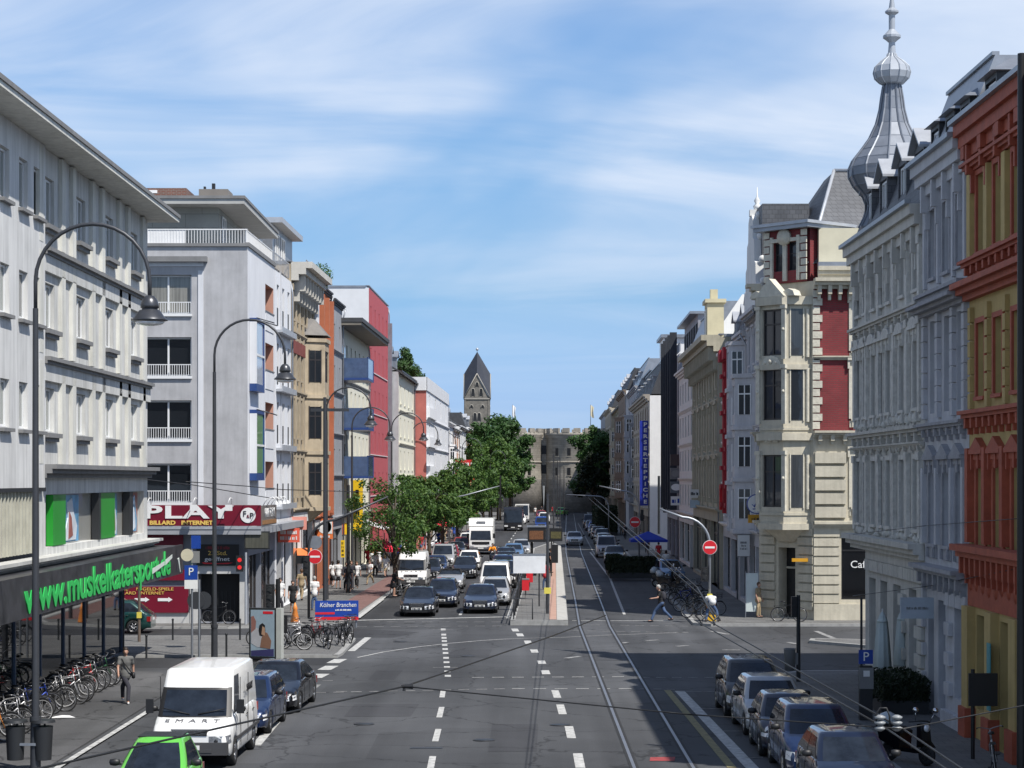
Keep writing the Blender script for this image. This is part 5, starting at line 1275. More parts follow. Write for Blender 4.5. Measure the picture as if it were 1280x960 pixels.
m = MB(); m.box(L-12, -.1, 15.9, L-9.5, 1.0, 18.7, 0); m.box(L-12.15, -.25, 18.701, L-9.35, 1.15, 18.95, 0); m.box(L-11.4, .2, 18.951, L-10.8, .7, 19.7, 0); m.build('attic_pavilion', pm('pale_yellow_stucco', (.55, .5, .34), .85, var=.1), r)
window(r, L-10.75, 16.3, 1.1, 2.0, .1, 'plain', 2, 0, M_WFRAME, None, M_PANER, y=-.205)
r, L, _ = house('R', 849, 870, 15.6, 'light grey modern house with zinc mansard floors and a white slanting end wall', C['bright_render'], n=6, nfl=4, g=4.2, ww=1.3, wr=.6, style='plain', pane=M_PANER, roof='mansard', rise=4.4, roofm=M_ZINC, dorm=4, dormk='flat', seed=34, shop=3)
m = MB(); m.ext([(-.3, 12.4), (5.2, 12.4), (5.2, 20.6), (3.4, 20.6), (.2, 15.9), (-.3, 15.9)][::-1], 'x', L, L+.3, 0); m.build('slanting_end_wall', M_WHITE, r)
r, L, _ = house('R', 829, 849, 17.5, 'dark glass fronted office house of the car rental', C['mid_grey_panels'], n=6, nfl=5, g=4.2, ww=2.2, wr=.72, style='plain', frame=M_DFRAME, pane=M_PANED, d1=197., roof='setback', rise=3.2, seed=35, shop=3, cor=0, belts=False)  # far end cut short: added gap lets sun reach the white end wall
for k in range(5): m = MB(); m.box(L*k/5+.1, -.6, 4.3, L*k/5+.5, -.003, 19.5, 0); m.build('dark_fin', C['dark_glass_facade'], r)
r, L, _ = house('R', 806, 829, 15.0, 'house with a broad sunlit white end wall bearing the carpet shop sign', C['taupe_stucco'], n=7, nfl=4, g=4.0, ww=1.3, style='flat', pane=M_PANER, roof='mansard', rise=3.4, dorm=5, dormk='flat', seed=36, shop=4, endwall=M_WHITE, proud=1.3, cor=.5)
m = MB(); m.box(L-9, 1.4, 15.2, L-.5, 8, 20.6, 0); m.box(L-9.3, 1.1, 20.601, L-.2, 8.3, 20.9, 1); m.build('roof_storey', [M_WHITE, M_ZINC], r)
farR = [
 (797, 806, 16.4, 'grey house with dark balconies behind the carpet shop', C['slate_grey_render'], dict(roof='setback', rise=3, n=4, style='sill'), .3),
 (786, 797, 18.6, 'grey panel house with tall zinc attic in the far right row', C['mid_grey_panels'], dict(roof='mansard', rise=3.4, roofm=M_ZINC, n=5, dorm=3, dormk='flat', style='plain'), 0),
 (776, 786, 19.4, 'white sided house with dark dormers in the far right row', C['brown_render'], dict(roof='mansard', rise=3, n=6, dorm=4, style='sill', endwall=M_WHITE), .4),
 (767, 776, 18.5, 'beige old house near the far end of the right row', C['sand_grey_stucco'], dict(roof='gable', rise=3.5, n=6, style='hood'), 0),
 (759, 767, 19.5, 'sand coloured house with gabled roof almost at the end of the right row', pm('dusty_beige_stucco', (.45, .4, .32), .85, var=.12), dict(roof='mansard', rise=3, n=6, style='flat', dorm=3), .4),
 (751, 759, 20.5, 'last house of the right row, grey with flat roof by the big tree', C['mid_grey_panels'], dict(roof='flat', rise=3, n=7, style='plain'), 0),
]
for i, (a, b_, H, lab, wm, kw, pr_) in enumerate(farR):
    kw['oriel'] = (.5, 3.2, 1.1, 0, 3)
    house('R', a, b_, H, lab, wm, nfl=5, g=4.2, ww=1.3, seed=50+i, pane=M_PANER, proud=pr_, shop=4, **kw)
# ---------------------------------------------------------------- vehicles (front towards local -y)
def paint(name, c, metal=.3, rough=.3):
    return pm('car_paint_'+name, c, rough, metal, var=.03, scale=3, coat=1.)
PT = {k: paint(k, v) for k, v in dict(black=(.006,.006,.008), navy=(.008,.014,.035), darkblue=(.01,.025,.08), blue=(.015,.08,.4), silver=(.4,.41,.42), white=(.75,.75,.74), darkgrey=(.018,.018,.02), green=(.005,.045,.04), lime=(.16,.62,.08), red=(.3,.015,.015), brown=(.02,.015,.013), skyblue=(.1,.2,.36)).items()}
PT['white'] = pm('car_paint_plain_white', (.78, .78, .76), .35, 0, var=.04, scale=1.5, coat=.6)
M_CGLASS = pm('car_glass', (.016, .021, .03), .05, 0, var=.45, scale=2.2, coat=0., spec=.45)
M_WGLASS = see_glass('windscreen_glass', (.3, .34, .36), .35)
M_TYRE = pm('tyre', (.014, .014, .014), .85, var=.1)
M_RIM = pm('alloy_rim', (.45, .45, .46), .35, .9, var=.05)
M_HEAD = pm('headlight_glass', (.8, .81, .82), .12, .1, var=.2, scale=14, coat=1.)
M_TAIL = pm('tail_light', (.28, .01, .01), .2, var=.1, coat=1.)
M_PLATE = pm('number_plate', (.72, .72, .7), .5, var=0)
M_CHROME = pm('chrome', (.65, .65, .66), .15, 1., var=0)
M_AMBER = pm('amber_lens', (.8, .3, .03), .3, var=0, coat=1.)
def interp(pts, x):
    if x <= pts[0][0]: return pts[0][1]
    for a, b in zip(pts, pts[1:]):
        if x <= b[0]:
            t = (x-a[0])/(b[0]-a[0]+1e-9); return a[1]+(b[1]-a[1])*t
    return pts[-1][1]
def vehicle(name, label, cat, Ln, Wd, H, top, gh, wb=(.18, .80), wr=.31, taper=.09, body_m='black', bottom=.2, glass='full', tum=.16, head=(.32, .64, .17), grille=(.34, .3, .5), clear=None, round_front=.25, wheel_w=.2, lower=None, bumper_m=None, open_top=False, mirror=1.05, rear_glass=True, ws_top=.93, arch=True, plate_txt=None):
    """top: belt/bonnet line [(y,z)] in fractions of length/metres; gh: greenhouse (yf_base, yf_top, yr_top, yr_base, z_roof)"""
    root = thing(name, label, cat); hl = Ln/2; pmain = PT[body_m] if isinstance(body_m, str) else body_m
    top = [(-hl + f*Ln, z) for f, z in top]; top[0] = (top[0][0], top[1][1]-.05)
    wy = [-hl + f*Ln for f in wb]; ra = wr + .055
    ys = sorted(set([-hl, -hl+.03, -hl+.09, -hl+.2, -hl+.38, hl-.38, hl-.2, hl-.09, hl-.03, hl] + [-hl + Ln*i/26 for i in range(1, 26)] + [w_ + ra*math.sin(PI*k/10) for w_ in wy for k in range(-5, 6)] + [p[0] for p in top[1:-1]]))
    yy = [ys[0]]
    for y in ys[1:]:
        if y - yy[-1] > .012: yy.append(y)
    ys = yy
    def hwid(y):
        e = min(y+hl, hl-y); r = round_front if y < 0 else round_front*.8
        s = 1 - taper*(1-min(1, e/(Ln*.28)))**2
        if e < r: s *= 1 - .16*(1-math.sqrt(max(0, 1-(1-e/r)**2)))
        return Wd/2*s
    def zb(y):
        z = bottom + (.06 if min(y+hl, hl-y) < .25 else 0)
        if arch:
            for w_ in wy:
                if abs(y-w_) < ra: z = max(z, wr*.98 + math.sqrt(max(0, ra*ra-(y-w_)**2)) - .02)
        return z
    m = MB(); rows = []
    for y in ys:
        w_ = hwid(y); b = zb(y); t = interp(top, y); e = min(y+hl, hl-y)
        if e < .1: t = t - (.1-e)*.6
        t = max(t, b+.06)
        q = [(w_-.05, b), (w_-.012, b+(t-b)*.06), (w_, b+(t-b)*.3), (w_-.004, b+(t-b)*.6), (w_-.03, b+(t-b)*.86), (w_-.075, t-.015), (w_*.78, t+.012), (w_*.4, t+.03), (0, t+.036)]
        rows.append([(x, y, z) for x, z in q] + [(-x, y, z) for x, z in q[-2::-1]])
    n = len(rows[0]); vs = [p for r in rows for p in r]; fs = []
    for i in range(len(rows)-1):
        fs += [(i*n+k, i*n+k+1, (i+1)*n+k+1, (i+1)*n+k) for k in range(n-1)]
    fs += [tuple(range(n))[::-1], tuple((len(rows)-1)*n+k for k in range(n))]
    m.add(vs, fs, 0, True); m.sm[-1] = m.sm[-2] = False
    parts = {}
    # greenhouse
    if gh:
        yfb, yft, yrt, yrb, zr = [(-hl+f*Ln) for f in gh[:4]] + [gh[4]]
        zbf = interp(top, yfb); zbr = interp(top, yrb); wbt = Wd/2-.07
        def sect(t, off=0.):
            """outline at height fraction t (0 belt .. 1 roof edge)"""
            e = t**1.0; yf = yfb+(yft-yfb)*e; yr = yrb+(yrt-yrb)*e
            w_ = wbt - tum*t**1.3 + off; zf = zbf+(zr-.06-zbf)*t; zr_ = zbr+(zr-.06-zbr)*t
            c1 = min(.22, (yr-yf)*.1)
            P = []
            xs_ = [(0, yf-.05-off), (w_*.55, yf-.035-off), (w_*.86, yf+.02-off), (w_-.02, yf+.09), (w_, yf+.22), (w_, (yf+yr)/2), (w_, yr-.18), (w_-.03, yr-.07), (w_*.84, yr+off), (w_*.5, yr+.03+off), (0, yr+.04+off)]
            for x, y in xs_:
                f = (y-yf)/(yr-yf+1e-6); P.append((x, y, zf+(zr_-zf)*min(1, max(0, f))))
            return P
        lev = [sect(0), sect(.33), sect(.66), sect(1)]
        top2 = [(x*.93, y+(.07 if y < (yft+yrt)/2 else -.07)*(1), z+.045) for x, y, z in sect(1)]
        top3 = [(x*.6, yft+(y-yft)*.85+(yrt-yft)*.07, zr) for x, y, z in sect(1)]
        lev += [top2, top3]
        k = len(lev[0]); base = len(m.v); full = []
        for Lv in lev: full += [(x, y, z) for x, y, z in Lv] + [(-x, y, z) for x, y, z in Lv[-2:0:-1]]
        N = 2*k-2; fs = []
        zero = MB()
        for j in range(len(lev)-1): fs += [(j*N+a, j*N+(a+1) % N, (j+1)*N+(a+1) % N, (j+1)*N+a) for a in range(N)]
        if not open_top:
            fs.append(tuple((len(lev)-1)*N+a for a in range(N))); m.add(full, fs, 0, True)
        else:
            pass
        def patch(mb, idx, t0, t1, off=.008, trim=0., steps=3):
            rws = []
            for s in range(steps+1):
                t = t0+(t1-t0)*s/steps; P = sect(t, off); sec = []
                for q in idx:
                    a = P[int(abs(q))] if isinstance(q, int) else None
                    sec.append(a)
                rws.append(sec)
            return rws
        def grid(mb, rws, m_=0):
            nn = len(rws[0]); base = [p for r in rws for p in r]; mb.add(base, [(i*nn+a, i*nn+a+1, (i+1)*nn+a+1, (i+1)*nn+a) for i in range(len(rws)-1) for a in range(nn-1)], m_, True)
        def mirror_idx(P, ids): return [(-P[i][0], P[i][1], P[i][2]) for i in ids[::-1]] 
        # windscreen
        if ws_top < .9:
            g_ = MB(); rws = []
            for t in (.0, .2, .4, ws_top+.05):
                P = sect(t, .004); half = P[:4]; rws.append([(-x, y, z) for x, y, z in half[:0:-1]] + half)
            grid(g_, rws); g_.build('windscreen_surround', M_BLACK, root)
        g_ = MB(); rws = []
        for s in range(5):
            t = .05+(ws_top-.05)*s/4; P = sect(t, .008); half = [P[0], P[1], tuple(P[1][i]*.06+P[2][i]*.94 for i in range(3))]; rws.append([(-x, y, z) for x, y, z in half[:0:-1]] + half)
        grid(g_, rws); g_.build('windscreen', M_CGLASS, root)
        if glass != 'none':
            for s_ in (-1, 1):
                yA = lambda t: sect(t)[4][1] + .02; yB = lambda t: sect(t)[6][1] - (.02)
                segs = [(0., .47), (.5, 1.)] if glass == 'full' else [(0., glass)]
                if glass == 'full' and Ln > 4.3: segs = [(0., .4), (.425, .78), (.8, 1.)]
                q = MB()
                for a, b in segs:
                    rws = []
                    for s in range(4):
                        t = .08+(.88-.08)*s/3; y0 = yA(t)+(yB(t)-yA(t))*a; y1 = yA(t)+(yB(t)-yA(t))*b
                        w_ = wbt - tum*t**1.3 + .008; f0 = (y0-yfb)/(yrb-yfb); zf = zbf+(zr-.06-zbf)*t; zq = zbr+(zr-.06-zbr)*t
                        rws.append([(s_*w_, y0, zf+(zq-zf)*max(0, min(1, (y0-(yfb+(yft-yfb)*t))/((yrb+(yrt-yrb)*t)-(yfb+(yft-yfb)*t))))), (s_*w_, y1, zf+(zq-zf)*max(0, min(1, (y1-(yfb+(yft-yfb)*t))/((yrb+(yrt-yrb)*t)-(yfb+(yft-yfb)*t)))))])
                    grid(q, rws)
                q.build('side_window', M_CGLASS, root)
        if rear_glass:
            g_ = MB(); rws = []
            for s in range(4):
                t = .12+(.9-.12)*s/3; P = sect(t, .008); half = [P[10], P[9], P[8]]; rws.append([(-x, y, z) for x, y, z in half[:0:-1]] + half)
            grid(g_, rws); g_.build('rear_window', M_CGLASS, root)
    m.box(-Wd/2*.82, -hl+.25, bottom+.02, Wd/2*.82, hl-.25, min(interp(top, -hl+.5), interp(top, hl-.3))-.12, 1)
    m.build('body', [pmain, M_BLACK], root)
    # wheels
    key = (wr, wheel_w)
    for w_ in wy:
        for s in (-1, 1):
            t = MB(); pr = [(wr*.66, -wheel_w/2), (wr*.93, -wheel_w/2), (wr, -wheel_w*.32), (wr, wheel_w*.32), (wr*.93, wheel_w/2), (wr*.66, wheel_w/2)]
            t.lathe(pr, 22, (0,0,0), 0, True, 0, False); t.xf(Matrix.Rotation(R(90), 4, 'Y'))
            wo = t.build('wheel', M_TYRE, root, (s*(Wd/2-wheel_w/2-.015), w_, wr))
            r_ = MB(); xo = s*wheel_w*.4
            r_.cyl((xo-s*.06, 0, 0), (xo-s*.02, 0, 0), wr*.67, wr*.67, 20, 1); r_.cyl((xo, 0, 0), (xo+s*.02, 0, 0), wr*.16, wr*.12, 10, 0)
            r_.tube([(xo, wr*.64*math.cos(a*PI/8), wr*.64*math.sin(a*PI/8)) for a in range(16)], wr*.045, 5, 0, closed=True)
            for a in range(7):
                an = 2*PI*a/7; r_.tube([(xo+s*.005, 0, 0), (xo, wr*.62*math.cos(an), wr*.62*math.sin(an))], [wr*.1, wr*.06], 4, 0)
            r_.build('rim', [M_RIM, M_BLACK], wo)
    for s in (-1, 1):
        for fr_ in ((.34, .56, .77) if Ln > 3.2 else (.3, .74)):
            yv = -hl+fr_*Ln; w_ = hwid(yv); t = interp(top, yv); b = zb(yv)+.03
            q = MB(); q.tube([(s*(w_-.008), yv, b+(t-b)*.06), (s*(w_+.001), yv, b+(t-b)*.3), (s*(w_-.003), yv, b+(t-b)*.6), (s*(w_-.03), yv, b+(t-b)*.86), (s*(w_-.073), yv, t-.012)], .0055, 4); q.build('door_seam', M_BLACK, root)
            if fr_ != .34: q = MB(); q.tube([(s*(w_-.0), yv-.24, t-.19), (s*(w_+.022), yv-.2, t-.185), (s*(w_+.022), yv-.08, t-.185), (s*(w_-.0), yv-.05, t-.19)], .012, 5); q.build('door_handle', M_BLACK, root)
    # front details
    hx, hz, hh = head; t0 = top[0][1]-.06; hz = min(hz, t0-hh*.55)
    for s in (-1, 1):
        q = MB(); w0 = hwid(-hl)-.01; pts = [(w0*.6, -hl-.012), (w0*.8, -hl-.012), (w0*.99, -hl-.008)] + [(hwid(-hl+d_)+.006, -hl+d_) for d_ in (.07, .16, .28)]
        lo = [(s*x, y, hz-hh*.5+hh*.22*i/5) for i, (x, y) in enumerate(pts)]; hi = [(s*x*.985, y+.012, hz+hh*.5+hh*.1*i/5) for i, (x, y) in enumerate(pts)]
        q.add(lo+hi, [(i, i+1, 7+i, 6+i) if s > 0 else (i+1, i, 6+i, 7+i) for i in range(5)], 0, True)
        q.add([(a[0], a[1]+.06, a[2]) for a in lo+hi], [(i, i+1, 7+i, 6+i) for i in range(5)], 0, True)
        q.build('headlight', M_HEAD, root)
        q = MB(); q.lathe([(hh*.42, 0), (hh*.3, .012), (.004, .016)], 12, (0, 0, 0)); q.xf(Matrix.Rotation(R(90), 4, 'X')); q.build('lamp_lens', M_DARKSTEEL, root, (s*w0*.82, -hl-.016, hz))
        q = MB(); zt = interp(top, hl-.1); q.box(s*(hwid(hl-.15)+.006), hl-.16, zt-.34, s*(hwid(hl)*.68), hl-.0+.004, zt-.12); q.build('tail_light', M_TAIL, root)
        if mirror and gh:
            q = MB(); yb_ = (-hl+gh[0]*Ln)+.42; zz = interp(top, yb_)+.1
            q.lathe([(.01, -.09), (.1, -.07), (.12, 0), (.1, .07), (.01, .09)], 10, (0,0,0), 0); q.xf(Matrix.Diagonal((1.0, .6, .85, 1))); q.box(-.14*s, -.02, -.06, -.05*s, .02, -.02)
            q.build('door_mirror', M_BLACK, root, (s*(Wd/2+.09), yb_, zz))
    if grille:
        gw, gz, gh_ = grille; q = MB(); q.box(-gw, -hl-.02, gz, gw, -hl+.06, gz+gh_*.4, 0)
        q.box(-gw-.03, -hl-.03, gz+gh_*.4, gw+.03, -hl+.05, gz+gh_*.4+.04, 1)
        for k in range(4): q.box(-gw+.02, -hl-.026, gz+.03+k*gh_*.09, gw-.02, -hl-.0201, gz+.04+k*gh_*.09, 1)
        q.build('grille', [M_BLACK, M_CHROME], root)
    q = MB(); q.box(-hwid(-hl)*.8, -hl-.03, bottom+.04, hwid(-hl)*.8, -hl+.06, bottom+.14, 0); q.box(-hwid(-hl)*.95, -hl-.012, bottom+.24, hwid(-hl)*.95, -hl+.05, bottom+.27, 0); q.build('bumper', bumper_m or M_BLACK, root)
    q = MB(); q.box(-.26, -hl-.05, bottom+.17, .26, -hl-.031, bottom+.28); pl = q.build('number_plate', M_PLATE, root)
    lettering(plate_txt or '~~~~~~~', .1, M_BLACK, pl, (0, -hl-.055, bottom+.225), extrude=.002, xs=1.0, name='plate_lettering')
    q = MB(); q.box(-.26, hl+.01, bottom+.4, .26, hl+.03, bottom+.51); q.build('number_plate', M_PLATE, root)
    return root
sedan_top = [(0, .5), (.03, .68), (.2, .84), (.30, .93), (.6, .98), (.82, .99), (.97, .95), (1, .7)]
SEDAN = vehicle('parked_car', '', 'car', 4.7, 1.82, 1.42, sedan_top, (.27, .42, .68, .85, 1.42), body_m='navy', grille=(.36, .5, .42), head=(.32, .64, .16))
EST = vehicle('parked_car', '', 'car', 4.6, 1.78, 1.48, [(0, .5), (.03, .7), (.2, .86), (.3, .94), (.95, 1.02), (1, .8)], (.27, .41, .86, .97, 1.48), body_m='black', grille=(.3, .5, .32))
HATCH = vehicle('parked_car', '', 'car', 4.05, 1.74, 1.5, [(0, .52), (.03, .72), (.16, .88), (.27, .98), (.92, 1.02), (1, .85)], (.22, .4, .8, .96, 1.5), body_m='silver', wb=(.19, .81), grille=(.22, .52, .26), head=(.3, .68, .2), round_front=.35)
MPV = vehicle('parked_car', '', 'car', 3.9, 1.78, 1.62, [(0, .55), (.03, .78), (.13, .95), (.2, 1.04), (.95, 1.08), (1, .9)], (.16, .39, .86, .97, 1.62), body_m='black', wb=(.17, .82), grille=(.26, .56, .26), head=(.3, .76, .22), round_front=.4)
SMALL = vehicle('parked_car', '', 'car', 3.55, 1.64, 1.49, [(0, .5), (.04, .74), (.14, .9), (.24, .98), (.94, 1.0), (1, .8)], (.2, .38, .76, .94, 1.49), body_m='navy', wb=(.17, .82), wr=.29, grille=None, head=(.3, .72, .1), round_front=.45)
for s in (-1, 1):
    q = MB(); q.lathe([(.14, 0), (.13, .03), (.05, .05), (.005, .055)], 16, (0,0,0), 0); q.xf(Matrix.Rotation(R(90), 4, 'X')); q.build('round_lamp', M_HEAD, SMALL, (s*.56, -1.64, .68))
    q = MB(); q.lathe([(.08, 0), (.07, .02), (.005, .03)], 12, (0,0,0), 0); q.xf(Matrix.Rotation(R(90), 4, 'X')); q.build('round_lamp', M_HEAD, SMALL, (s*.56, -1.70, .44))
q = MB(); q.box(-.55, -1.81, .5, .55, -1.77, .53); q.build('trim', M_CHROME, SMALL)
SUV = vehicle('parked_car', '', 'car', 4.5, 1.85, 1.72, [(0, .6), (.03, .85), (.2, 1.02), (.28, 1.08), (.95, 1.12), (1, .9)], (.25, .38, .88, .98, 1.72), wr=.35, bottom=.26, body_m='black', grille=(.32, .62, .36), head=(.3, .8, .16))
CITY2 = vehicle('parked_car', '', 'small car', 2.6, 1.53, 1.55, [(0, .6), (.05, .8), (.12, .95), (.95, 1.0), (1, .8)], (.13, .42, .86, .97, 1.54), body_m='lime', wb=(.16, .84), wr=.28, glass=.9, grille=(.2, .5, .2), head=(.3, .72, .2), tum=.2)
CONV = vehicle('convertible_car', '', 'convertible', 4.2, 1.78, 1.25, [(0, .45), (.03, .62), (.2, .8), (.34, .9), (.6, .93), (.95, .92), (1, .7)], (.32, .44, .5, .56, 1.25), body_m='silver', open_top=True, glass='none', grille=(.3, .4, .2), mirror=1, rear_glass=False)
q = MB()
for s in (-1, 1):
    q.box(s*.38-.24, -.15, .8, s*.38+.24, .12, 1.1); q.box(s*.38-.14, .0, 1.1, s*.38+.14, .1, 1.27)
q.box(-.7, -.5, .9, .7, .75, .95); q.build('seats', M_BLACK, CONV)
q = MB(); q.tube([(-.72, -.68, .93), (-.62, -.33, 1.23), (.62, -.33, 1.23), (.72, -.68, .93)], .035, 6); q.build('windscreen_frame', M_BLACK, CONV)
# panel van
VAN = vehicle('panel_van', '', 'van', 4.9, 1.98, 2.35, [(0, .7), (.02, .92), (.06, 1.05), (.16, 1.22), (.2, 1.26), (.97, 1.3), (1, 1.2)], (.13, .27, .985, .995, 2.32), body_m='white', wb=(.18, .8), wr=.34, bottom=.3, glass=.22, tum=.1, head=(.3, .92, .22), grille=(.42, .82, .3), taper=.05, round_front=.3, bumper_m=M_BLACK, mirror=1, rear_glass=False, plate_txt='       2469', ws_top=.6)
VANS = vehicle('panel_van', '', 'van', 4.6, 1.9, 1.95, [(0, .7), (.02, .9), (.08, 1.02), (.18, 1.14), (.97, 1.16), (1, 1.0)], (.15, .3, .97, .99, 1.92), body_m='silver', wb=(.18, .8), wr=.33, bottom=.28, glass='full', tum=.12, head=(.3, .85, .2), grille=(.4, .75, .26), taper=.05, mirror=1)
# extra details on the white van
for c_ in VAN.children:
    if c_.name.startswith('number_plate') and c_.data.vertices[0].co.y < 0: c_.location.y = -.075; c_.location.z = .02
    if c_.name.startswith('lamp_lens'): c_.scale = (.5, .5, .5)
    if c_.name.startswith('headlight'): c_.material_slots[0].material = pm('dull_headlight', (.2, .21, .23), .15, .2, var=.5, scale=9, coat=1.)
for s in (-1, 1): q = MB(); q.tube([(s*.1, -1.83, 1.27), (s*.75, -1.75, 1.4)], .012, 4); q.build('wiper', M_BLACK, VAN)
q = MB(); q.box(-.92, -2.53, .36, .92, -2.3, .66, 0); q.box(-.55, -2.545, .42, .55, -2.531, .5, 0); q.build('front_bumper', pm('dark_bumper', (.05, .05, .052), .6, var=.1), VAN)
for s in (-1, 1):
    q = MB(); q.box(s*1.02, -1.5, .62, s*.985, 2.1, .7, 0); q.build('side_trim', MATS['dark_bumper'], VAN)
    for yv in (-.95, .35): q = MB(); q.box(s*.996, yv, .5, s*.98, yv+.015, 2.1, 0); q.build('door_gap', M_BLACK, VAN)
    q = MB(); q.box(s*1.02, -1.72, 1.28, s*1.2, -1.66, 1.62, 0); q.build('mirror_housing', M_BLACK, VAN)
me = text_mesh('SMART', .26, .004, 0, xs=1.05, spacing=1.9); me.materials.clear(); me.materials.append(pm('grey_letters', (.12, .12, .13), .5)); ob('lettering', me, VAN, (0, -2.06, 1.132), (R(19), 0, 0))
lettering('SMART', .26, M_BLACK, VAN, (.99, .6, 1.72), rz=R(90), spacing=1.3)
def box_truck():
    r = thing('box_truck', 'white box body truck with roof vent in the left lane among the cars', 'truck')
    m = MB(); m.ext([(-3.2, .5), (-3.3, .7), (-3.28, 1.4), (-3.05, 2.3), (-2.7, 2.55), (-1.3, 2.6), (-1.3, .5)][::-1], 'x', -1.05, 1.05, 0); m.box(-.95, -3.1, .35, .95, 3.0, .6, 1); m.build('cab', [PT['white'], M_BLACK], r)
    m = MB(); m.box(-1.12, -1.28, .85, 1.12, 3.3, 3.3, 0); m.ext([(-1.281, 2.62), (-2.5, 2.62), (-1.9, 3.3), (-1.281, 3.3)], 'x', -1.12, 1.12, 0); m.build('cargo_box', PT['white'], r)
    m = MB(); m.add([(-.95, -3.31, 1.38), (.95, -3.31, 1.38), (.88, -3.1, 2.2), (-.88, -3.1, 2.2)], [(0,1,2,3)]); m.build('windscreen', M_CGLASS, r)
    m = MB(); m.box(-.4, -2.36, 2.8, .4, -2.2, 3.05, 0); m.build('roof_vent', M_ZINC, r)
    m = MB(); m.box(-.8, -3.32, .95, .8, -3.29, 1.2, 0); m.build('grille', M_BLACK, r)
    for s in (-1, 1):
        m = MB(); m.box(s*.98, -3.33, .78, s*.6, -3.25, .93, 0); m.build('headlight', M_HEAD, r)
        m = MB(); m.box(s*1.1, -2.9, 1.5, s*1.3, -2.85, 1.95, 0); m.build('door_mirror', M_BLACK, r)
        for yv in (-2.4, 2.0):
            m = MB(); m.cyl((-.13, 0, 0), (.13, 0, 0), .42, .42, 18); w_ = m.build('wheel', M_TYRE, r, (s*.95, yv, .42)); m = MB(); m.cyl((s*.1, 0, 0), (s*.14, 0, 0), .24, .22, 14); m.build('rim', M_RIM, w_)
    m = MB(); m.box(-.26, -3.35, .55, .26, -3.33, .66); m.build('number_plate', M_PLATE, r)
    return r
def bus(label, colm, name='coach', cat='bus', Lb=10., Wb=2.45, Hb=3.2):
    r = thing(name, label, cat); h = Lb/2
    m = MB(); m.ext([(-h+.1, .35), (-h, .6), (-h, 1.2), (-h+.18, 2.9), (-h+.5, Hb), (h-.2, Hb), (h, Hb-.3), (h, .4)][::-1], 'x', -Wb/2, Wb/2, 0); m.build('body', [colm], r)
    m = MB(); m.add([(-Wb/2+.12, -h-.02, 1.15), (Wb/2-.12, -h-.02, 1.15), (Wb/2-.16, -h+.155, 2.75), (-Wb/2+.16, -h+.155, 2.75)], [(0,1,2,3)]); m.build('windscreen', M_CGLASS, r)
    for s in (-1, 1):
        m = MB(); m.box(s*(Wb/2+.01), -h+.8, 1.4, s*(Wb/2-.02), h-.6, 2.6, 0); m.build('side_window', M_CGLASS, r)
        m = MB(); m.box(s*(Wb/2-.1), -h-.03, .6, s*(Wb/2-.55), -h+.02, .8, 0); m.build('headlight', M_HEAD, r)
        m = MB(); m.tube([(s*Wb/2, -h+.2, 2.8), (s*(Wb/2+.2), -h-.1, 2.7), (s*(Wb/2+.2), -h-.1, 2.1)], .05, 5); m.build('door_mirror', M_BLACK, r)
        for yv in (-h+2.2, h-2.6):
            m = MB(); m.cyl((-.14, 0, 0), (.14, 0, 0), .48, .48, 18); m.build('wheel', M_TYRE, r, (s*(Wb/2-.13), yv, .48))
    m = MB(); m.box(-.26, -h-.04, .45, .26, -h-.01, .56); m.build('number_plate', M_PLATE, r)
    return r
placed = set()
def put(src, x, y, rz, label, color=None, z=0., group=None, cat=None):
    """first use moves the model itself, then copies"""
    if id(src) in placed: o = copy_tree(src)
    else: o = src; placed.add(id(src))
    o.location = (x, y, z); o.rotation_euler = (0, 0, rz); o['label'] = label
    if cat: o['category'] = cat
    if group: o['group'] = group
    if color: recolor(o, {'body': PT[color]})
    return o
GR = 'cars parked along the right kerb'; GL_ = 'cars queueing in the left carriageway'
# right parked row in the shade (front end toward the camera)
put(MPV, 7.1, 61.6+1.95, 0, 'black compact car with tall roof, farthest of the five parked cars in the shade', 'black', group=GR)
put(HATCH, 7.15, 57.2+2.0, R(1), 'silver hatchback parked in the shade behind the small round-lamp car', 'silver', group=GR)
put(SMALL, 7.05, 52.9+1.8, R(-1), 'small navy car with round headlamps parked in the shaded row', 'navy', group=GR)
put(MPV, 7.2, 49.0+1.95, 0, 'dark blue tall car between the round-lamp car and the nearest parked car', 'darkblue', group=GR)
put(HATCH, 7.3, 44.4+2.0, R(1), 'nearest navy hatchback at the bottom right edge of the street', 'navy', group=GR)
# left near
GN = 'vehicles parked by the sports shop'
put(VAN, -7.68, 50.9+2.45, R(-1.5), 'white high roof panel van with grey bonnet lettering parked behind the lime green car', group=GN)
put(CITY2, -7.45, 43.6+1.3, R(-1), 'lime green two-seater with black roof at the bottom left', group=GN)
put(EST, -7.45, 57.4+2.3, R(-1.5), 'dark blue estate car parked right behind the white van', 'darkblue', group=GN)
put(SEDAN, -7.15, 62.7+2.35, R(-3), 'black saloon with spoked alloy rims parked at the corner behind the estate', 'black', group=GN)
q = MB(); q.box(-.46, -.1, 1.535, .46, .78, 1.552); q.build('black_roof', M_BLACK, [o for o in COL.objects if o.get('label', '').startswith('lime green')][0])
# green car crossing
put(HATCH, -18.3, 96.2, R(-90), 'dark green hatchback in the side street before the maroon board', 'green')
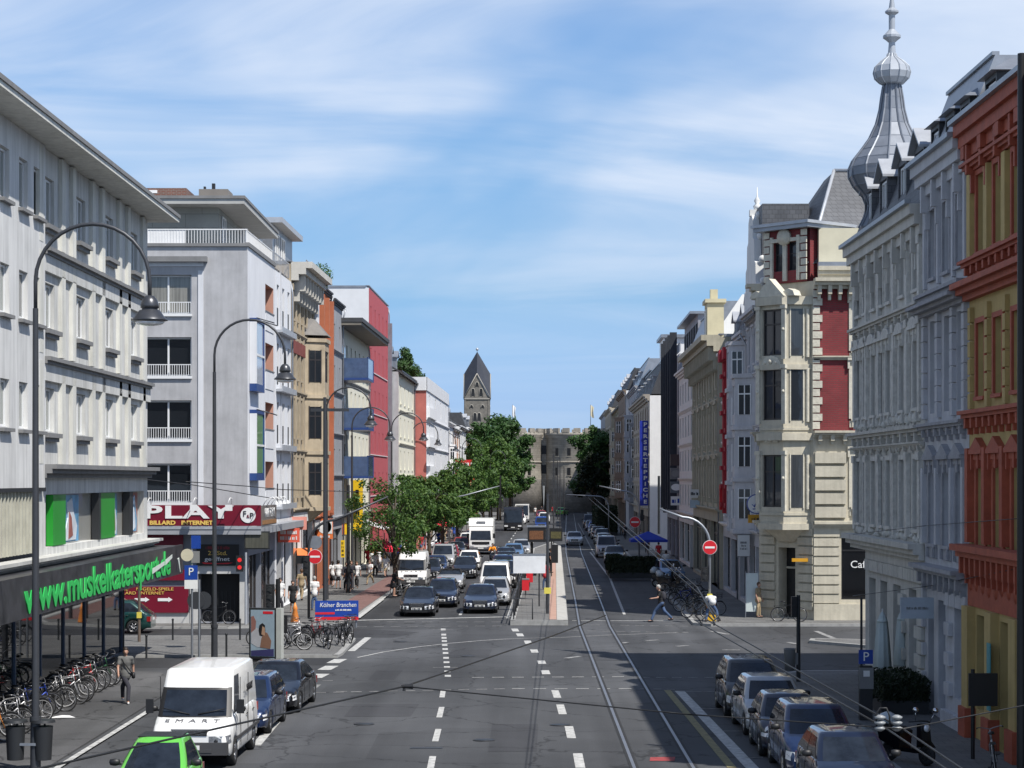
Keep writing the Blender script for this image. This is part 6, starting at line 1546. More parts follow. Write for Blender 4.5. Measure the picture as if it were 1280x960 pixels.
# queue left lane
def q_(t, d, src, label, c=None, **kw): p = S(t, d+src.get('_h', 2.25)); return put(src, p.x, p.y, -math.atan(K)+kw.pop('rz', 0), label, c, group=GL_, **kw)
q_(-4.95, 107, SEDAN, 'black saloon with chrome grille, first at the left end of the stop line', 'black')
q_(-4.15, 114.5, EST, 'dark blue car just behind the black saloon in the left lane', 'navy')
q_(-4.6, 133, CONV, 'silver open convertible in the left lane')
q_(-4.3, 147, HATCH, 'dark car with pale windscreen behind the silver convertible', 'black')
q_(-4.5, 160, HATCH, 'white hatchback in front of the box truck', 'white')
tr = box_truck(); p = S(-4.75, 197.5); tr.location = p; tr.rotation_euler = (0, 0, -.02); tr['group'] = GL_
q_(-1.85, 109.5, SEDAN, 'dark blue saloon with wide chrome grille first at the right end of the stop line', 'navy')
q_(-1.3, 116, HATCH, 'silver hatchback close behind the dark blue saloon', 'silver')
q_(-1.55, 126, VANS, 'white minivan with roof fittings in the right lane of the queue', 'white', cat='minivan')
q_(-1.35, 134.5, SUV, 'black off-roader behind the white minivan', 'black')
q_(-1.2, 143, SEDAN, 'dark grey saloon behind the black off-roader in the queue', 'darkgrey')
q_(-1.7, 151, EST, 'fourth dark car from the end of the right lane queue, an estate', 'darkblue')
q_(-1.7, 160, SEDAN, 'third dark car from the end of the right lane queue', 'black')
q_(-1.9, 168, EST, 'long dark estate near the end of the right lane queue', 'navy')
q_(-1.5, 180, SEDAN, 'dark blue saloon with pale side at the tail of the queue', 'skyblue')
q_(-1.0, 190, HATCH, 'silver hatchback at the very tail of the right lane queue', 'silver')
b = bus('black coach with big windscreen driving in the far left lane', pm('coach_black', (.012, .012, .016), .3, var=.1, coat=1.)); p = S(-3.5, 286); b.location = p; b.rotation_euler = (0, 0, -.02)
b2 = bus('white camper van behind the black coach', PT['white'], 'camper_van', 'camper', 6.2, 2.2, 2.9); p = S(-3.1, 338); b2.location = p; b2.rotation_euler = (0, 0, -.02)
put(VANS, S(.3, 283).x, 283, -.02, 'bright blue van coming down the middle far off', 'blue', cat='van')
put(SUV, S(.4, 330).x, 330, -.02, 'white far off-road car behind the bright blue van', 'white')
put(SEDAN, S(4.1, 221+2.2).x, 223, -.02, 'silver saloon driving on the tram tracks right of the platform', 'silver')
put(HATCH, S(-3.2, 325).x, 325, -.02, 'pale yellow far off car beside the camper', 'white')
put(HATCH, S(3.5, 402).x, 402, 2.9, 'yellow far off car near the old gate', 'lime')
put(SEDAN, S(-.3, 370).x, 370, -.02, 'dark red car far off before the old gate', 'red')
put(EST, S(-3.6, 375).x, 375, -.02, 'dark blue far off car behind the camper', 'darkblue')
# parked, right row beyond the crossing
GP = 'cars parked on the right beyond the crossing'
put(VANS, S(6.6, 189).x, 189, -.02, 'silver white van parked beside the café terrace', 'silver', group=GP, cat='van')
for i, (t, d, s, c, lab) in enumerate([(7.0, 176, SEDAN, 'darkgrey', 'dark saloon half hidden by the hedge next to the silver white van'), (7.2, 205, SEDAN, 'darkblue', 'dark blue saloon parked behind the silver white van'), (7.0, 214, HATCH, 'silver', 'silver hatchback parked on the right, third behind the van'), (7.1, 224, SUV, 'black', 'black tall car parked in the shade, fourth behind the silver white van'),
     (7.2, 234, SEDAN, 'navy', 'navy saloon parked in the shade, fifth behind the van'), (7.1, 245, EST, 'darkgrey', 'grey estate parked in the shade, sixth behind the van'), (7.0, 257, SEDAN, 'black', 'black saloon far along the right kerb, seventh behind the van'), (7.1, 270, HATCH, 'blue', 'blue hatchback far along the right kerb'), (7.0, 284, SEDAN, 'darkblue', 'dark blue saloon far along the right kerb beyond the blue hatchback'), (7.0, 300, VANS, 'navy', 'dark van farthest along the right kerb')]):
    put(s, S(t, d).x, d, -.02+R((i % 3)-1), lab, c, group=GP)
p = S(9.8, 143); put(HATCH, p.x, p.y+1.5, R(8), 'blue grey hatchback parked by the motorcycles under the café façade', 'skyblue', group=GP)
# parked, left beyond the crossing under the trees
GT = 'cars parked under the street trees on the left'
put(VAN, S(-7.0, 133+2.4).x, 135.4, -.02, 'white high van with dark windscreen parked under the first street tree', group=GT)
for t, d, s, c, lab in [(-6.6, 146, HATCH, 'darkgrey', 'dark grey hatchback parked behind the white van under the trees'), (-6.6, 154, SEDAN, 'darkblue', 'blue saloon under the trees left of the white hatchback'), (-6.6, 165, VANS, 'silver', 'silver van under the trees left of the box truck'), (-6.7, 176, HATCH, 'red', 'red hatchback under the trees'), (-6.7, 187, SEDAN, 'black', 'black saloon parked under the trees beside the box truck'), (-6.7, 200, EST, 'red', 'dark red estate under the trees behind the black saloon'), (-6.8, 215, HATCH, 'white', 'white hatchback parked under the far trees on the left'), (-6.8, 228, SEDAN, 'navy', 'navy saloon parked under the far trees on the left')]:
    put(s, S(t, d).x, d, -.02, lab, c, group=GT)
# ---------------------------------------------------------------- bicycles, scooters (along local y, front at -y)
BK = {k: pm('bike_paint_'+k, v, .35, .4, var=.05, coat=.5) for k, v in dict(black=(.015,.015,.017), silver=(.45,.45,.46), blue=(.02,.05,.3), white=(.65,.65,.65), orange=(.75,.25,.02), red=(.4,.02,.02), green=(.03,.12,.05)).items()}
M_SPOKE = pm('spoke_steel', (.3, .3, .31), .35, .7, var=0)
def bicycle(label, basket=False, step=False, fender=False, rimm=None):
    r = thing('bicycle', label, 'bicycle'); WR = .335; f = (0, -.54, WR); b = (0, .52, WR)
    for c in (f, b):
        m = MB(); m.tube([(0, WR*math.cos(2*PI*i/20), WR*math.sin(2*PI*i/20)) for i in range(20)], .021, 5, closed=True); w_ = m.build('wheel', M_TYRE, r, c)
        m = MB(); m.tube([(0, (WR-.032)*math.cos(2*PI*i/20), (WR-.032)*math.sin(2*PI*i/20)) for i in range(20)], .013, 4, closed=True)
        for i in range(12): a = 2*PI*i/12; m.tube([(.03 if i % 2 else -.03, 0, 0), (0, (WR-.03)*math.cos(a), (WR-.03)*math.sin(a))], .0022, 3)
        m.cyl((-.04, 0, 0), (.04, 0, 0), .025, .025, 6); m.build('rim', rimm or M_SPOKE, w_)
    m = MB(); bb = (0, .08, .29); st = (0, .22, .82); hd = (0, -.36, .84); hb = (0, -.4, .7)
    m.tube([bb, st], .017, 6); m.tube([bb, hb], .02, 6)
    m.tube([(0, .2, .75) if not step else (0, .14, .5), hd if not step else hb], .017, 6)
    for s in (-1, 1):
        m.tube([bb, (s*.05, b[1], b[2])], .011, 5); m.tube([(0, .2, .74), (s*.05, b[1], b[2])], .009, 5)
        m.tube([(0, -.41, .68), (s*.05, -.43, .6), (s*.05, f[1], f[2])], .012, 5)
    m.tube([hb, hd, (0, -.34, .95)], .02, 6); m.build('frame', BK['black'], r)
    m = MB(); m.tube([(0, .22, .8), (0, .24, .93)], .013, 6); m.add([], []); m.lathe([(.01, -.03), (.1, -.02), (.11, .0), (.08, .03), (.01, .035)], 10, (0,0,0), 1)
    k = len(m.v)-50; m.xf(Matrix.Translation((0, .27, .96)) @ Matrix.Diagonal((.75, 1.3, 1, 1)), k); m.build('saddle', [M_SPOKE, M_BLACK], r)
    m = MB(); m.tube([(-.3, -.22, 1.03), (-.26, -.34, 1.04), (-.08, -.37, 1.0), (0, -.36, .97), (.08, -.37, 1.0), (.26, -.34, 1.04), (.3, -.22, 1.03)], .012, 5, 0)
    for s in (-1, 1): m.tube([(s*.3, -.2, 1.03), (s*.29, -.29, 1.035)], .018, 6, 1)
    m.build('handlebar', [M_SPOKE, M_BLACK], r)
    m = MB(); m.cyl((.03, .08, .29), (.045, .08, .29), .09, .09, 12); m.tube([(.05, .08, .29), (.07, .02, .14)], .01, 5); m.box(.07, -.03, .125, .15, .07, .15); m.tube([(-.03, .08, .29), (-.07, .14, .44)], .01, 5); m.box(-.15, .09, .43, -.07, .19, .455)
    m.tube([(.04, .08, .37), (.045, .52, .37)], .004, 3); m.tube([(.04, .08, .21), (.045, .52, .3)], .004, 3); m.build('crankset', M_DARKSTEEL, r)
    m = MB(); m.box(-.07, .3, .74, .07, .72, .755); 
    for s in (-1, 1): m.tube([(s*.065, .7, .74), (s*.06, .54, .35)], .006, 4)
    m.build('rack', M_DARKSTEEL, r)
    if fender:
        for c, a0, a1 in ((f, -.2, 2.1), (b, .6, 3.3)):
            m = MB(); m.tube([(0, c[1]+(WR+.035)*math.cos(a0+(a1-a0)*i/8), c[2]+(WR+.035)*math.sin(a0+(a1-a0)*i/8)) for i in range(9)], .024, 4); m.build('mudguard', M_DARKSTEEL, r)
    if basket:
        m = MB()
        for z, w_ in ((.0, .13), (.09, .145), (.18, .16), (.27, .175)): m.tube([(-w_, -w_*.8, z), (w_, -w_*.8, z), (w_, w_*.8, z), (-w_, w_*.8, z)], .006, 4, closed=True)
        for s in (-1, 1):
            for q in (-1, -.33, .33, 1): m.tube([(s*.13, q*.1, 0), (s*.175, q*.14, .27)], .004, 3); m.tube([(q*.13, s*.104, 0), (q*.175, s*.14, .27)], .004, 3)
        m.build('basket', M_DARKSTEEL, r, (0, -.55, .84))
    return r
B1 = bicycle(''); B2 = bicycle('', step=True, fender=True, rimm=pm('pale_rim', (.5, .5, .5), .4)); B3 = bicycle('', basket=True, fender=True)
def bike(src, x, y, rz, lean, label, colr, group, z=.0):
    if id(src) in placed: o = copy_tree(src)
    else: o = src; placed.add(id(src))
    o.location = (x, y, z); o.rotation_euler = (0, lean, rz); o['label'] = label; o['group'] = group; recolor(o, {'frame': BK[colr]}); return o
rb = random.Random(5)
GB = 'bicycles leaning along the shop window'
cols = ['orange', 'black', 'silver', 'black', 'white', 'silver', 'black', 'blue', 'black', 'black', 'silver', 'white', 'black', 'black', 'red', 'silver', 'black', 'green', 'black']
labs = {'orange': 'orange bicycle nearest the left edge of the street by the shop', 'blue': 'bright blue bicycle standing in the row before the shop glass', 'red': 'dark red bicycle in the row by the shop glass', 'green': 'dark green bicycle far along the shop glass'}
cnt = {}
for i in range(len(cols)):
    y = 55.9 + i*.92 + rb.uniform(-.15, .15); c = cols[i]
    src = (B1, B2, B1, B3)[i % 4] if c != 'blue' else B1
    ends = ('near the two lamp post bins', 'in the middle of the row before the shop glass', 'toward the far end of the shop glass')
    k = 0 if i < 6 else (1 if i < 12 else 2)
    lab = labs.get(c) or '%s bicycle%s %s' % ({'black': 'black', 'silver': 'silver grey', 'white': 'white framed'}[c], {0: '', 1: ' with mudguards', 2: '', 3: ' with wire basket'}[i % 4], ends[k])
    bike(src, -14.0 + rb.uniform(-.15, .15), y, R(90) + rb.uniform(-.25, .25), R(rb.choice((-9, 8, 6))), lab, c, GB, .05)
o = bike(B1, -16.9, 74, R(15), R(8), 'black bicycle standing behind the shop glass near its far end', 'black', GB, .05)
o = bike(B2, -16.8, 69, R(10), R(8), 'white rimmed bicycle standing behind the shop glass', 'white', GB, .05)
GC = 'bicycles crowded on the corner pavement'
spots = [(-8.9, 85.3, 88, 'silver', 1, 'white rimmed silver bicycle standing across the front of the corner cluster'), (-9.8, 85.9, 80, 'blue', 1, 'blue framed bicycle at the left front of the corner cluster'), (-7.55, 86.2, 15, 'black', 2, 'black basket bicycle at the right front of the corner cluster'), (-7.1, 87.6, 18, 'black', 2, 'black basket bicycle second in the angled row at the kerb'), (-6.95, 89.2, 20, 'black', 2, 'black basket bicycle third in the angled row at the kerb'), (-7.0, 90.8, 18, 'silver', 2, 'silver basket bicycle last in the angled row at the kerb'),
    (-8.3, 87.0, 70, 'black', 0, 'black bicycle in the middle of the corner cluster behind the silver one'), (-9.2, 87.6, 84, 'silver', 0, 'silver bicycle deep in the corner cluster, left side'), (-10.1, 87.4, 95, 'black', 0, 'black bicycle at the far left of the corner cluster'), (-8.2, 88.4, 60, 'black', 1, 'black bicycle with mudguards deep in the corner cluster'), (-9.3, 89.0, 80, 'white', 0, 'white bicycle at the back of the corner cluster before the advertising board'), (-8.3, 90.0, 40, 'red', 0, 'dark red bicycle at the back of the corner cluster'), (-9.9, 89.4, 80, 'black', 2, 'black bicycle with basket at the back left of the corner cluster')]
for x, y, a, c, k, lab in spots: bike((B1, B2, B3)[k], x, y, R(a), R(rb.uniform(-8, 8)), lab, c, GC, .1)
bike(B1, -13.9, 100.3, R(75), R(5), 'black bicycle leaning beside the game hall door', 'black', 'single bicycles', .1)
p = S(-6.85, 124.3); bike(B2, p.x, p.y, R(70), R(4), 'white bicycle held by the woman at the first street tree', 'white', 'single bicycles', .1)
GD = 'bicycles parked along the right pavement'
for i in range(9):
    t = 9.0 + (i % 2)*.8; d = 104.5 + i*2.6; p = S(t, d)
    bike((B1, B3, B2)[i % 3], p.x, p.y, R(60 + 12*(i % 3)), R(5), ['dark bicycle nearest the bending man on the right pavement', 'basket bicycle second in the shaded right row', 'bicycle with mudguards third in the shaded right row', 'dark bicycle fourth in the shaded right row', 'basket bicycle fifth in the shaded right row', 'bicycle with mudguards sixth in the shaded right row', 'dark bicycle seventh in the shaded right row', 'basket bicycle eighth in the shaded right row', 'farthest bicycle of the shaded right row by the motorcycles'][i], ['black', 'silver', 'black', 'black', 'blue', 'black', 'black', 'silver', 'black'][i], GD, .12)
p = S(14, 101.6); bike(B1, 13.3, 101.9, R(80), R(6), 'dark bicycle beside the doorway of the brick corner house', 'black', 'single bicycles', .12)
bike(B2, 11.3, 49.6, R(170), R(6), 'bicycle leaning at the red and ochre house, cut by the right edge', 'silver', 'single bicycles', .12)

def scooter(label):
    r = thing('motor_scooter', label, 'scooter')
    for y in (-.62, .6):
        m = MB(); m.lathe([(.17, -.05), (.24, -.045), (.26, 0), (.24, .045), (.17, .05)], 16, (0,0,0)); m.xf(Matrix.Rotation(R(90), 4, 'Y')); w_ = m.build('wheel', M_TYRE, r, (0, y, .26)); m = MB(); m.cyl((-.05, 0, 0), (.05, 0, 0), .15, .15, 12); m.build('rim', M_RIM, w_)
    m = MB(); m.ext([(-.75, .45), (-.62, .56), (-.42, .42), (-.38, .98), (-.5, 1.0), (-.58, .6)], 'x', -.16, .16, 0); m.ext([(-.4, .28), (.15, .28), (.15, .38), (-.4, .38)], 'x', -.17, .17, 0)
    m.ext([(.12, .3), (.8, .5), (.88, .72), (.7, .78), (.1, .72)], 'x', -.2, .2, 0); m.build('body', PT['black'], r)
    m = MB(); m.ext([(.05, .72), (.8, .79), (.82, .88), (.3, .88), (.05, .8)], 'x', -.16, .16, 0); m.build('seat', M_BLACK, r)
    m = MB(); m.tube([(-.36, -.3, 1.02), (-.1, -.46, 1.06), (.1, -.46, 1.06), (.36, -.3, 1.02)], .02, 6); m.build('handlebar', M_DARKSTEEL, r)
    for s in (-1, 1):
        m = MB(); m.tube([(s*.25, -.42, 1.05), (s*.33, -.48, 1.28)], .01, 4); m.ball((s*.34, -.49, 1.32), .07, 8); m.build('mirror', M_CHROME, r)
    m = MB(); m.lathe([(.1, 0), (.09, .03), (.01, .05)], 12, (0,0,0)); m.xf(Matrix.Rotation(R(90), 4, 'X')); m.build('headlight', M_HEAD, r, (0, -.56, .9))
    return r
s0 = scooter('black motor scooter with pale top case parked on the right pavement'); s0.location = (9.55, 51.2, .12); s0.rotation_euler = (0, R(5), R(35))
m = MB(); m.lathe([(.2, 0), (.22, .1), (.19, .22), (.05, .28)], 12, (0,0,0)); m.build('top_case', pm('pale_blue_case', (.45, .5, .52), .4), s0, (0, .75, .9))
for i, (t, d, lab) in enumerate(((9.1, 129, 'dark scooter nearest in the motorcycle row'), (9.2, 131.5, 'dark scooter second in the motorcycle row'), (9.0, 134, 'dark scooter third in the motorcycle row'), (9.2, 136.5, 'farthest dark scooter by the blue grey hatchback'))):
    p = S(t, d); dup(s0, (p.x, p.y, .12), R(60+i*9), lab, 'motor scooters on the right pavement')
# ---------------------------------------------------------------- people
def capsule(mb, a, b, ra, rb, n=10):
    a = Vector(a); b = Vector(b)
    mb.cyl(a, b, ra, rb, n); mb.ball(a, ra, n); mb.ball(b, rb, n)
def chain(mb, pts, rs):
    for i in range(len(pts)-1): capsule(mb, pts[i], pts[i+1], rs[i], rs[i+1])
def remesh(mb, name, vox=.02, mat=None, smooth=2):
    o = mb.build(name, [mat]); md = o.modifiers.new('r', 'REMESH'); md.mode = 'VOXEL'; md.voxel_size = vox; md.use_smooth_shade = True
    sm = o.modifiers.new('s', 'SMOOTH'); sm.iterations = smooth; sm.factor = .5
    old = o.data; me = eval_mesh(o); bpy.data.meshes.remove(old)
    if not me.materials: me.materials.append(mat)
    return me
def ellip(mb, c, rx, ry, rz, n=14, rot=None):
    k0 = len(mb.v); mb.ball((0, 0, 0), 1., n); M = Matrix.Translation(c)
    if rot: M = M @ rot
    mb.xf(M @ Matrix.Diagonal((rx, ry, rz, 1)), k0)
_pc = {}
def person_meshes(pose, bottom, sleeve, female, hair):
    """pose: joints in metres, facing -y. returns list of (name, mesh)"""
    key = (pose, bottom, sleeve, female, hair)
    if key in _pc: return _pc[key]
    J = POSES[pose]; H, N, P = Vector(J['head']), Vector(J['neck']), Vector(J['pelvis'])
    ch = P.lerp(N, .62); f = J.get('facing', Vector((0, -1, 0)))
    up = (N-P).normalized(); side = up.cross(f).normalized() * -1
    rotT = Matrix((side, up.cross(side)*-1, up)).transposed().to_4x4()
    sw = .185 if not female else .165; hw = .1 if not female else .105
    def torso(m, g):
        ellip(m, P + up*.02, .165+g, .12+g, .13+g, rot=rotT); ellip(m, P.lerp(N, .32), .145+g, .105+g, .17+g, rot=rotT); ellip(m, P.lerp(N, .68), (.18 if not female else .16)+g, .12+g, .19+g, rot=rotT)
        for s in 'LR': chain(m, [P.lerp(N, .88), Vector(J['sh'+s])], [.09+g, .065+g])
    b = MB(); torso(b, -.012)
    chain(b, [P.lerp(N, .85), N, H - (H-N)*.3], [.075, .055, .05])
    hu = (H-N).normalized(); ellip(b, H, .076, .095, .118, n=16); hf = J.get('look', f)
    ellip(b, H + hf*.045 - hu*.045, .055, .055, .06); capsule(b, H + hf*.088 - hu*.0, H + hf*.107 - hu*.03, .012, .016)
    hs = hu.cross(hf).normalized()
    for s in (-1, 1):
        ellip(b, H + hs*s*.077 - hu*.01, .014, .022, .03); ellip(b, H + hf*.083 + hs*s*.03 + hu*.012, .018, .014, .01)
    ellip(b, H + hf*.088 - hu*.058, .025, .016, .012)
    for s in 'LR':
        A, E, Hd = Vector(J['sh'+s]), Vector(J['el'+s]), Vector(J['ha'+s]); chain(b, [A, E, Hd], [.052, .04, .03])
        d = (Hd-E).normalized(); sd = d.cross(f).normalized()
        if sd.length < .5: sd = Vector((1, 0, 0))
        pn = d.cross(sd).normalized()
        capsule(b, Hd, Hd + d*.075, .032, .034)
        for k, ln in enumerate((.06, .072, .068, .052)):
            o = pn*(.033-.021*k); st = Hd + d*.085 + o; capsule(b, st, st + d*ln*.5, .011, .010, 6); capsule(b, st + d*ln*.5, st + d*ln + sd*.018, .010, .009, 6)
        th = Hd + d*.02 + pn*.03; capsule(b, th, th + pn*.035 + d*.03, .014, .011, 6)
        K_, An = Vector(J['kn'+s]), Vector(J['an'+s]); hp = P + side*(hw*(1 if s == 'R' else -1)) - up*.03 if 'hip'+s not in J else Vector(J['hip'+s])
        J['_hip'+s] = hp
        chain(b, [hp, K_, An], [.082, .053, .036])
        tf = J.get('toe'+s, f); tf = Vector(tf).normalized(); capsule(b, An - Vector((0, 0, .035)) - tf*.03, An - Vector((0, 0, .045)) + tf*.14, .035, .03)
    out = [('body', remesh(b, 'b', .014, M_SKIN, 1))]
    # shirt
    m = MB(); torso(m, .014)
    for s in 'LR':
        A, E, Hd = Vector(J['sh'+s]), Vector(J['el'+s]), Vector(J['ha'+s])
        if sleeve == 'long': chain(m, [A, E, Hd.lerp(E, .06)], [.068, .056, .045])
        else: chain(m, [A, A.lerp(E, .62)], [.068, .062])
    if female and bottom in ('dress',):
        capsule(m, P, P - up*.25, .17, .2, 14)
    else: capsule(m, P + up*.02, P - up*.08, .155, .165, 14)
    out.append(('shirt' if bottom != 'dress' else 'dress', remesh(m, 's', .022, M_SKIN)))
    if bottom != 'dress':
        m = MB(); 
        ellip(m, P - up*.02, .172, .128, .12, rot=rotT)
        for s in 'LR':
            hp, K_, An = J['_hip'+s], Vector(J['kn'+s]), Vector(J['an'+s])
            if bottom == 'long': chain(m, [hp, K_, An.lerp(K_, .06)], [.1, .072, .062])
            elif bottom == 'shorts': chain(m, [hp, hp.lerp(K_, .85)], [.1, .088])
            elif bottom == 'skirt': chain(m, [hp, hp.lerp(K_, 1.)], [.105, .12])
        out.append(('trousers' if bottom == 'long' else bottom, remesh(m, 't', .022, M_SKIN)))
    m = MB(); ellip(m, H - hf*.016 + hu*.03, .097, .112, .122)
    if hair == 'long': capsule(m, H - hf*.06 + hu*.0, N - hf*.05, .07, .05)
    # keep the face free: cut by removing verts in front
    me = remesh(m, 'h', .016, M_SKIN, 1)
    import bmesh
    bm = bmesh.new(); bm.from_mesh(me)
    dl = [v for v in bm.verts if (v.co-H).dot(hf) > .03 and (v.co-H).dot(hu) < .06 or ((v.co-H).dot(hu) < -.02 and (v.co-H).dot(hf) > -.01)]
    bmesh.ops.delete(bm, geom=dl, context='VERTS'); bm.to_mesh(me); bm.free(); out.append(('hair', me))
    m = MB()
    for s in 'LR':
        An = Vector(J['an'+s]); tf = Vector(J.get('toe'+s, f)).normalized()
        capsule(m, An - Vector((0, 0, .05)) - tf*.04, An - Vector((0, 0, .06)) + tf*.16, .045, .038, 8)
        m.box(0, 0, 0, 0, 0, 0) if False else None
    m.build
    sh = remesh(m, 'f', .02, M_SKIN, 1); out.append(('shoes', sh))
    _pc[key] = out
    return out
V = Vector
POSES = {
 'walk': dict(head=(0, -.03, 1.63), neck=(0, -.01, 1.46), pelvis=(0, .02, .95), shL=(-.18, 0, 1.41), elL=(-.24, -.08, 1.14), haL=(-.23, -.25, .95), shR=(.18, 0, 1.41), elR=(.24, .1, 1.15), haR=(.25, .08, .9), knL=(-.09, .1, .52), anL=(-.08, .33, .16), knR=(.09, -.16, .53), anR=(.07, -.3, .1)),
 'stand': dict(head=(0, -.02, 1.63), neck=(0, 0, 1.46), pelvis=(0, .01, .94), shL=(-.18, 0, 1.41), elL=(-.23, .03, 1.13), haL=(-.22, -.06, .88), shR=(.18, 0, 1.41), elR=(.24, .02, 1.13), haR=(.2, -.12, .9), knL=(-.1, -.02, .51), anL=(-.11, .02, .1), knR=(.1, -.01, .51), anR=(.12, -.02, .1)),
 'stride': dict(head=(0, -.12, 1.6), neck=(0, -.07, 1.43), pelvis=(0, .02, .92), shL=(-.18, -.05, 1.38), elL=(-.24, .1, 1.13), haL=(-.25, .02, .9), shR=(.18, -.06, 1.38), elR=(.23, -.22, 1.15), haR=(.2, -.45, 1.12), knL=(-.09, -.25, .52), anL=(-.08, -.42, .12), knR=(.09, .16, .52), anR=(.08, .5, .2)),
 'bend': dict(head=(.02, -.62, 1.02), neck=(0, -.5, 1.1), pelvis=(0, .1, .93), shL=(-.19, -.45, 1.06), elL=(-.2, -.52, .78), haL=(-.1, -.56, .52), shR=(.19, -.45, 1.06), elR=(.2, -.52, .78), haR=(.1, -.58, .5), knL=(-.2, -.0, .5), anL=(-.28, .08, .1), knR=(.2, -.0, .5), anR=(.28, .08, .1), look=V((0, -.5, -.86))),
 'hold': dict(head=(0, -.05, 1.6), neck=(0, -.02, 1.44), pelvis=(0, .03, .93), shL=(-.17, -.02, 1.39), elL=(-.2, -.2, 1.15), haL=(-.16, -.45, 1.05), shR=(.17, -.02, 1.39), elR=(.2, -.2, 1.15), haR=(.16, -.45, 1.05), knL=(-.1, 0, .5), anL=(-.1, .04, .1), knR=(.1, -.05, .5), anR=(.12, -.05, .1)),
 'ride': dict(head=(0, -.1, 1.52), neck=(0, -.05, 1.34), pelvis=(0, .12, .84), shL=(-.18, -.03, 1.3), elL=(-.27, -.22, 1.1), haL=(-.3, -.42, 1.06), shR=(.18, -.03, 1.3), elR=(.27, -.22, 1.1), haR=(.3, -.42, 1.06), knL=(-.2, -.3, .66), anL=(-.2, -.15, .32), knR=(.2, -.3, .66), anR=(.2, -.15, .32)),
}
CL = {k: pm('cloth_'+k, v, .9, var=.12, scale=6) for k, v in dict(grey=(.13, .13, .125), black=(.015, .015, .017), white=(.68, .68, .67), jeans=(.06, .1, .19), khaki=(.3, .23, .14), blue=(.03, .07, .3), red=(.45, .03, .04), orange=(.85, .3, .02), dark=(.03, .03, .04), beige=(.45, .38, .28), green=(.06, .15, .06)).items()}
HAIR = {k: pm('hair_'+k, v, .6, var=.15, scale=20) for k, v in dict(dark=(.02, .012, .008), brown=(.09, .045, .02), grey=(.35, .34, .32), blond=(.4, .28, .12)).items()}
def person(x, y, z, face, pose, shirt, bottomc, label, bottom='long', sleeve='short', hair='dark', hs='short', female=False, shoes='black', h=1.75, group=None):
    """face: angle the person faces, 0 = towards the camera"""
    ms = person_meshes(pose, bottom, sleeve, female, hs)
    r = thing('person', label, 'person', (x, y, z), face, group)
    bo = None; s = h/1.75
    for nm, me in ms:
        mat = {'body': M_SKIN, 'shirt': CL[shirt], 'dress': CL[shirt], 'hair': HAIR[hair], 'shoes': CL.get(shoes, CL['black'])}.get(nm, CL[bottomc])
        o = ob(nm, me, r if nm == 'body' else bo); o.material_slots[0].link = 'OBJECT'; o.material_slots[0].material = mat
        if nm == 'body': bo = o; o.scale = (s, s, s)
    return r, bo
def bag(bo, x, y, z, mat, w=.1, d=.22, h=.2, name='bag', root=None):
    m = MB(); m.lathe([(.3, 0), (.9, .06), (1., .4), (.92, .85), (.35, 1.)], 10, (0,0,0)); m.xf(Matrix.Diagonal((w/2*1.2, d/2*1.2, h, 1)))
    return m.build(name, mat, root or bo, (x, y, z))
c = G(157, 881)
r, bo = person(c.x, c.y, .05, R(12), 'walk', 'grey', 'dark', 'woman in grey top and dark trousers with shoulder bag walking past the bicycles', female=True, hair='dark', shoes='white', h=1.72)
m = MB(); m.tube([(-.14, -.06, 1.43), (-.02, -.15, 1.25), (.12, -.16, 1.05), (.2, -.06, .95)], .018, 5); m.build('bag_strap', M_BLACK, bo); bag(bo, .24, -.05, .78, M_BLACK)
c = G(826, 778); r, bo = person(c.x, c.y, 0, R(-78), 'stride', 'black', 'jeans', 'man in black shirt and jeans with backpack striding over the tram crossing', hair='grey', h=1.85)
bag(bo, 0, .12, 1.0, CL['dark'], .3, .2, .42, 'backpack'); 
c = G(890, 777, .12); r, bo = person(c.x, c.y, .12, R(182), 'bend', 'white', 'jeans', 'man in white shirt and jeans bending down at the signal post', sleeve='short', h=1.85)
t = thing('machine', 'yellow tool box on the pavement between the legs of the bending man', 'tool box', (c.x+.02, c.y+.5, .12)); m = MB(); m.box(-.2, -.15, 0, .2, .15, .28, 0); m.build('case', pm('yellow_case', (.7, .42, .03), .5), t); m = MB(); m.tube([(-.12, 0, .28), (-.1, 0, .38), (.1, 0, .38), (.12, 0, .28)], .015, 5); m.build('handle', M_BLACK, t)
c = G(948, 772, .12); person(c.x, c.y, .12, R(60), 'stand', 'khaki', 'khaki', 'person in khaki clothes standing by the dark doorway of the brick corner house', h=1.75, hair='brown')
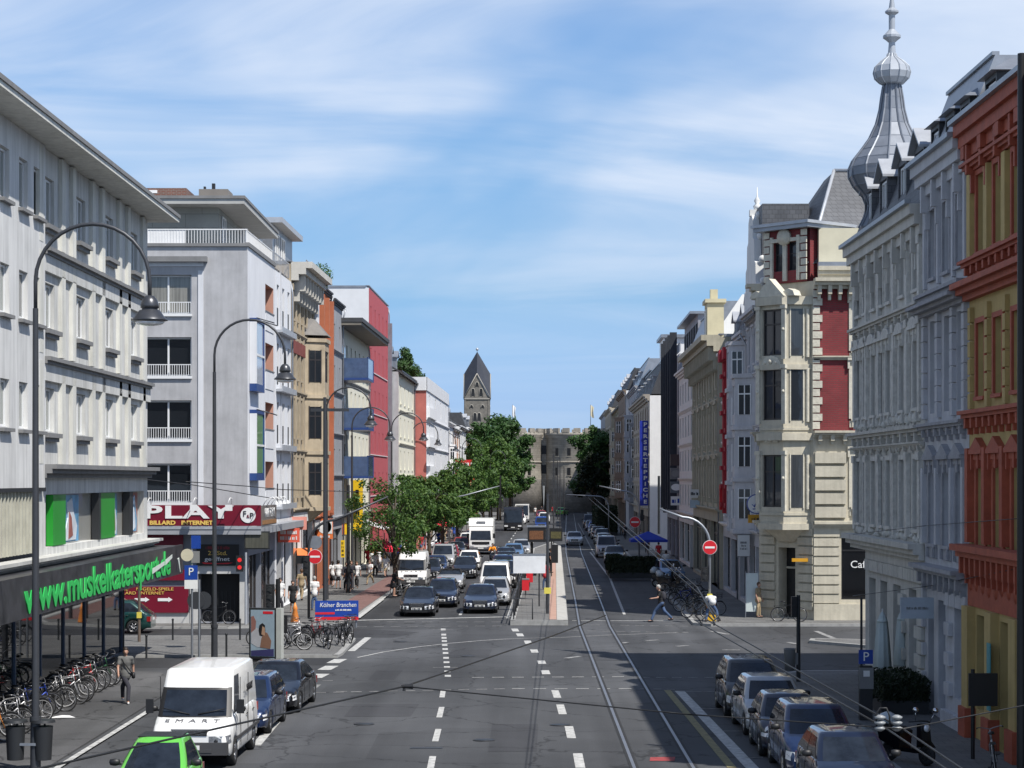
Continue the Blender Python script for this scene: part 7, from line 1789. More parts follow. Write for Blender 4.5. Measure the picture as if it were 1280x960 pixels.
ppl = [
 (350, 766, 20, 'stand', 'white', 'dark', 'man in white t-shirt at the corner behind the signal post', 'long', 'short', 'dark', 'short', False),
 (366, 766, 0, 'stand', 'black', 'black', 'woman in black dress on the corner pavement', 'dress', 'short', 'dark', 'long', True),
 (377, 751, 170, 'walk', 'khaki', 'khaki', 'person in khaki clothes walking by the shop entrances', 'long', 'short', 'brown', 'short', False),
 (393, 763, 190, 'stand', 'white', 'jeans', 'grey haired man in white shirt and jeans behind the blue advertising board', 'long', 'short', 'grey', 'short', False),
 (416, 734, 180, 'walk', 'white', 'black', 'woman in white top and dark skirt walking away, left of the pair in white', 'skirt', 'short', 'dark', 'long', True),
 (423, 736, 180, 'stand', 'white', 'black', 'man in white shirt and dark shorts walking away, right of the pair in white', 'shorts', 'short', 'dark', 'short', False),
 (433, 739, 10, 'walk', 'dark', 'black', 'dark clothed person beside the lamp post on the left pavement', 'long', 'long', 'dark', 'short', False),
 (439, 737, 5, 'walk', 'dark', 'dark', 'person in dark jacket left of the one in light grey', 'long', 'long', 'brown', 'short', False),
 (446, 735, 0, 'walk', 'white', 'black', 'woman in light top and black trousers walking before the red umbrella', 'long', 'short', 'brown', 'long', True),
 (474, 716, 60, 'stand', 'white', 'dark', 'seated looking person in white near the bins under the tree', 'long', 'short', 'dark', 'short', False),
 (484, 714, 180, 'stand', 'dark', 'white', 'person in dark vest and pale trousers under the first tree', 'long', 'long', 'dark', 'short', False),
 (460, 712, 180, 'walk', 'red', 'dark', 'person in red top farther along the left pavement', 'long', 'short', 'brown', 'short', False),
]
for x, y, a, po, s_, b_, lab, bt, sl, ha, hs, fe in ppl:
    c = G(x, y, .1); person(c.x, c.y, .1, R(a), po, s_, b_, lab, bt, sl, ha, hs, fe, h=1.66 if fe else 1.78)
c = S(-7.35, 123.6); person(c.x, c.y, .1, R(100), 'hold', 'black', 'black', 'woman in black dress with bare legs holding a white bicycle', 'dress', 'short', 'brown', 'long', True, h=1.68)
c = G(681.5, 737, .24); r, bo = person(c.x, c.y, .24, R(180), 'stand', 'red', 'jeans', 'person in red top and jeans waiting on the tram platform', h=1.72)
c = G(695, 716, .24); person(c.x-.4, c.y, .24, R(90), 'stand', 'dark', 'dark', 'dark dressed person waiting under the display board on the platform', h=1.75)
# motorcyclist in orange
ms = dup(s0, S(-3.1, 175), -.02, 'motor scooter ridden between the lanes by the rider in orange', 'motor scooters in traffic')
c = S(-3.1, 175); person(c.x, c.y+.05, .0, -.02, 'ride', 'orange', 'dark', 'scooter rider in orange vest between the two queues', sleeve='long', hair='dark', h=1.75)
rp = random.Random(3)
fl = ['white', 'dark', 'blue', 'red', 'black', 'white', 'grey', 'beige', 'white', 'green', 'black', 'white', 'red', 'blue', 'white', 'dark', 'beige', 'grey']
for i, c_ in enumerate(fl):
    left = i < 11
    d = 150 + i*12 if left else 150 + (i-11)*22
    t = rp.uniform(-11.2, -9) if left else rp.uniform(9.8, 11.4)
    p = S(t, d); person(p.x, p.y, .1 if left else .12, R(rp.choice((0, 180, 20, 170))), rp.choice(('walk', 'stand')), c_, rp.choice(('dark', 'jeans', 'khaki', 'black')),
        'pedestrian in %s top %s' % ({'dark': 'dark grey'}.get(c_, c_), ['by the yellow pillar sign', 'behind the first street tree', 'under the second street tree', 'by the red umbrella stand', 'near the third street tree', 'beside the café tables on the left', 'before the raspberry building', 'before the salmon pink house', 'near the far awnings', 'by the hanging banners', 'at the far end of the left pavement', 'by the blue parasol', 'near the stone classical house', 'before the light grey mansard house', 'by the dark office house', 'by the carpet shop', 'beyond the carpet shop', 'far off on the right pavement'][i]), h=rp.uniform(1.62, 1.82), group='pedestrians farther down the street')
for i in range(14):
    d = 128+i*9.5; p = S(rp.uniform(-11.6, -8.6), d); c_ = rp.choice(('white', 'dark', 'beige', 'red', 'blue', 'black', 'grey', 'white'))
    person(p.x, p.y, .1, R(rp.choice((5, 175, 190, -15))), rp.choice(('walk', 'stand', 'stride')), c_, rp.choice(('dark', 'jeans', 'khaki', 'black')), 'shopper in %s top on the left pavement %s' % ({'dark': 'dark grey'}.get(c_, c_), ['closest to the sandstone house', 'before the concrete grey house', 'before the blue balconies', 'by the tall yellow sign', 'before the striped awning', 'behind the second tree', 'by the raspberry building entrance', 'beside the third tree', 'before the cream gabled house', 'beside the fourth tree', 'before the salmon end wall', 'beside the fifth tree', 'near the first terrace parasol', 'near the last terrace parasol'][i]), rp.choice(('long', 'long', 'shorts', 'skirt')), 'short', rp.choice(('dark', 'brown', 'blond')), rp.choice(('short', 'long')), h=rp.uniform(1.6, 1.85), group='shoppers on the left pavement')
for i, (x, y, c_) in enumerate(((669, 645, 'white'), (700, 643.5, 'white'), (677, 644, 'dark'), (691, 644, 'red'))):
    c = G(x, y); person(c.x, c.y, 0, 0, 'stand', c_, 'dark', 'tiny far pedestrian in %s at the old gate, %s' % (c_, ['left of the passage', 'right of the passage', 'in front of the passage', 'at the right tower foot'][i]), group='pedestrians at the old gate')
# ---------------------------------------------------------------- trees
def leaf_mat(name, c, c2):
    m = bpy.data.materials.new(name); m.use_nodes = True; nt = m.node_tree; b = nt.nodes['Principled BSDF']; L = nt.links.new
    ge = nd(nt, 'ShaderNodeNewGeometry'); mx = nd(nt, 'ShaderNodeMix', data_type='RGBA'); mx.inputs[6].default_value = (*c, 1); mx.inputs[7].default_value = (*c2, 1)
    L(ge.outputs['Random Per Island'], mx.inputs[0]); L(mx.outputs[2], b.inputs['Base Color']); sock(b, 'Roughness', .6)
    tl = nd(nt, 'ShaderNodeBsdfTranslucent'); L(mx.outputs[2], tl.inputs[0]); ms = nd(nt, 'ShaderNodeMixShader'); ms.inputs[0].default_value = .3
    out = nt.nodes['Material Output']; L(b.outputs[0], ms.inputs[1]); L(tl.outputs[0], ms.inputs[2]); L(ms.outputs[0], out.inputs[0]); return m
LF1 = leaf_mat('locust_leaves', (.02, .07, .012), (.1, .18, .03))
LF2 = leaf_mat('plane_tree_leaves', (.022, .065, .014), (.06, .135, .028))
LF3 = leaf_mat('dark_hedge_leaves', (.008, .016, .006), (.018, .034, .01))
BARK = pm('bark', (.07, .055, .04), .9, var=.3, scale=4, bump=.5)
def leaves(mb, blobs, n, size, rn, flat=.5):
    tot = sum(b[3]**2 for b in blobs)
    for (cx, cy, cz, r, sz) in blobs:
        k = int(n*r*r/tot)
        for _ in range(k):
            u = Vector((rn.gauss(0, 1), rn.gauss(0, 1), rn.gauss(0, 1))).normalized(); d = r*(rn.random()**.4)*(1+.18*math.sin(u.x*9+cz)*math.cos(u.y*7+cx))
            p = Vector((cx+u.x*d, cy+u.y*d, cz+u.z*d*sz)); a = (u*.7+Vector((rn.uniform(-1,1), rn.uniform(-1,1), rn.uniform(-.3,1.2)))).normalized()
            e = a.orthogonal().normalized(); e = Matrix.Rotation(rn.uniform(0, 6.3), 3, a) @ e; f = a.cross(e); s = size*rn.uniform(.6, 1.3)
            mb.add([p-e*s, p-f*s*.45-a*s*.1, p+e*s, p+f*s*.45-a*s*.1], [(0,1,2,3)], 0)
def tree(x, y, h, trunk, rc, label, mat, n=5000, size=.16, seed=0, name='street_tree', group='street trees on the left', nb=12, low=.3, tr=.16):
    rn = random.Random(seed); r = thing(name, label, 'tree', (x, y, 0), rn.uniform(0, 6), group)
    m = MB(); bl = []
    top = Vector((rn.uniform(-.3, .3), rn.uniform(-.3, .3), h*.75)); m.tube([(0,0,0), (0,0,trunk*.5), (top.x*.3, top.y*.3, trunk), tuple(top)], [tr*1.25, tr, tr*.85, tr*.25], 9)
    for i in range(nb):
        a = 2.4*i; zz = trunk+(h-trunk)*(low*.3+.95*(i+.5)/nb*.85); env = math.sin(PI*min(.97, max(.12, (zz-trunk*.8)/(h-trunk*.8))))**.6
        rr = rc*env*rn.uniform(.35, .95); br = rc*rn.uniform(.22, .4)
        e = Vector((rr*math.cos(a), rr*math.sin(a), zz)); s = Vector((0, 0, max(trunk*.8, zz-rr*.8-.4))); s.x = top.x*.4; s.y = top.y*.4
        mid = s.lerp(e, .5)+Vector((0, 0, .12*rr)); m.tube([tuple(s), tuple(mid), tuple(e)], [tr*.45, tr*.28, tr*.1], 5)
        bl.append((e.x, e.y, e.z, br, .75))
        for _ in range(2):
            q = e+Vector((rn.uniform(-1,1), rn.uniform(-1,1), rn.uniform(-.5,.7)))*br*1.1; bl.append((q.x, q.y, q.z, br*rn.uniform(.4, .65), .8)); m.tube([tuple(e), tuple(q)], [tr*.12, tr*.05], 4)
    m.build('trunk', BARK, r)
    c = MB(); leaves(c, bl, n, size, rn); c.build('crown', mat, r)
    return r
tl = [(-7.4, 125.5, 7.2, 2.4, 2.9, 'fine leaved street tree nearest the crossing on the left pavement', 11, 5500, .11), (-7.8, 147, 7.2, 2.6, 2.4, 'second fine leaved street tree from the crossing', 12, 5000, .14), (-7.8, 166, 7.3, 2.6, 2.5, 'third fine leaved street tree from the crossing', 13, 5000, .15), (-7.8, 186, 7.5, 2.6, 2.6, 'fourth fine leaved street tree from the crossing, left of the box truck', 14, 5500, .18), (-7.6, 210, 8.2, 2.6, 3.0, 'fifth fine leaved street tree from the crossing', 15, 5000, .2), (-7.4, 240, 9.4, 2.6, 3.4, 'sixth fine leaved street tree before the big plane trees', 16, 4500, .22), (-7.0, 270, 10.5, 2.8, 3.8, 'seventh street tree, paler green, under the big plane tree', 17, 4500, .24)]
for t, d, h, tk, rc, lab, sd, n, sz in tl: p = S(t, d); tree(p.x, p.y, h, tk, rc, lab, LF1, n, sz, sd)
GT2 = 'big plane trees before the old gate'
p = S(-6.6, 352); tree(p.x-.6, p.y, 18, 5, 6.0, 'tallest plane tree with rounded crown left of the old gate', LF2, 13000, .33, 31, 'plane_tree', GT2, 20, .3, .35)
p = S(-7.8, 325); tree(p.x, p.y, 13.5, 4, 5.0, 'lower plane tree in front of the tallest one on the left', LF1, 8000, .3, 32, 'plane_tree', GT2, 14, .3, .3)
p = S(-6.0, 385); tree(p.x, p.y, 15, 4, 4.6, 'plane tree right behind the tallest one beside the gate passage', LF2, 8000, .34, 33, 'plane_tree', GT2, 14, .3, .3)
p = S(9.4, 392); tree(p.x, p.y, 16.6, 4.5, 5.2, 'plane tree right of the old gate at the end of the right row', LF2, 9000, .34, 34, 'plane_tree', GT2, 16, .3, .35)
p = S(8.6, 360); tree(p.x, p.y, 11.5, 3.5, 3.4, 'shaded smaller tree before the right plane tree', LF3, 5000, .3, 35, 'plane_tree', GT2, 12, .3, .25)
# roof garden
for i, (dd, hh, rr_) in enumerate(((9.0, 3.2, 1.5), (15, 4.2, 1.8), (22, 2.8, 1.6), (30, 2.2, 1.4))):
    d0_ = L_d(506); r = thing('roof_tree', 'bushy %s growing on the salmon pink house roof terrace' % ['conifer nearest the street end', 'tallest conifer', 'spreading shrub', 'low shrub farthest back'][i], 'tree', (S(-13.5, d0_+dd).x, d0_+dd, 16.7), 0, 'roof terrace plants')
    rn = random.Random(60+i); m = MB(); m.tube([(0,0,0), (.1, 0, hh*.7)], [.1, .03], 6); m.build('trunk', BARK, r)
    c = MB(); bl = [(rn.uniform(-.5,.5)*rr_, rn.uniform(-.5,.5)*rr_, hh*f, rr_*(.75-.5*f), .8) for f in (.2, .4, .55, .7, .85)]; leaves(c, bl, 2600, .16, rn); c.build('crown', LF2, r)
r = thing('roof_plant', 'green shrubs behind the railing on the roof of the red striped house', 'shrub', (S(-13.2, L_d(400)).x, L_d(400), 19.1)); c = MB(); rn = random.Random(70); leaves(c, [(0, 0, .6, .9, .7), (.3, 1.8, .7, 1.0, .8), (.1, 3.4, .5, .8, .7)], 2500, .1, rn); c.build('foliage', LF1, r); m = MB(); m.box(-.4, -.8, .0, .6, 4.2, .3, 0); m.build('planter', M_ZINC, r)

# ---------------------------------------------------------------- old town gate
GST = brick_mat('gate_basalt_tuff', (.36, .33, .28), (.28, .26, .22), (.24, .22, .19), 1.0, .45, msize=.03)
GST2 = brick_mat('gate_rough_stone', (.3, .28, .25), (.2, .19, .17), (.24, .22, .2), .7, .35, msize=.04)
def gate():
    cx, y = S(-1.2, 440).x + 2.5, 440
    r = thing('town_gate', 'medieval stone town gate with two round towers and battlements closing the street', 'gate', (cx, y, 0))
    for k, xx in enumerate((-8.2, 5.2)):
        m = MB(); n = 28; R_ = 6.4
        m.lathe([(R_+.3, 0), (R_, 6.8), (R_, 15.4), (R_+.35, 15.9), (R_+.35, 16.4)], n, (0,0,0), 0)
        for i in range(n): m.f[i]; 
        for i in range(len(m.m)): m.m[i] = 1 if i < n else 0
        for i in range(18):
            a = 2*PI*(i+.5)/18; c_, s_ = math.cos(a), math.sin(a); k0 = len(m.v); m.box(-.2, -.7, 0, .35, .7, .9, 0); m.xf(Matrix.Translation(((R_)*c_, (R_)*s_, 16.4)) @ Matrix.Rotation(a, 4, 'Z'), k0)
        tw = m.build('round_tower', [GST, GST2], r, (xx, 0, 0))
        for z in (7.6, 11.6):
            for a in (-130, -105, -80, -55):
                an = R(a); q = MB(); q.box(-.35, -.02, 0, .35, .25, 1.6, 0); q.box(-.5, -.06, -.15, .5, .2, -.001, 1); q.build('arrow_window', [M_BLACK, GST], tw, (R_*math.cos(an), R_*math.sin(an), z), (0, 0, an+PI/2))
        q = MB(); q.lathe([(R_+.12, 0), (R_+.2, .15), (R_+.12, .3)], n, (0,0,0), 0, False); q.build('string_course', GST, tw, (0, 0, 10.2))
    m = MB(); ar = [(-2.3, 0), (-2.3, 3.2)] + [(-2.3*math.cos(PI*i/8), 3.2+2.3*math.sin(PI*i/8)) for i in range(1, 8)] + [(2.3, 3.2), (2.3, 0)]
    pts = [(-5, 0)] + ar + [(5, 0), (5, 15.4), (-5, 15.4)]
    m.ext(pts, 'y', -1.5, 6, 0); m.box(-5, -1.6, 15.401, 5, 6, 15.9, 0)
    for i in range(5): m.box(-4.6+i*2.1, -1.6, 15.901, -3.5+i*2.1, -1.0, 16.9, 0)
    m.build('middle_building', GST, r, (-1.5, 0, 0))
    for z in (8, 12): q = MB(); q.box(-.5, -1.55, z, .5, -1.501, z+1.8, 0); q.build('arrow_window', M_BLACK, r, (-1.5, 0, 0))
    for xx, c_, cc in ((-8, 1, 'left'), (8.2, 3, 'right')):
        f = thing('flag', 'flag on a thin pole on the %s tower of the gate' % cc, 'flag', (cx+xx, y, 16.5)); m = MB(); m.tube([(0,0,0), (0,0,5.8)], [.07, .05], 6); m.build('pole', M_STEELGREY, f)
        m = MB(); m.add([(0, 0, 5.7), (.35, .25, 5.6), (.7, 0, 5.2), (.55, -.2, 4.2), (.75, 0, 3.0), (.3, .1, 3.1), (0, 0, 3.6)], [(0,1,2,3,4,5,6)]); m.build('cloth', pm('flag_cloth_pale', (.6, .55, .4), .8) if cc == 'right' else M_WHITE, f)
    w_ = thing('stone_wall', 'low rough stone wall beside the left gate tower', 'wall', (cx-18, y, 0)); m = MB(); m.box(-8, 0, 0, 4.5, 1.5, 7, 0); m.build('masonry', GST2, w_)
gate()
# square beyond: buildings closing the view
for i, (x0, x1, h, y, lab, wm) in enumerate(((-34, -8, 15, 520, 'pale house behind the plane trees left of the gate', C['sand_grey_stucco']), (24, 60, 17, 500, 'reddish house behind the right gate tower', C['orange_plaster']), (-70, -36, 16, 500, 'grey block far left behind the row', P_GREYL))):
    r = thing('town_house', lab, 'building', (x0, y, 0)); Lh = x1-x0; m = MB(); n = 6; hs = [(Lh*(k+.3)/n, Lh*(k+.7)/n, 4+f*3.2, 5.8+f*3.2) for k in range(n) for f in range(3)]
    wall_sheet(m, 0, Lh, 0, h, hs, .3, 0); body(m, Lh, 12, 0, h, 0); m.build('wall', wm, r)
    for a, b_, c, d in hs: window(r, (a+b_)/2, c, b_-a, d-c, .29)
    gable_roof(r, Lh, 12, h, 4, M_ROOFDARK, wallm=wm)

# ---------------------------------------------------------------- church tower
CST = brick_mat('church_tuff', (.2, .185, .16), (.16, .15, .13), (.13, .12, .11), 1.6, .7, msize=.05)
def church():
    cx = (596.5-640)*1000/F; r = thing('church_tower', 'distant Romanesque church tower with rhombic slate helm roof rising above the trees', 'church', (cx, 1000, 0))
    h = 5.9; z0, z1, z2 = 44.8, 56.2, 66.8
    m = MB(); m.box(-h, -h, 0, h, h, z0-.6, 0)
    for q in range(4):
        M = Matrix.Rotation(q*PI/2, 4, 'Z'); k0 = len(m.v)
        m.ext([(-h+.1, z0-.6), (h-.1, z0-.6), (h-.3, z0+.3), (0, z1-.7), (-h+.3, z0+.3)], 'y', -h, -h+.5, 0); m.box(-h-.4, -h-.4, z0-.7, h+.4, -h-.001, z0-.2, 1)
        for s in (-1, 1): m.box(s*h-.5, -h-.25, 20, s*h+.5 if s < 0 else s*h-.5+1, -h-.001, z0-.7, 0) if False else None
        for px in (-h+.4, h-.4): m.box(px-.4, -h-.2, 20, px+.4, -h-.001, z0-.7, 0)
        m.xf(M, k0)
    m.build('shaft', [CST, pm('pale_church_stone', (.34, .32, .28), .85)], r)
    for q in range(4):
        for (x, z, w_, hh) in ((-1.9, z0+.8, 1.6, 3.6), (1.9, z0+.8, 1.6, 3.6), (0, z0+5.2, 1.5, 2.2), (-1.0, 34, 1.6, 3.8), (1.0, 34, 1.6, 3.8), (-2.6, 40, 1.5, 1.5), (2.6, 40, 1.5, 1.5), (0, 26, 1.6, 3)):
            pts = [(x-w_/2, z), (x+w_/2, z)] + [(x+w_/2*math.cos(PI*i/6), z+hh-w_/2+w_/2*math.sin(PI*i/6)) for i in range(7)]
            g_ = MB(); g_.ext(pts, 'y', -h-.06, -h+.02, 0); g_.xf(Matrix.Rotation(q*PI/2, 4, 'Z')); g_.build('sound_window', M_BLACK, r)
            g_ = MB(); g_.tube([(p[0], -h-.12, p[1]) for p in pts[1:]] + [(x-w_/2, -h-.12, z)], .18, 5); g_.xf(Matrix.Rotation(q*PI/2, 4, 'Z')); g_.build('window_arch', MATS['pale_church_stone'], r)
    o = .35; C4 = [(-h-o, -h-o, z0-.1), (h+o, -h-o, z0-.1), (h+o, h+o, z0-.1), (-h-o, h+o, z0-.1)]; Mi = [(0, -h-o, z1), (h+o, 0, z1), (0, h+o, z1), (-h-o, 0, z1)]; A = (0, 0, z2)
    m = MB(); v = [A] + C4 + Mi
    # rhombs: apex, side peak, corner, side peak
    m.add(v, [(0, 8, 1, 5), (0, 5, 2, 6), (0, 6, 3, 7), (0, 7, 4, 8)], 0)
    m.build('helm_roof', pm('church_slate', (.032, .036, .048), .6, var=.15, scale=.4), r)
    m = MB()
    for q in range(4):
        for e in (C4[q], C4[(q+1) % 4]): m.tube([e, Mi[q]], .22, 5)
    m.build('gable_coping', MATS['pale_church_stone'], r)
    m = MB(); m.tube([A, (0, 0, z2+2)], .12, 6); m.ball((0, 0, z2+1.1), .7, 10); m.build('finial', M_ZINCL, r)
church()

# ---------------------------------------------------------------- street lamps
def lamp(label):
    r = thing('street_lamp', label, 'street lamp', (0,0,0), 0, 'arched street lamps on the left'); 
    m = MB(); m.cyl((0,0,0), (0,0,1.2), .13, .12, 12); m.cyl((0,0,1.2), (0,0,11.0), .095, .068, 12); m.cyl((0,0,1.15), (0,0,1.28), .14, .14, 12); m.build('pole', M_STEELGREY, r)
    m = MB(); ra = 1.36; cz = 11.65
    m.tube([(0,0,10.9), (0,0,cz)] + [(ra-ra*math.cos(PI*i/16), 0, cz+ra*math.sin(PI*i/16)) for i in range(1, 17)] + [(2*ra, 0, 11.2)], .048, 8); m.build('arch', M_STEELGREY, r)
    m = MB(); m.lathe([(.05, .36), (.11, .34), (.19, .24), (.22, .12), (.22, .06), (.19, .05), (.19, .02), (.25, .0), (.36, -.16), (.42, -.21), (.43, -.24), (.39, -.25)], 20, (2*ra, 0, 10.95))
    hd = m.build('lamp_shade', pm('lamp_metal', (.085, .088, .095), .35, .6, var=.1), r)
    m = MB(); m.lathe([(.36, 0), (.3, -.05), (.15, -.08), (.01, -.09)], 16, (2*ra, 0, 10.67)); m.build('lamp_glass', M_HEAD, hd)
    return r
LP = lamp('nearest arched street lamp, dark pole with litter bins at the left edge of the street')
LP.location = (-11.35, 50.5, .05)
c = G(268, 822, .1); dup(LP, (c.x, c.y, .1), 0, 'second arched street lamp standing before the black open 23 hours board')
for t, d, s, lab in ((-11.0, 121, .93, 'third arched street lamp before the old sandstone house'), (-10.6, 132, .87, 'fourth arched street lamp before the cream house with blue balconies'), (-10.9, 168, .93, 'fifth arched street lamp before the raspberry building'), (-11.9, 206, .95, 'sixth arched street lamp before the salmon end wall'), (-12.2, 250, .95, 'seventh arched street lamp beside the white apartment house'), (-10.6, 290, .95, 'eighth arched street lamp by the hanging banners')):
    p = S(t, d, .1); o = dup(LP, p, -.02, lab); o.scale = (s, s, s)
for i in range(4):
    p = S(-5.5+.7*i, 320+i*22); o = dup(LP, (p.x-2.2, p.y, .1), -.02, ['ninth arched street lamp, its head before the big plane tree', 'tenth arched street lamp among the plane trees', 'eleventh arched street lamp among the plane trees', 'farthest arched street lamp left of the gate'][i]); o.scale = (.85, .85, .85)
# ad column pole with cross bar
def pole(name, label, cat, x, y, h, r_=.06, mat=None, z=0., group=None, rz=0.):
    r = thing(name, label, cat, (x, y, z), rz, group); m = MB(); m.cyl((0,0,0), (0,0,h), r_*1.1, r_*.9, 10); m.build('pole', mat or M_STEELGREY, r); return r
c = G(406, 773, .1); r = pole('catenary_pole', 'tall dark pole with a crossbar beside the no entry sign on the left', 'pole', c.x, c.y, 10.9, .09, M_STEELGREY, .1); m = MB(); m.box(-.7, -.05, 10.2, 1.2, .05, 10.35, 0); m.build('crossbar', M_STEELGREY, r)
c = G(435.5, 741, .1); pole('catenary_pole', 'slim dark pole behind the two people in white', 'pole', c.x, c.y, 6.5, .1, M_DARKSTEEL, .1)

c = S(-2.0, 0)
for k, (xp, d, h) in enumerate(((684.5, 106, 6.0), (692, 220, 9.5), (700, 300, 10), (697, 360, 10), (705, 360, 9))):
    x = (xp-640)*d/F; o = pole('catenary_pole', ['slim grey signal pole with yellow collar at the head of the tram platform', 'catenary pole at the far end of the platform', 'catenary pole farther down the tram line', 'tall thin pole before the gate, left of the pair', 'tall thin pole before the gate, right of the pair'][k], 'pole', x, d, h, .075, M_STEELGREY, .24 if k == 0 else 0)
    if k == 0:
        m = MB(); m.box(-.17, -.1, 1.0, .17, .1, 1.3, 0); m.build('push_button', pm('yellow_box', (.7, .6, .1), .5), o)
# litter bins on the nearest lamp
r = thing('litter_bin', 'pair of dark litter bins strapped to the nearest street lamp', 'litter bin', (-11.5, 50.5, .05))
for s in (-1, 1):
    m = MB(); m.cyl((s*.33, 0, .25), (s*.33, 0, 1.05), .2, .24, 12); m.cyl((s*.33, 0, 1.14), (s*.33, 0, 1.2), .3, .28, 12); m.box(s*.33-.02, .15, 1.0, s*.33+.02, .2, 1.18); m.build('bin', M_DARKSTEEL, r)
m = MB(); m.box(-.35, -.16, .6, .35, -.12, .66); m.build('strap', M_ZINC, r)
r = thing('sticker_patch', 'orange and white stickers on the nearest lamp pole', 'sticker', (-11.5, 50.5, .05)) if False else None
# bin at right pole, parking meter etc
M_BINGREY = pm('bin_grey', (.2, .2, .2), .6)
c = G(998, 852, .12); r = pole('sign_pole', 'grey pole with signal on the near right corner', 'pole', c.x, c.y, 3.05, .07, M_DARKSTEEL, .0)
m = MB(); m.box(-.24, -.12, 2.3, -.07, .12, 3.0); m.build('signal_head', M_BLACK, r)
r = thing('litter_bin', 'open grey litter bin fixed beside the pole on the near right corner', 'litter bin', (c.x-.3, c.y-.05, 0)); m = MB(); m.lathe([(.17, .5), (.2, 1.2), (.21, 1.25), (.17, 1.25), (.14, .6)], 14, (0,0,0), 0); m.box(.15, -.03, .7, .28, .03, 1.1); m.build('bin', M_BINGREY, r)
c = G(1082, 900, .12); r = thing('parking_meter', 'dark parking meter with blue P sign on the shaded right pavement', 'parking meter', (c.x, c.y, .12))
m = MB(); m.box(-.18, -.12, 0, .18, .12, 1.55, 0); m.box(-.2, -.16, .9, .2, -.1, 1.5, 1); m.box(-.09, -.17, 1.25, .09, -.161, 1.42, 2); m.build('housing', [M_DARKSTEEL, M_BINGREY, M_PLATE], r)
m = MB(); m.cyl((-.12, 0, 1.55), (-.12, 0, 3.5), .035, .035, 8); m.build('pole', M_DARKSTEEL, r)
m = MB(); m.box(-.2, -.06, 1.6, .2, .0, 2.0, 0); pn = m.build('parking_sign', pm('traffic_blue', (.01, .05, .3), .4), r); lettering('P', .36, M_WHITE, pn, (0, -.07, 1.8))
M_TBLUE = MATS['traffic_blue']

# ---------------------------------------------------------------- signs and signals
def disc(parent, x, y, z, r_, mat, name='disc', th=.03, fy=-1):
    m = MB(); m.cyl((x, y, z), (x, y+fy*th, z), r_, r_, 24, 0); return m.build(name, mat, parent)
def noentry(parent, x, y, z, r_=.3, bw=.7):
    d = disc(parent, x, y, z, r_*1.06, M_WHITE, 'sign_disc', .03); disc(d, x, y-.03, z, r_, M_RED, 'red_face', .008)
    m = MB(); m.box(x-r_*bw, y-.046, z-r_*.14, x+r_*bw, y-.0385, z+r_*.14); m.build('white_bar', M_WHITE, d); return d
def signal_head(parent, x, y, z, lit=None, n=3):
    m = MB(); m.box(x-.16, y-.14, z, x+.16, y+.1, z+.3*n+.1)
    o = m.build('signal_head', M_BLACK, parent)
    for k in range(n):
        m = MB(); zc = z+.2+.3*k; m.tube([(x+.12*math.cos(a), y-.24+abs(0), zc+.12*math.sin(a)) for a in (PI*.05, PI*.3, PI*.5, PI*.7, PI*.95)], .012, 4); m.cyl((x, y-.141, zc), (x, y-.145, zc), .1, .1, 14); m.build('signal_lens', M_DARKSTEEL, o)
    return o
def mast(label, x, y, h, arm, hz, z=0., mat=None):
    """signal mast with a curved arm: arm = reach in x (signed)"""
    r = thing('signal_mast', label, 'traffic signal', (x, y, z)); s = 1 if arm > 0 else -1; rr = 1.3
    m = MB(); pts = [(0,0,0), (0,0,h-rr)] + [(s*(rr-rr*math.cos(PI/2*i/8)), 0, h-rr+rr*math.sin(PI/2*i/8)) for i in range(1, 9)] + [(arm, 0, hz)]
    m.tube(pts, [.07]*(len(pts)-1)+[.04], 10); m.build('mast', mat or M_ZINC, r); return r
c = G(887, 776, .12); r = mast('curved signal mast on the right pavement with a red no entry sign', c.x, c.y, 5.0, -2.5, 5.45, .12)
noentry(r, 0, -.12, 3.55, .33); signal_head(r, -.25, 0, 1.9, n=2); m = MB(); m.box(-.12, -.12, 1.0, .12, .1, 1.3); m.build('push_button', MATS['yellow_box'], r)
m = MB(); m.cyl((-2.45, 0, 4.2), (-2.45, 0, 7.0), .06, .06, 8); m.build('drop_tube', M_DARKSTEEL, r)
p = S(7.9, 170); r = mast('second curved signal mast farther down with a no entry sign above the parked cars', p.x+.9, p.y, 5.9, -3.2, 6.3, .1); noentry(r, -.35, -.12, 3.4, .42); m = MB(); m.box(.1, -.1, 3.5, .35, .1, 4.4); m.build('signal_head', M_BLACK, r)
p = S(7.2, 250); mast('third curved signal mast far down the right side', p.x+1.2, p.y, 4.8, -5.0, 5.0, .1)
c = G(386, 773, .1); r = mast('curved signal mast on the left corner with long arm toward the trees', c.x, c.y, 4.85, 3.9, 6.0, .1, M_STEELGREY)
noentry(r, .32, -.14, 3.05, .34); disc(r, .32, .05, 3.75, .33, M_ZINC, 'sign_back', .02); signal_head(r, -.1, -.1, 2.1); m = MB(); m.box(-.62, -.14, 2.7, -.2, .16, 3.1); m.build('signal_side', M_BLACK, r)
p = S(-8.2, 206); r = mast('pale curved signal arm crossing before the far trees on the left', p.x, p.y, 5.2, 5.0, 6.2, .1); m = MB(); m.cyl((4.95, 0, 4.4), (4.95, 0, 7.2), .08, .08, 8); m.box(4.8, -.15, 4.0, 5.1, .1, 4.9); m.build('signal_head', M_BLACK, r)
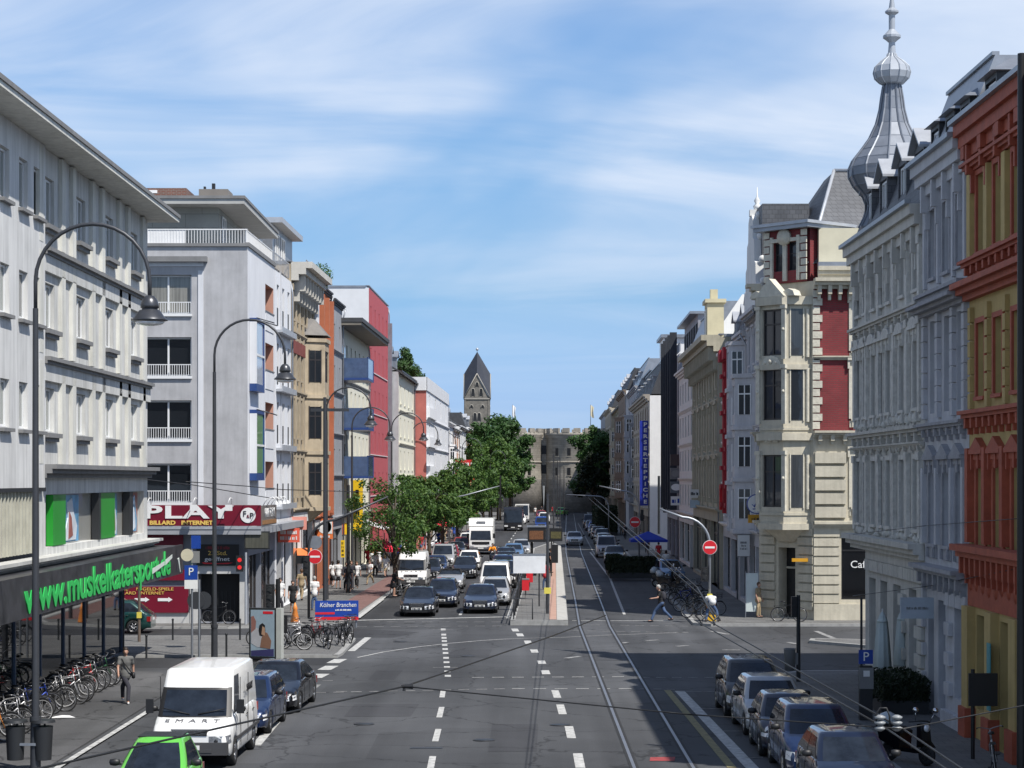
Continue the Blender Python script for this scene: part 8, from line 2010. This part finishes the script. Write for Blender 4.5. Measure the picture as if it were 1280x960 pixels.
# platform furniture
p0 = S(.35, 101.6)
r = thing('railing', 'grey tubular railing along the left edge of the tram platform', 'railing', (p0.x-.3, p0.y, .24), -.02)
for i in range(14):
    m = MB(); y0 = i*3.0; m.tube([(0, y0, 0), (0, y0, .95), (0, y0+.15, 1.05), (0, y0+2.7, 1.05), (0, y0+2.85, .95), (0, y0+2.85, 0)], .035, 6); m.tube([(0, y0, .55), (0, y0+2.85, .55)], .02, 5)
    for k in range(1, 10): m.tube([(0, y0+k*.285, .1), (0, y0+k*.285, 1.03)], .01, 4)
    m.build('railing_panel', M_STEELGREY, r)
m = MB(); m.tube([(0, 0, 0), (0, 0, 1.0), (.9, 0, 1.0), (.9, 0, 0)], .035, 6); m.build('end_rail', M_STEELGREY, r)
d = 112; xs0 = (641-640)*d/F; r = thing('platform_sign', 'large white blank sign panel on posts above the platform railing', 'sign', ((661-640)*d/F, d, .24))
m = MB(); m.box(-.82, -.04, 1.75, .88, .04, 2.75, 0); m.box(-.84, -.06, 2.7, .9, .06, 2.78, 1); m.build('panel', [pm('white_panel', (.72, .74, .76), .5), M_ZINC], r)
for xx in (-.55, .55): m = MB(); m.cyl((xx, .08, 0), (xx, .08, 2.7), .04, .04, 8); m.build('post', M_STEELGREY, r)
d = 122; r = thing('display_board', 'dark destination display with two boards over the platform', 'display board', ((684.5-640)*d/F, d, .24))
M_LED = pm('led_text_off', (.16, .07, .03), .5, var=.5, scale=14)
m = MB(); m.box(-1.15, -.12, 3.1, -.1, .1, 3.95, 0); m.box(-1.05, -.13, 3.25, -.25, -.121, 3.75, 1); m.box(-1.2, -.15, 3.951, -.05, .15, 4.05, 2); m.build('board', [M_BLACK, M_LED, M_ZINC], r)
m = MB(); m.box(.1, -.12, 3.15, .85, .1, 3.9, 0); m.box(.18, -.13, 3.3, .78, -.121, 3.7, 1); m.build('board', [M_BLACK, pm('led_text_off_green', (.09, .08, .03), .5, var=.5, scale=14)], r)
m = MB(); m.cyl((0, 0, 0), (0, 0, 4.2), .07, .07, 10); m.box(-1.1, -.03, 4.1, .8, .03, 4.16); m.build('post', M_STEELGREY, r)
m = MB(); m.box(.25, -.15, 1.9, .6, .12, 2.95); m.build('signal_head', M_BLACK, r)
sh = thing('tram_shelter', 'low dark roofed tram shelter behind the display board', 'shelter', S(1.0, 150, .24), -.02)
m = MB(); m.box(-.7, -4, 2.4, .9, 6, 2.55, 0); m.build('shelter_roof', M_DARKSTEEL, sh)
for yv in (-3.8, 1, 5.8):
    for xx in (-.6, .8): m = MB(); m.cyl((xx, yv, 0), (xx, yv, 2.4), .04, .04, 6); m.build('post', M_DARKSTEEL, sh)
m = MB(); m.box(-.62, -3.7, .3, -.6, 5.7, 2.1, 0); m.build('glass_wall', see_glass('shelter_glass', (.6, .7, .7), .8), sh)
for i, (x, y, lab) in enumerate(((657, 748, 'red litter bin on the tram platform by the railing'), (662, 737, 'second red litter bin a little farther along the platform'))):
    c = G(x, y, .24); r = thing('litter_bin', lab, 'litter bin', (c.x, c.y, .24)); m = MB(); m.box(-.2, -.17, .45, .2, .17, 1.05, 0); m.box(-.21, -.18, 1.051, .21, .18, 1.13, 1); m.cyl((0, 0, 0), (0, 0, .45), .04, .04, 6, 1); m.build('bin', [M_RED, M_BINGREY], r)
# corner furniture on the left
c = G(238, 840, .1); r = thing('sign_pole', 'pole with blue P parking sign and round sticker disc on the island pavement', 'sign', (G(240, 822, .1).x, G(240, 822, .1).y, .1)); m = MB(); m.cyl((0,0,0), (0,0,4.6), .045, .045, 8); m.build('pole', M_ZINC, r)
m = MB(); m.box(-.28, -.06, 3.0, .22, -.02, 3.55); pn = m.build('parking_sign', M_TBLUE, r); lettering('P', .42, M_WHITE, pn, (-.03, -.07, 3.3)); m = MB(); m.box(-.28, -.06, 2.65, .22, -.02, 2.99); m.build('lower_panel', M_WHITE, r)
m = MB(); m.box(-.02, -.06, 4.2, .34, -.02, 4.7); m.build('street_sign', M_TBLUE, r); m = MB(); m.box(-.02, -.06, 3.65, .3, -.02, 4.1); m.build('white_plate', M_BINGREY, r); disc(r, -.18, -.04, 3.95, .24, pm('cream_disc', (.55, .5, .38), .5), 'round_sign')
c = G(249, 822, .1); r = thing('mirror_sign', 'pole with the backs of two round signs on the island pavement', 'sign', (c.x, c.y, .1)); m = MB(); m.cyl((0,0,0), (0,0,3.0), .045, .045, 8); m.build('pole', M_ZINC, r)
m = MB(); m.cyl((-.12, 0, 2.2), (-.12, -.03, 2.2), .34, .34, 24); m.cyl((.14, .04, 2.2), (.14, .01, 2.2), .34, .34, 24); m.build('sign_back', M_STEELGREY, r)
c = G(160, 822, .1); r = pole('sign_pole', 'brown grey post with yellow band before the green car', 'pole', G(174, 805).x, G(174, 805).y, 3.6, .06, pm('brown_post', (.12, .09, .07), .7), .1); m = MB(); m.box(-.09, -.09, 1.0, .09, .09, 1.25); m.build('yellow_band', MATS['yellow_box'], r)
b0 = None
bl = [(183, 823), (216, 800), (283, 821), (346, 815), (127, 820), (250, 800), (300, 800)]
lb = ['beside the walking woman', 'behind the island, left of the P sign', 'right of the second street lamp', 'beside the bicycle cluster', 'by the end of the shop glass', 'behind the P sign', 'left of the advertising pillar']
for i, (x, y) in enumerate(bl):
    c = G(x, y, .1)
    if b0 is None:
        b0 = thing('bollard', '', 'bollard', (c.x, c.y, .1), 0, 'bollards on the island pavement'); m = MB(); m.cyl((0,0,0), (0,0,.85), .04, .04, 8); m.ball((0,0,.87), .055, 8); m.build('post', M_DARKSTEEL, b0); o = b0
    else: o = dup(b0, (c.x, c.y, .1), 0, '')
    o['label'] = 'thin dark bollard ' + lb[i]
# advertising pillar
c = G(331, 826, 0); r = thing('advertising_pillar', 'illuminated style poster case with faded couple picture on the corner', 'poster case', (c.x, c.y-.3, .0), R(-14))
m = MB(); m.box(-.55, -.14, .12, .55, .14, 2.05, 0); m.box(-.5, -.12, 0, .5, .12, .119, 1); m.build('case', [M_DARKSTEEL, M_BLACK], r); m = MB(); m.box(.551, -.15, .1, .75, .15, 2.05, 0); m.build('side_column', pm('pale_column', (.42, .43, .4), .6), r)
m = MB(); m.box(-.48, -.15, .2, .48, -.141, 1.98, 0); pq = m.build('poster', pm('poster_pale_blue', (.28, .36, .42), .25, var=.15, coat=.6), r)
def shape(pts, mat, nm, y): m = MB(); m.ext(pts, 'y', y, y+.004, 0); return m.build(nm, mat, pq)
shape([(-.46, .7), (-.2, .55), (.1, .6), (.3, .5), (.2, .95), (-.1, 1.25), (-.3, 1.3), (-.46, 1.1)], pm('poster_grey_cloth', (.4, .4, .42), .4), 'poster_figure', -.156)
shape([(-.46, 1.1), (-.28, 1.25), (-.26, 1.55), (-.36, 1.75), (-.46, 1.72)], pm('poster_face', (.25, .12, .1), .4), 'poster_face', -.157)
shape([(-.12, 1.0), (.06, .95), (.12, 1.2), (.1, 1.4), (0, 1.48), (-.12, 1.4), (-.16, 1.2)], M_BLACK, 'poster_hair', -.158); shape([(-.04, 1.05), (.1, 1.0), (.1, 1.3), (0, 1.36)], pm('poster_skin', (.42, .26, .17), .4), 'poster_face', -.162)
shape([(-.1, .55), (.32, .5), (.36, .8), (.2, 1.1), (.08, 1.15), (-.04, .9)], pm('poster_ochre', (.22, .12, .08), .4), 'poster_figure', -.16); shape([(.02, 1.83), (.42, 1.83), (.42, 1.93), (.02, 1.93)], M_RED, 'poster_label', -.156); shape([(-.46, .22), (.46, .22), (.46, .5), (-.46, .42)], pm('poster_navy', (.04, .04, .12), .4), 'poster_foot', -.157)
c = G(343, 826, 0); r = pole('signal_post', 'dark signal post with stacked signal heads beside the poster case', 'traffic signal', c.x+.05, c.y+.8, 3.1, .1, M_BLACK); signal_head(r, -.3, 0, 1.9, n=3); signal_head(r, .2, 0, 1.0, n=2)
c = G(304, 790, .1); r = pole('signal_post', 'pedestrian signal with two red lamps beside the game hall door', 'traffic signal', (308-640)*100.4/F, 100.2, 3.4, .06, M_ZINCL, .1); m = MB(); m.box(-.45, -.14, 2.5, -.12, .1, 3.25); so = m.build('signal_head', M_BLACK, r)
for zc in (2.7, 3.05): disc(so, -.28, -.14, zc, .1, pm('red_lens_lit', (.5, .02, .02), .3, var=0, emit=.6), 'signal_lens', .01)
# blue advertising board
p = G(421, 781, .1); r = thing('advertising_board', 'blue advertising board with white lettering and red strip above the bicycles', 'sign', ((421-640)*98.0/F, 98.0, .1), R(8)); m = MB(); m.box(-1.0, -.04, .5, 1.0, .04, 1.25, 0); m.box(-1.0, -.05, .35, 1.0, .03, .499, 1); m.box(-1.0, -.05, .62, -.1, -.041, .72, 1); m.build('board', [M_TBLUE, M_RED], r)
lettering('Kölner Branchen', .29, M_WHITE, r, (0.05, -.05, 1.05), shear=.2, xs=.85); lettering('~~~~~~~~~~~~', .1, M_WHITE, r, (.3, -.05, .82))
for xx in (-1.0, 1.0): m = MB(); m.cyl((xx*.9, .06, 0), (xx*.9, .06, 1.2), .04, .04, 8); m.build('post', M_ZINC, r)
p = G(384, 768, .1)
for k, xx in enumerate((0,)): r = thing('traffic_cone_sign', 'orange cone shaped marker left of the blue advertising board', 'marker', (p.x, p.y-6, .1)); m = MB(); m.lathe([(.2, 0), (.22, .05), (.1, .6), (.13, .65), (.02, .95)], 12, (0,0,0)); m.build('cone', pm('cone_orange', (.75, .25, .05), .5), r)

def flat_sign(label, x, y, d, w, h, mat, name='shop_sign', text=None, tm=None, ts=.3, rz=0., th=.15, frame=None, stand=None, extra=None, xs=1.):
    """projecting or hanging sign; x,y = centre pixel at distance d"""
    p = W(x, y, d); r = thing(name, label, 'sign', (p.x, p.y, p.z), rz); m = MB(); m.box(-w/2, -th/2, -h/2, w/2, th/2, h/2, 0); m.build('sign_board', mat, r)
    if frame: m = MB(); m.box(-w/2-.04, -th/2+.01, h/2, w/2+.04, th/2-.01, h/2+.05); m.box(-w/2-.04, -th/2+.01, -h/2-.05, w/2+.04, th/2-.01, -h/2); m.build('sign_frame', frame, r)
    if text:
        lines = text.split('\n'); n = len(lines)
        for i, t in enumerate(lines): lettering(t, ts, tm or M_WHITE, r, (0, -th/2-.01, (n/2-.5-i)*ts*1.15), xs=xs, offset=ts*.035)
    return r
SR = pm('light_box_red', (.75, .13, .08), .4, var=.06); SP = pm('light_box_pink', (.72, .3, .24), .4, var=.06); SO = pm('light_box_orange', (.75, .2, .06), .4); SY = pm('light_box_yellow', (.85, .55, .02), .4, var=.04)
flat_sign('faded pink light box with white wave above the smaller red one', 372, 654, 117, 1.0, .72, SP, text='~~~~~~', ts=.22)
flat_sign('red light box with white lettering on the white shop front', 361, 669, 113, 1.15, .75, SR, text='~~~~~\n~~~~~', ts=.26, xs=1.1)
r = flat_sign('orange projecting sign with a large white disc', 406, 661, 131, 1.0, 1.25, SO, text=None); m = MB(); m.cyl((0, -.09, .12), (0, -.076, .12), .42, .42, 24); m.box(.0, -.09, -.3, .47, -.076, .55); m.build('white_disc', M_WHITE, r); lettering('~~~~~', .2, M_WHITE, r, (0, -.1, -.48))
r = flat_sign('red and yellow light box farther along', 430, 661, 146, .62, .78, SR); m = MB(); m.box(.05, -.09, -.39, .31, -.076, .39); m.build('yellow_half', SY, r)
r = flat_sign('tall yellow projecting sign beside the grey house', 428.5, 686, 142, .26, 1.15, SY, text='~\n~\n~\n~', tm=M_BLACK, ts=.22)
r = flat_sign('big yellow pillar sign below the blue balconies', 447, 632, 150, .75, 3.6, SY, text='~\n~\n~\n~\n~', tm=M_BLACK, ts=.45); r['label'] = 'big yellow pillar sign below the lowest blue balcony'
# red-white-red vertical banner on raspberry neighbour
r = flat_sign('tall red and white vertical banner by the cream gabled house', 491, 575, 190, .75, 4.1, SR); m = MB(); m.box(-.37, -.09, -.7, .37, -.076, .8); m.build('white_field', M_WHITE, r)
# vertical MAGAZIN letters
r = flat_sign('vertical black lettering on the white house', 553.2, 590, 262, 1.3, 8.5, M_WHITE, text='M\nA\nG\nA\nZ\nI\nN', tm=M_BLACK, ts=1.35, xs=1.1)
r = flat_sign('large red and white hanging banner far on the left', 581, 588, 290, 2.6, 2.9, M_RED, text='~~~~~\n~~~~\n~~~~~', ts=.7); 
flat_sign('small white sign box beside the far hanging banner', 573.5, 583, 286, .7, .9, M_WHITE)
# awnings / umbrella
def parasol(label, x, y, z, rad, h, mat, closed=False, name='parasol', group=None, n=8):
    r = thing(name, label, 'parasol', (x, y, z), 0, group); m = MB(); m.cyl((0,0,0), (0,0,h+.1), .03, .025, 8); m.build('pole', M_WFRAME if closed else M_DARKSTEEL, r)
    m = MB()
    if closed:
        k = 20; prof = [(.03, h), (.1, h-.15), (.14, h-.3), (.19, h-.9), (.24, h-1.7), (.21, h-1.75)]
        base = len(m.v); m.lathe(prof, k, (0,0,0)); 
        for i in range(base, len(m.v)):
            v = m.v[i]; a = math.atan2(v[1], v[0]); f = 1+.22*math.cos(a*n); m.v[i] = (v[0]*f, v[1]*f, v[2])
        m.lathe([(.17, h-.32), (.16, h-.24)], 12, (0,0,0))
    else:
        pts = [(rad*math.cos(2*PI*i/n+PI/n), rad*math.sin(2*PI*i/n+PI/n), h-.6) for i in range(n)]; low = [(p[0], p[1], p[2]-.18) for p in pts]
        m.add([(0,0,h)]+pts+low, [(0, 1+i, 1+(i+1) % n) for i in range(n)] + [(1+i, 1+n+i, 1+n+(i+1) % n, 1+(i+1) % n) for i in range(n)])
    m.build('canopy', mat, r); m = MB(); m.lathe([(.25, 0), (.22, .08), (.05, .1)], 12, (0,0,0)); m.build('base', M_KERB, r); return r
UW = pm('pale_parasol_cloth', (.5, .56, .55), .85, var=.08)
for i, x in enumerate((1103, 1128)): c = G(x, 876 - i*4, .12); parasol('closed pale parasol, %s one, before the rusticated pale house' % ('left' if i == 0 else 'right'), c.x, c.y, .12, 1, 2.75, UW, True, group='closed parasols of the pale house café')
p = S(8.9, 156); parasol('wide blue parasol over the shaded café terrace', p.x, p.y, .12, 1.9, 3.0, pm('blue_parasol_cloth', (.02, .05, .4), .8, var=.06), n=4)
p = S(-9.9, 150); parasol('red parasol by the shops behind the white dressed people', p.x, p.y, .1, 1.1, 2.5, pm('red_parasol_cloth', (.65, .02, .05), .8, var=.06))
for i in range(5): p = S(-10+(i % 2)*1.2, 222+i*13); parasol('%s parasol in the far left terrace row, %s' % (['red', 'white', 'red', 'white', 'dark red'][i], ['nearest', 'second', 'third', 'fourth', 'farthest'][i]), p.x, p.y, .1, 1.5, 2.7, MATS['red_parasol_cloth'] if i in (0, 2, 4) else UW, group='café parasols far on the left')
# orange tilted awning and grey canopies at left shops
r = thing('awning', 'small orange tilted awning beside the red light boxes', 'awning', (W(380, 692, 122))); m = MB(); m.add([(-.5, .6, .3), (.4, .6, .3), (.6, -.6, -.3), (-.3, -.6, -.3)]+[(-.5, .6, .26), (.4, .6, .26), (.6, -.6, -.34), (-.3, -.6, -.34)], [(0,1,2,3), (4,7,6,5), (0,3,7,4), (1,5,6,2), (2,6,7,3)]); m.build('cloth', SO, r); m = MB(); m.tube([(-.45, .6, .28), (-1.2, 1.4, .3)], .03, 5); m.tube([(.35, .6, .28), (-.9, 1.6, .3)], .03, 5); m.build('bracket', M_DARKSTEEL, r)
r = thing('awning', 'black white and red shop awning under the first trees', 'awning', S(-11.2, 160, 3.2), RL); m = MB(); m.add([(-3, 1.2, .6), (3, 1.2, .6), (3, -.6, 0), (-3, -.6, 0), (3, -.6, -.25), (-3, -.6, -.25)], [(0,1,2,3), (3,2,4,5)], 0)
for k in range(8): m.box(-2.95+k*.75, -.62, -.24, -2.6+k*.75, -.605, -.01, 1)
m.build('cloth', [pm('awning_grey_white', (.5, .5, .5), .8), M_RED], r)
# right side signs
flat_sign('tall blue sign with vertical white PERSERTEPPICHE lettering', 806.5, 579, 205, 1.05, 8.2, pm('sign_royal_blue', (.015, .03, .3), .4), text='P\nE\nR\nS\nE\nR\nT\nE\nP\nP\nI\nC\nH\nE', ts=.5, xs=1.35, th=.25)
flat_sign('dark vertical sign with AUTOVERMIETUNG lettering', 834.5, 585, 195, .8, 8.2, M_BLACK, text='A\nU\nT\nO\nV\nE\nR\nM\nI\nE\nT\nU\nN\nG', tm=pm('grey_sign_letters', (.45, .45, .45), .5), ts=.5, xs=1.1, th=.25)
for i, (yy, lab) in enumerate(((575, 'top'), (592, 'middle'), (609, 'bottom'))):
    r = flat_sign('%s dark oval sign of three stacked beside the car rental lettering' % lab, 845, yy, 178, .95, .95, pm('oval_sign_%d' % i, [(.05, .03, .03), (.14, .14, .15), (.1, .12, .14)][i], .4), ts=.2, th=.2)
    m = MB(); m.cyl((0, -.13, 0), (0, -.101, 0), .4, .4, 20); m.xf(Matrix.Diagonal((1.05, 1, .7, 1))); m.build('oval', [M_PLATE, M_BINGREY, M_WFRAME][i], r) if i else None
flat_sign('white and black sign pair upper half on the stone classical house', 868.5, 617, 150, .7, .6, M_PLATE, text='~~~', tm=M_BLACK, ts=.3); flat_sign('pale blue lettered sign under the white and black one', 868.5, 630, 150, .7, .55, pm('pale_blue_sign', (.45, .55, .62), .4))
flat_sign('blue and white house sign under the ovals', 844.5, 626, 176, .8, .75, M_PLATE, text='~~', tm=M_TBLUE, ts=.5)
flat_sign('grey square sign on the far right row', 790, 616, 250, .95, 1.1, M_BINGREY)
flat_sign('small red sign at the white house with carved pilasters', 902, 622, 128, .28, 1.5, M_RED)
r = flat_sign('round white sign with blue swirl near the bay tower', 945.5, 630, 108, .1, .1, M_WHITE, ts=.2); m = MB(); m.cyl((0, -.1, 0), (0, .1, 0), .46, .46, 28); m.build('round_face', M_WHITE, r); m = MB(); m.cyl((0, -.09, 0), (0, .09, 0), .5, .5, 28); m.build('round_rim', M_TBLUE, r); m = MB(); m.tube([(-.25, -.12, .0), (-.12, -.12, -.14), (.0, -.12, .1), (.12, -.12, .0), (.28, -.12, .04)], [.01, .05, .03, .04, .01], 5); m.tube([(-.2, -.12, -.25), (.22, -.12, -.25)], .02, 4); m.build('swirl', M_TBLUE, r)
flat_sign('yellow strip sign just below the round blue and white one', 945.5, 648.5, 108, .85, .42, pm('amber_strip', (.6, .3, .02), .4), text='~~~~', tm=M_BLACK, ts=.2)
flat_sign('dark green sign with pale letters on the right', 926.5, 660, 113, 1.0, .55, pm('dark_green_sign', (.01, .035, .03), .4), text='SEND', tm=pm('pale_green_letters', (.4, .5, .45), .5), ts=.32)
flat_sign('white framed notice board below the dark green sign', 929.5, 682, 111, .62, 1.1, M_PLATE, frame=M_BINGREY, text='~~~~\n~~~\n~~~~', tm=M_BINGREY, ts=.14)
r = thing('pavement_sign', 'tall pale blue pavement board before the dark doorway on the right', 'sign', (G(940, 772, .12).x, G(940, 772, .12).y, .12)); m = MB(); m.box(-.3, -.03, .3, .3, .03, 2.2, 0); m.box(-.33, -.04, 0, -.301, .04, 2.3, 1); m.box(.301, -.04, 0, .33, .04, 2.3, 1); m.build('board', [UW, M_ZINC], r)
flat_sign('small amber and white lantern sign over the corner house entrance', 1000, 700, 103.2, .8, .16, MATS['amber_strip'])
r = flat_sign('pale blue canvas shop sign over the closed parasols', 1146, 760, 61, .95, .6, pm('pale_canvas_sign', (.4, .45, .5), .6), rz=0, text='~~~~~~~~~~', tm=M_BINGREY, ts=.1)
flat_sign('narrow turquoise poster on the ochre pillar of the red and ochre house', 1243.5, 846, 53.5, .35, 1.7, pm('turquoise_poster', (.08, .3, .32), .5), rz=R(-90), th=.03).location.x = XF - .27
# terrace hedge boxes
def hedge(label, x, y, w, d_, h, z=.12, n=2600, size=.07, mat=None, group=None):
    r = thing('hedge', label, 'hedge', (x, y, z), 0, group); m = MB(); m.box(-w/2, -d_/2, 0, w/2, d_/2, .4); m.build('planter', M_DARKSTEEL, r)
    c = MB(); rn = random.Random(int(x*10+y))
    c.box(-w/2+.08, -d_/2+.08, .4, w/2-.08, d_/2-.08, h-.12)
    for _ in range(n):
        f = rn.choice('tfb lr'); px, py, pz = rn.uniform(-w/2, w/2), rn.uniform(-d_/2, d_/2), rn.uniform(.35, h)
        if f == 't' or f == ' ': pz = h+rn.uniform(-.12, .1)
        elif f == 'f': py = -d_/2+rn.uniform(-.06, .1)
        elif f == 'b': py = d_/2-rn.uniform(-.06, .1)
        elif f == 'l': px = -w/2+rn.uniform(-.06, .1)
        else: px = w/2-rn.uniform(-.06, .1)
        a = Vector((rn.uniform(-1,1), rn.uniform(-1,1), rn.uniform(-.2,1))).normalized(); e = a.orthogonal().normalized(); f2 = a.cross(e); s = size*rn.uniform(.6, 1.3); p = Vector((px, py, pz)); c.add([p-e*s, p-f2*s*.5, p+e*s, p+f2*s*.5], [(0,1,2,3)])
    c.build('foliage', mat or LF3, r); return r
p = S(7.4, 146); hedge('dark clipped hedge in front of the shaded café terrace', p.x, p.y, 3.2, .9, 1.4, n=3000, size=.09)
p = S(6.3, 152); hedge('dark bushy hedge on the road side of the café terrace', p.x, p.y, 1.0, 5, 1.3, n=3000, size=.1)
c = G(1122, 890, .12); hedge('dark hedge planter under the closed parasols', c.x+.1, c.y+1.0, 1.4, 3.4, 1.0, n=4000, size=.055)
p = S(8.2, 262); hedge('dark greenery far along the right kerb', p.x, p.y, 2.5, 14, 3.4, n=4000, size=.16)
# café tables
tb = thing('cafe_table', 'small dark café table under the blue parasol', 'table', S(8.2, 154, .12)); m = MB(); m.cyl((0,0,.7), (0,0,.74), .38, .38, 14); m.build('tabletop', M_DARKSTEEL, tb); m = MB(); m.cyl((0,0,0), (0,0,.7), .03, .03, 6); m.cyl((0,0,0), (0,0,.03), .25, .2, 10); m.build('stand', M_DARKSTEEL, tb)
dup(tb, S(9.4, 158, .12), 0, 'second small café table behind the one under the blue parasol'); m = None
# dark post close at the right edge and black sign frame
r = pole('catenary_pole', 'tall dark pole at the right edge in front of the ochre house', 'pole', (1277-640)*47.5/F, 47.5, 16.4, .1, M_BLACK, .12)
c = (1216-640)*52/F; r = thing('notice_frame', 'black sign frame on a post before the ochre ground floor', 'sign', (c, 52.0, .12)); m = MB(); m.cyl((0, 0, 0), (0, 0, 2.2), .05, .05, 8); m.build('post', M_BLACK, r); m = MB(); m.box(-.1, -.05, 1.3, .6, .05, 2.1); m.build('frame', M_BLACK, r)

# ---------------------------------------------------------------- overhead wires
M_WIRE = pm('wire', (.03, .03, .03), .5, .5, var=0)
def wire(label, pts, r_=.007, sag=0., parts=()):
    o = thing('overhead_wire', label, 'wire', pts[0], 0, 'overhead wires'); P0 = Vector(pts[0]); q = []
    for a, b in zip(pts, pts[1:]):
        a = Vector(a); b = Vector(b)
        for i in range(9):
            t = i/8; v = a.lerp(b, t); v.z -= sag*4*t*(1-t); q.append(tuple(v-P0))
    m = MB(); m.tube(q, r_, 5); m.build('cable', M_WIRE, o); return o
wire('long span wire crossing the junction from lower left to the platform', [W(-100, 990, 9.6), W(60, 958, 10.3), W(505, 858, 14.2), W(690, 795, 18.5), W(757, 769, 21)], .0065)
wire('span wire running right from the clamp over the junction', [W(505, 858, 14.2), W(860, 893, 13.6), W(1130, 911, 13.2), W(1330, 872, 14)], .0045)
wire('left tram contact wire toward the near right', [W(868, 775, 23), W(1110, 912, 13.2), W(1240, 1000, 10.3)], .0065)
wire('right tram contact wire toward the near right', [W(884, 775, 23), W(1130, 912, 13.2), W(1260, 1000, 10.3)], .0065)
wire('contact wire from the far tram stop to the signal mast', [W(735, 622, 140), W(880, 748, 27), W(900, 775, 23)], .012)
wire('second contact wire from the far tram stop', [W(742, 622, 140), W(872, 735, 29), W(893, 772, 23.3)], .012)
wire('upper span wire on the grey corner building', [W(232, 602, 92), W(312, 608, 96), W(352, 612, 103), W(560, 618, 150)], .02)
wire('lower span wire on the grey corner building', [W(170, 598, 84), W(240, 606, 92), W(352, 625, 105)], .02)
wire('span wire from the pale house toward the left over the tracks', [W(1066, 620, 76), W(960, 645, 60), W(800, 668, 60), W(640, 700, 60)], .012) if False else None
wire('thin span wire on the shaded right houses, upper', [W(1066, 668, 70), W(1158, 657, 62), W(1276, 648, 50)], .01)
wire('thin span wire on the shaded right houses, lower', [W(1066, 745, 70), W(1158, 733, 62), W(1276, 710, 50)], .01)
o = thing('wire_clamp', 'dark clamp hanging on the long span wire', 'clamp', W(507, 858, 14.2)); m = MB(); m.cyl((-.03, 0, 0), (.05, 0, .0), .012, .02, 6); m.cyl((-.01, 0, 0), (-.01, 0, -.03), .008, .012, 6); m.build('fitting', M_BLACK, o)
for x, y, d, lab in ((1100, 912, 13.25, 'left'), (1121, 912, 13.25, 'right')):
    o = thing('insulator', '%s grey insulator on the tram wires at the lower right' % lab, 'insulator', W(x, y, d)); m = MB()
    for k in range(3): m.lathe([(.01, 0), (.032, .012), (.036, .022), (.012, .034)], 12, (0, 0, -.01+k*.034))
    m.build('insulator_body', pm('insulator_grey', (.25, .26, .26), .4), o)
o = thing('wire_loop', 'bent feeder cable loop beside the insulators', 'cable', W(1100, 905, 13.25)); m = MB(); m.tube([(-.02, 0, -.02), (-.025, 0, .06), (0, 0, .1), (.04, 0, .1), (.06, 0, .05), (.06, 0, -.04)], .006, 6); m.build('cable', M_WIRE, o)
for x, y in ((876, 776), (892, 776)):
    o = thing('wire_fork', 'small forked wire holder over the right pavement, %s' % ('left' if x < 880 else 'right'), 'fitting', W(x, y, 22.6)); m = MB(); m.tube([(-.06, 0, .06), (0, 0, 0), (.06, 0, .06)], .012, 6); m.tube([(0,0,0), (.01, 0, -.05)], .015, 6); m.build('fork', M_BLACK, o)
# white flat litter on the pavement
c = G(77, 897, .055); o = thing('paper', 'crumpled white paper lying by the bicycles', 'litter', (c.x, c.y, .055)); m = MB(); m.add([(-.35, -.1, 0), (.1, -.16, .02), (.4, .02, 0), (.2, .14, .05), (-.2, .1, .03), (0, 0, .07)], [(0,1,5), (1,2,5), (2,3,5), (3,4,5), (4,0,5)]); m.build('sheet', M_WHITE, o)
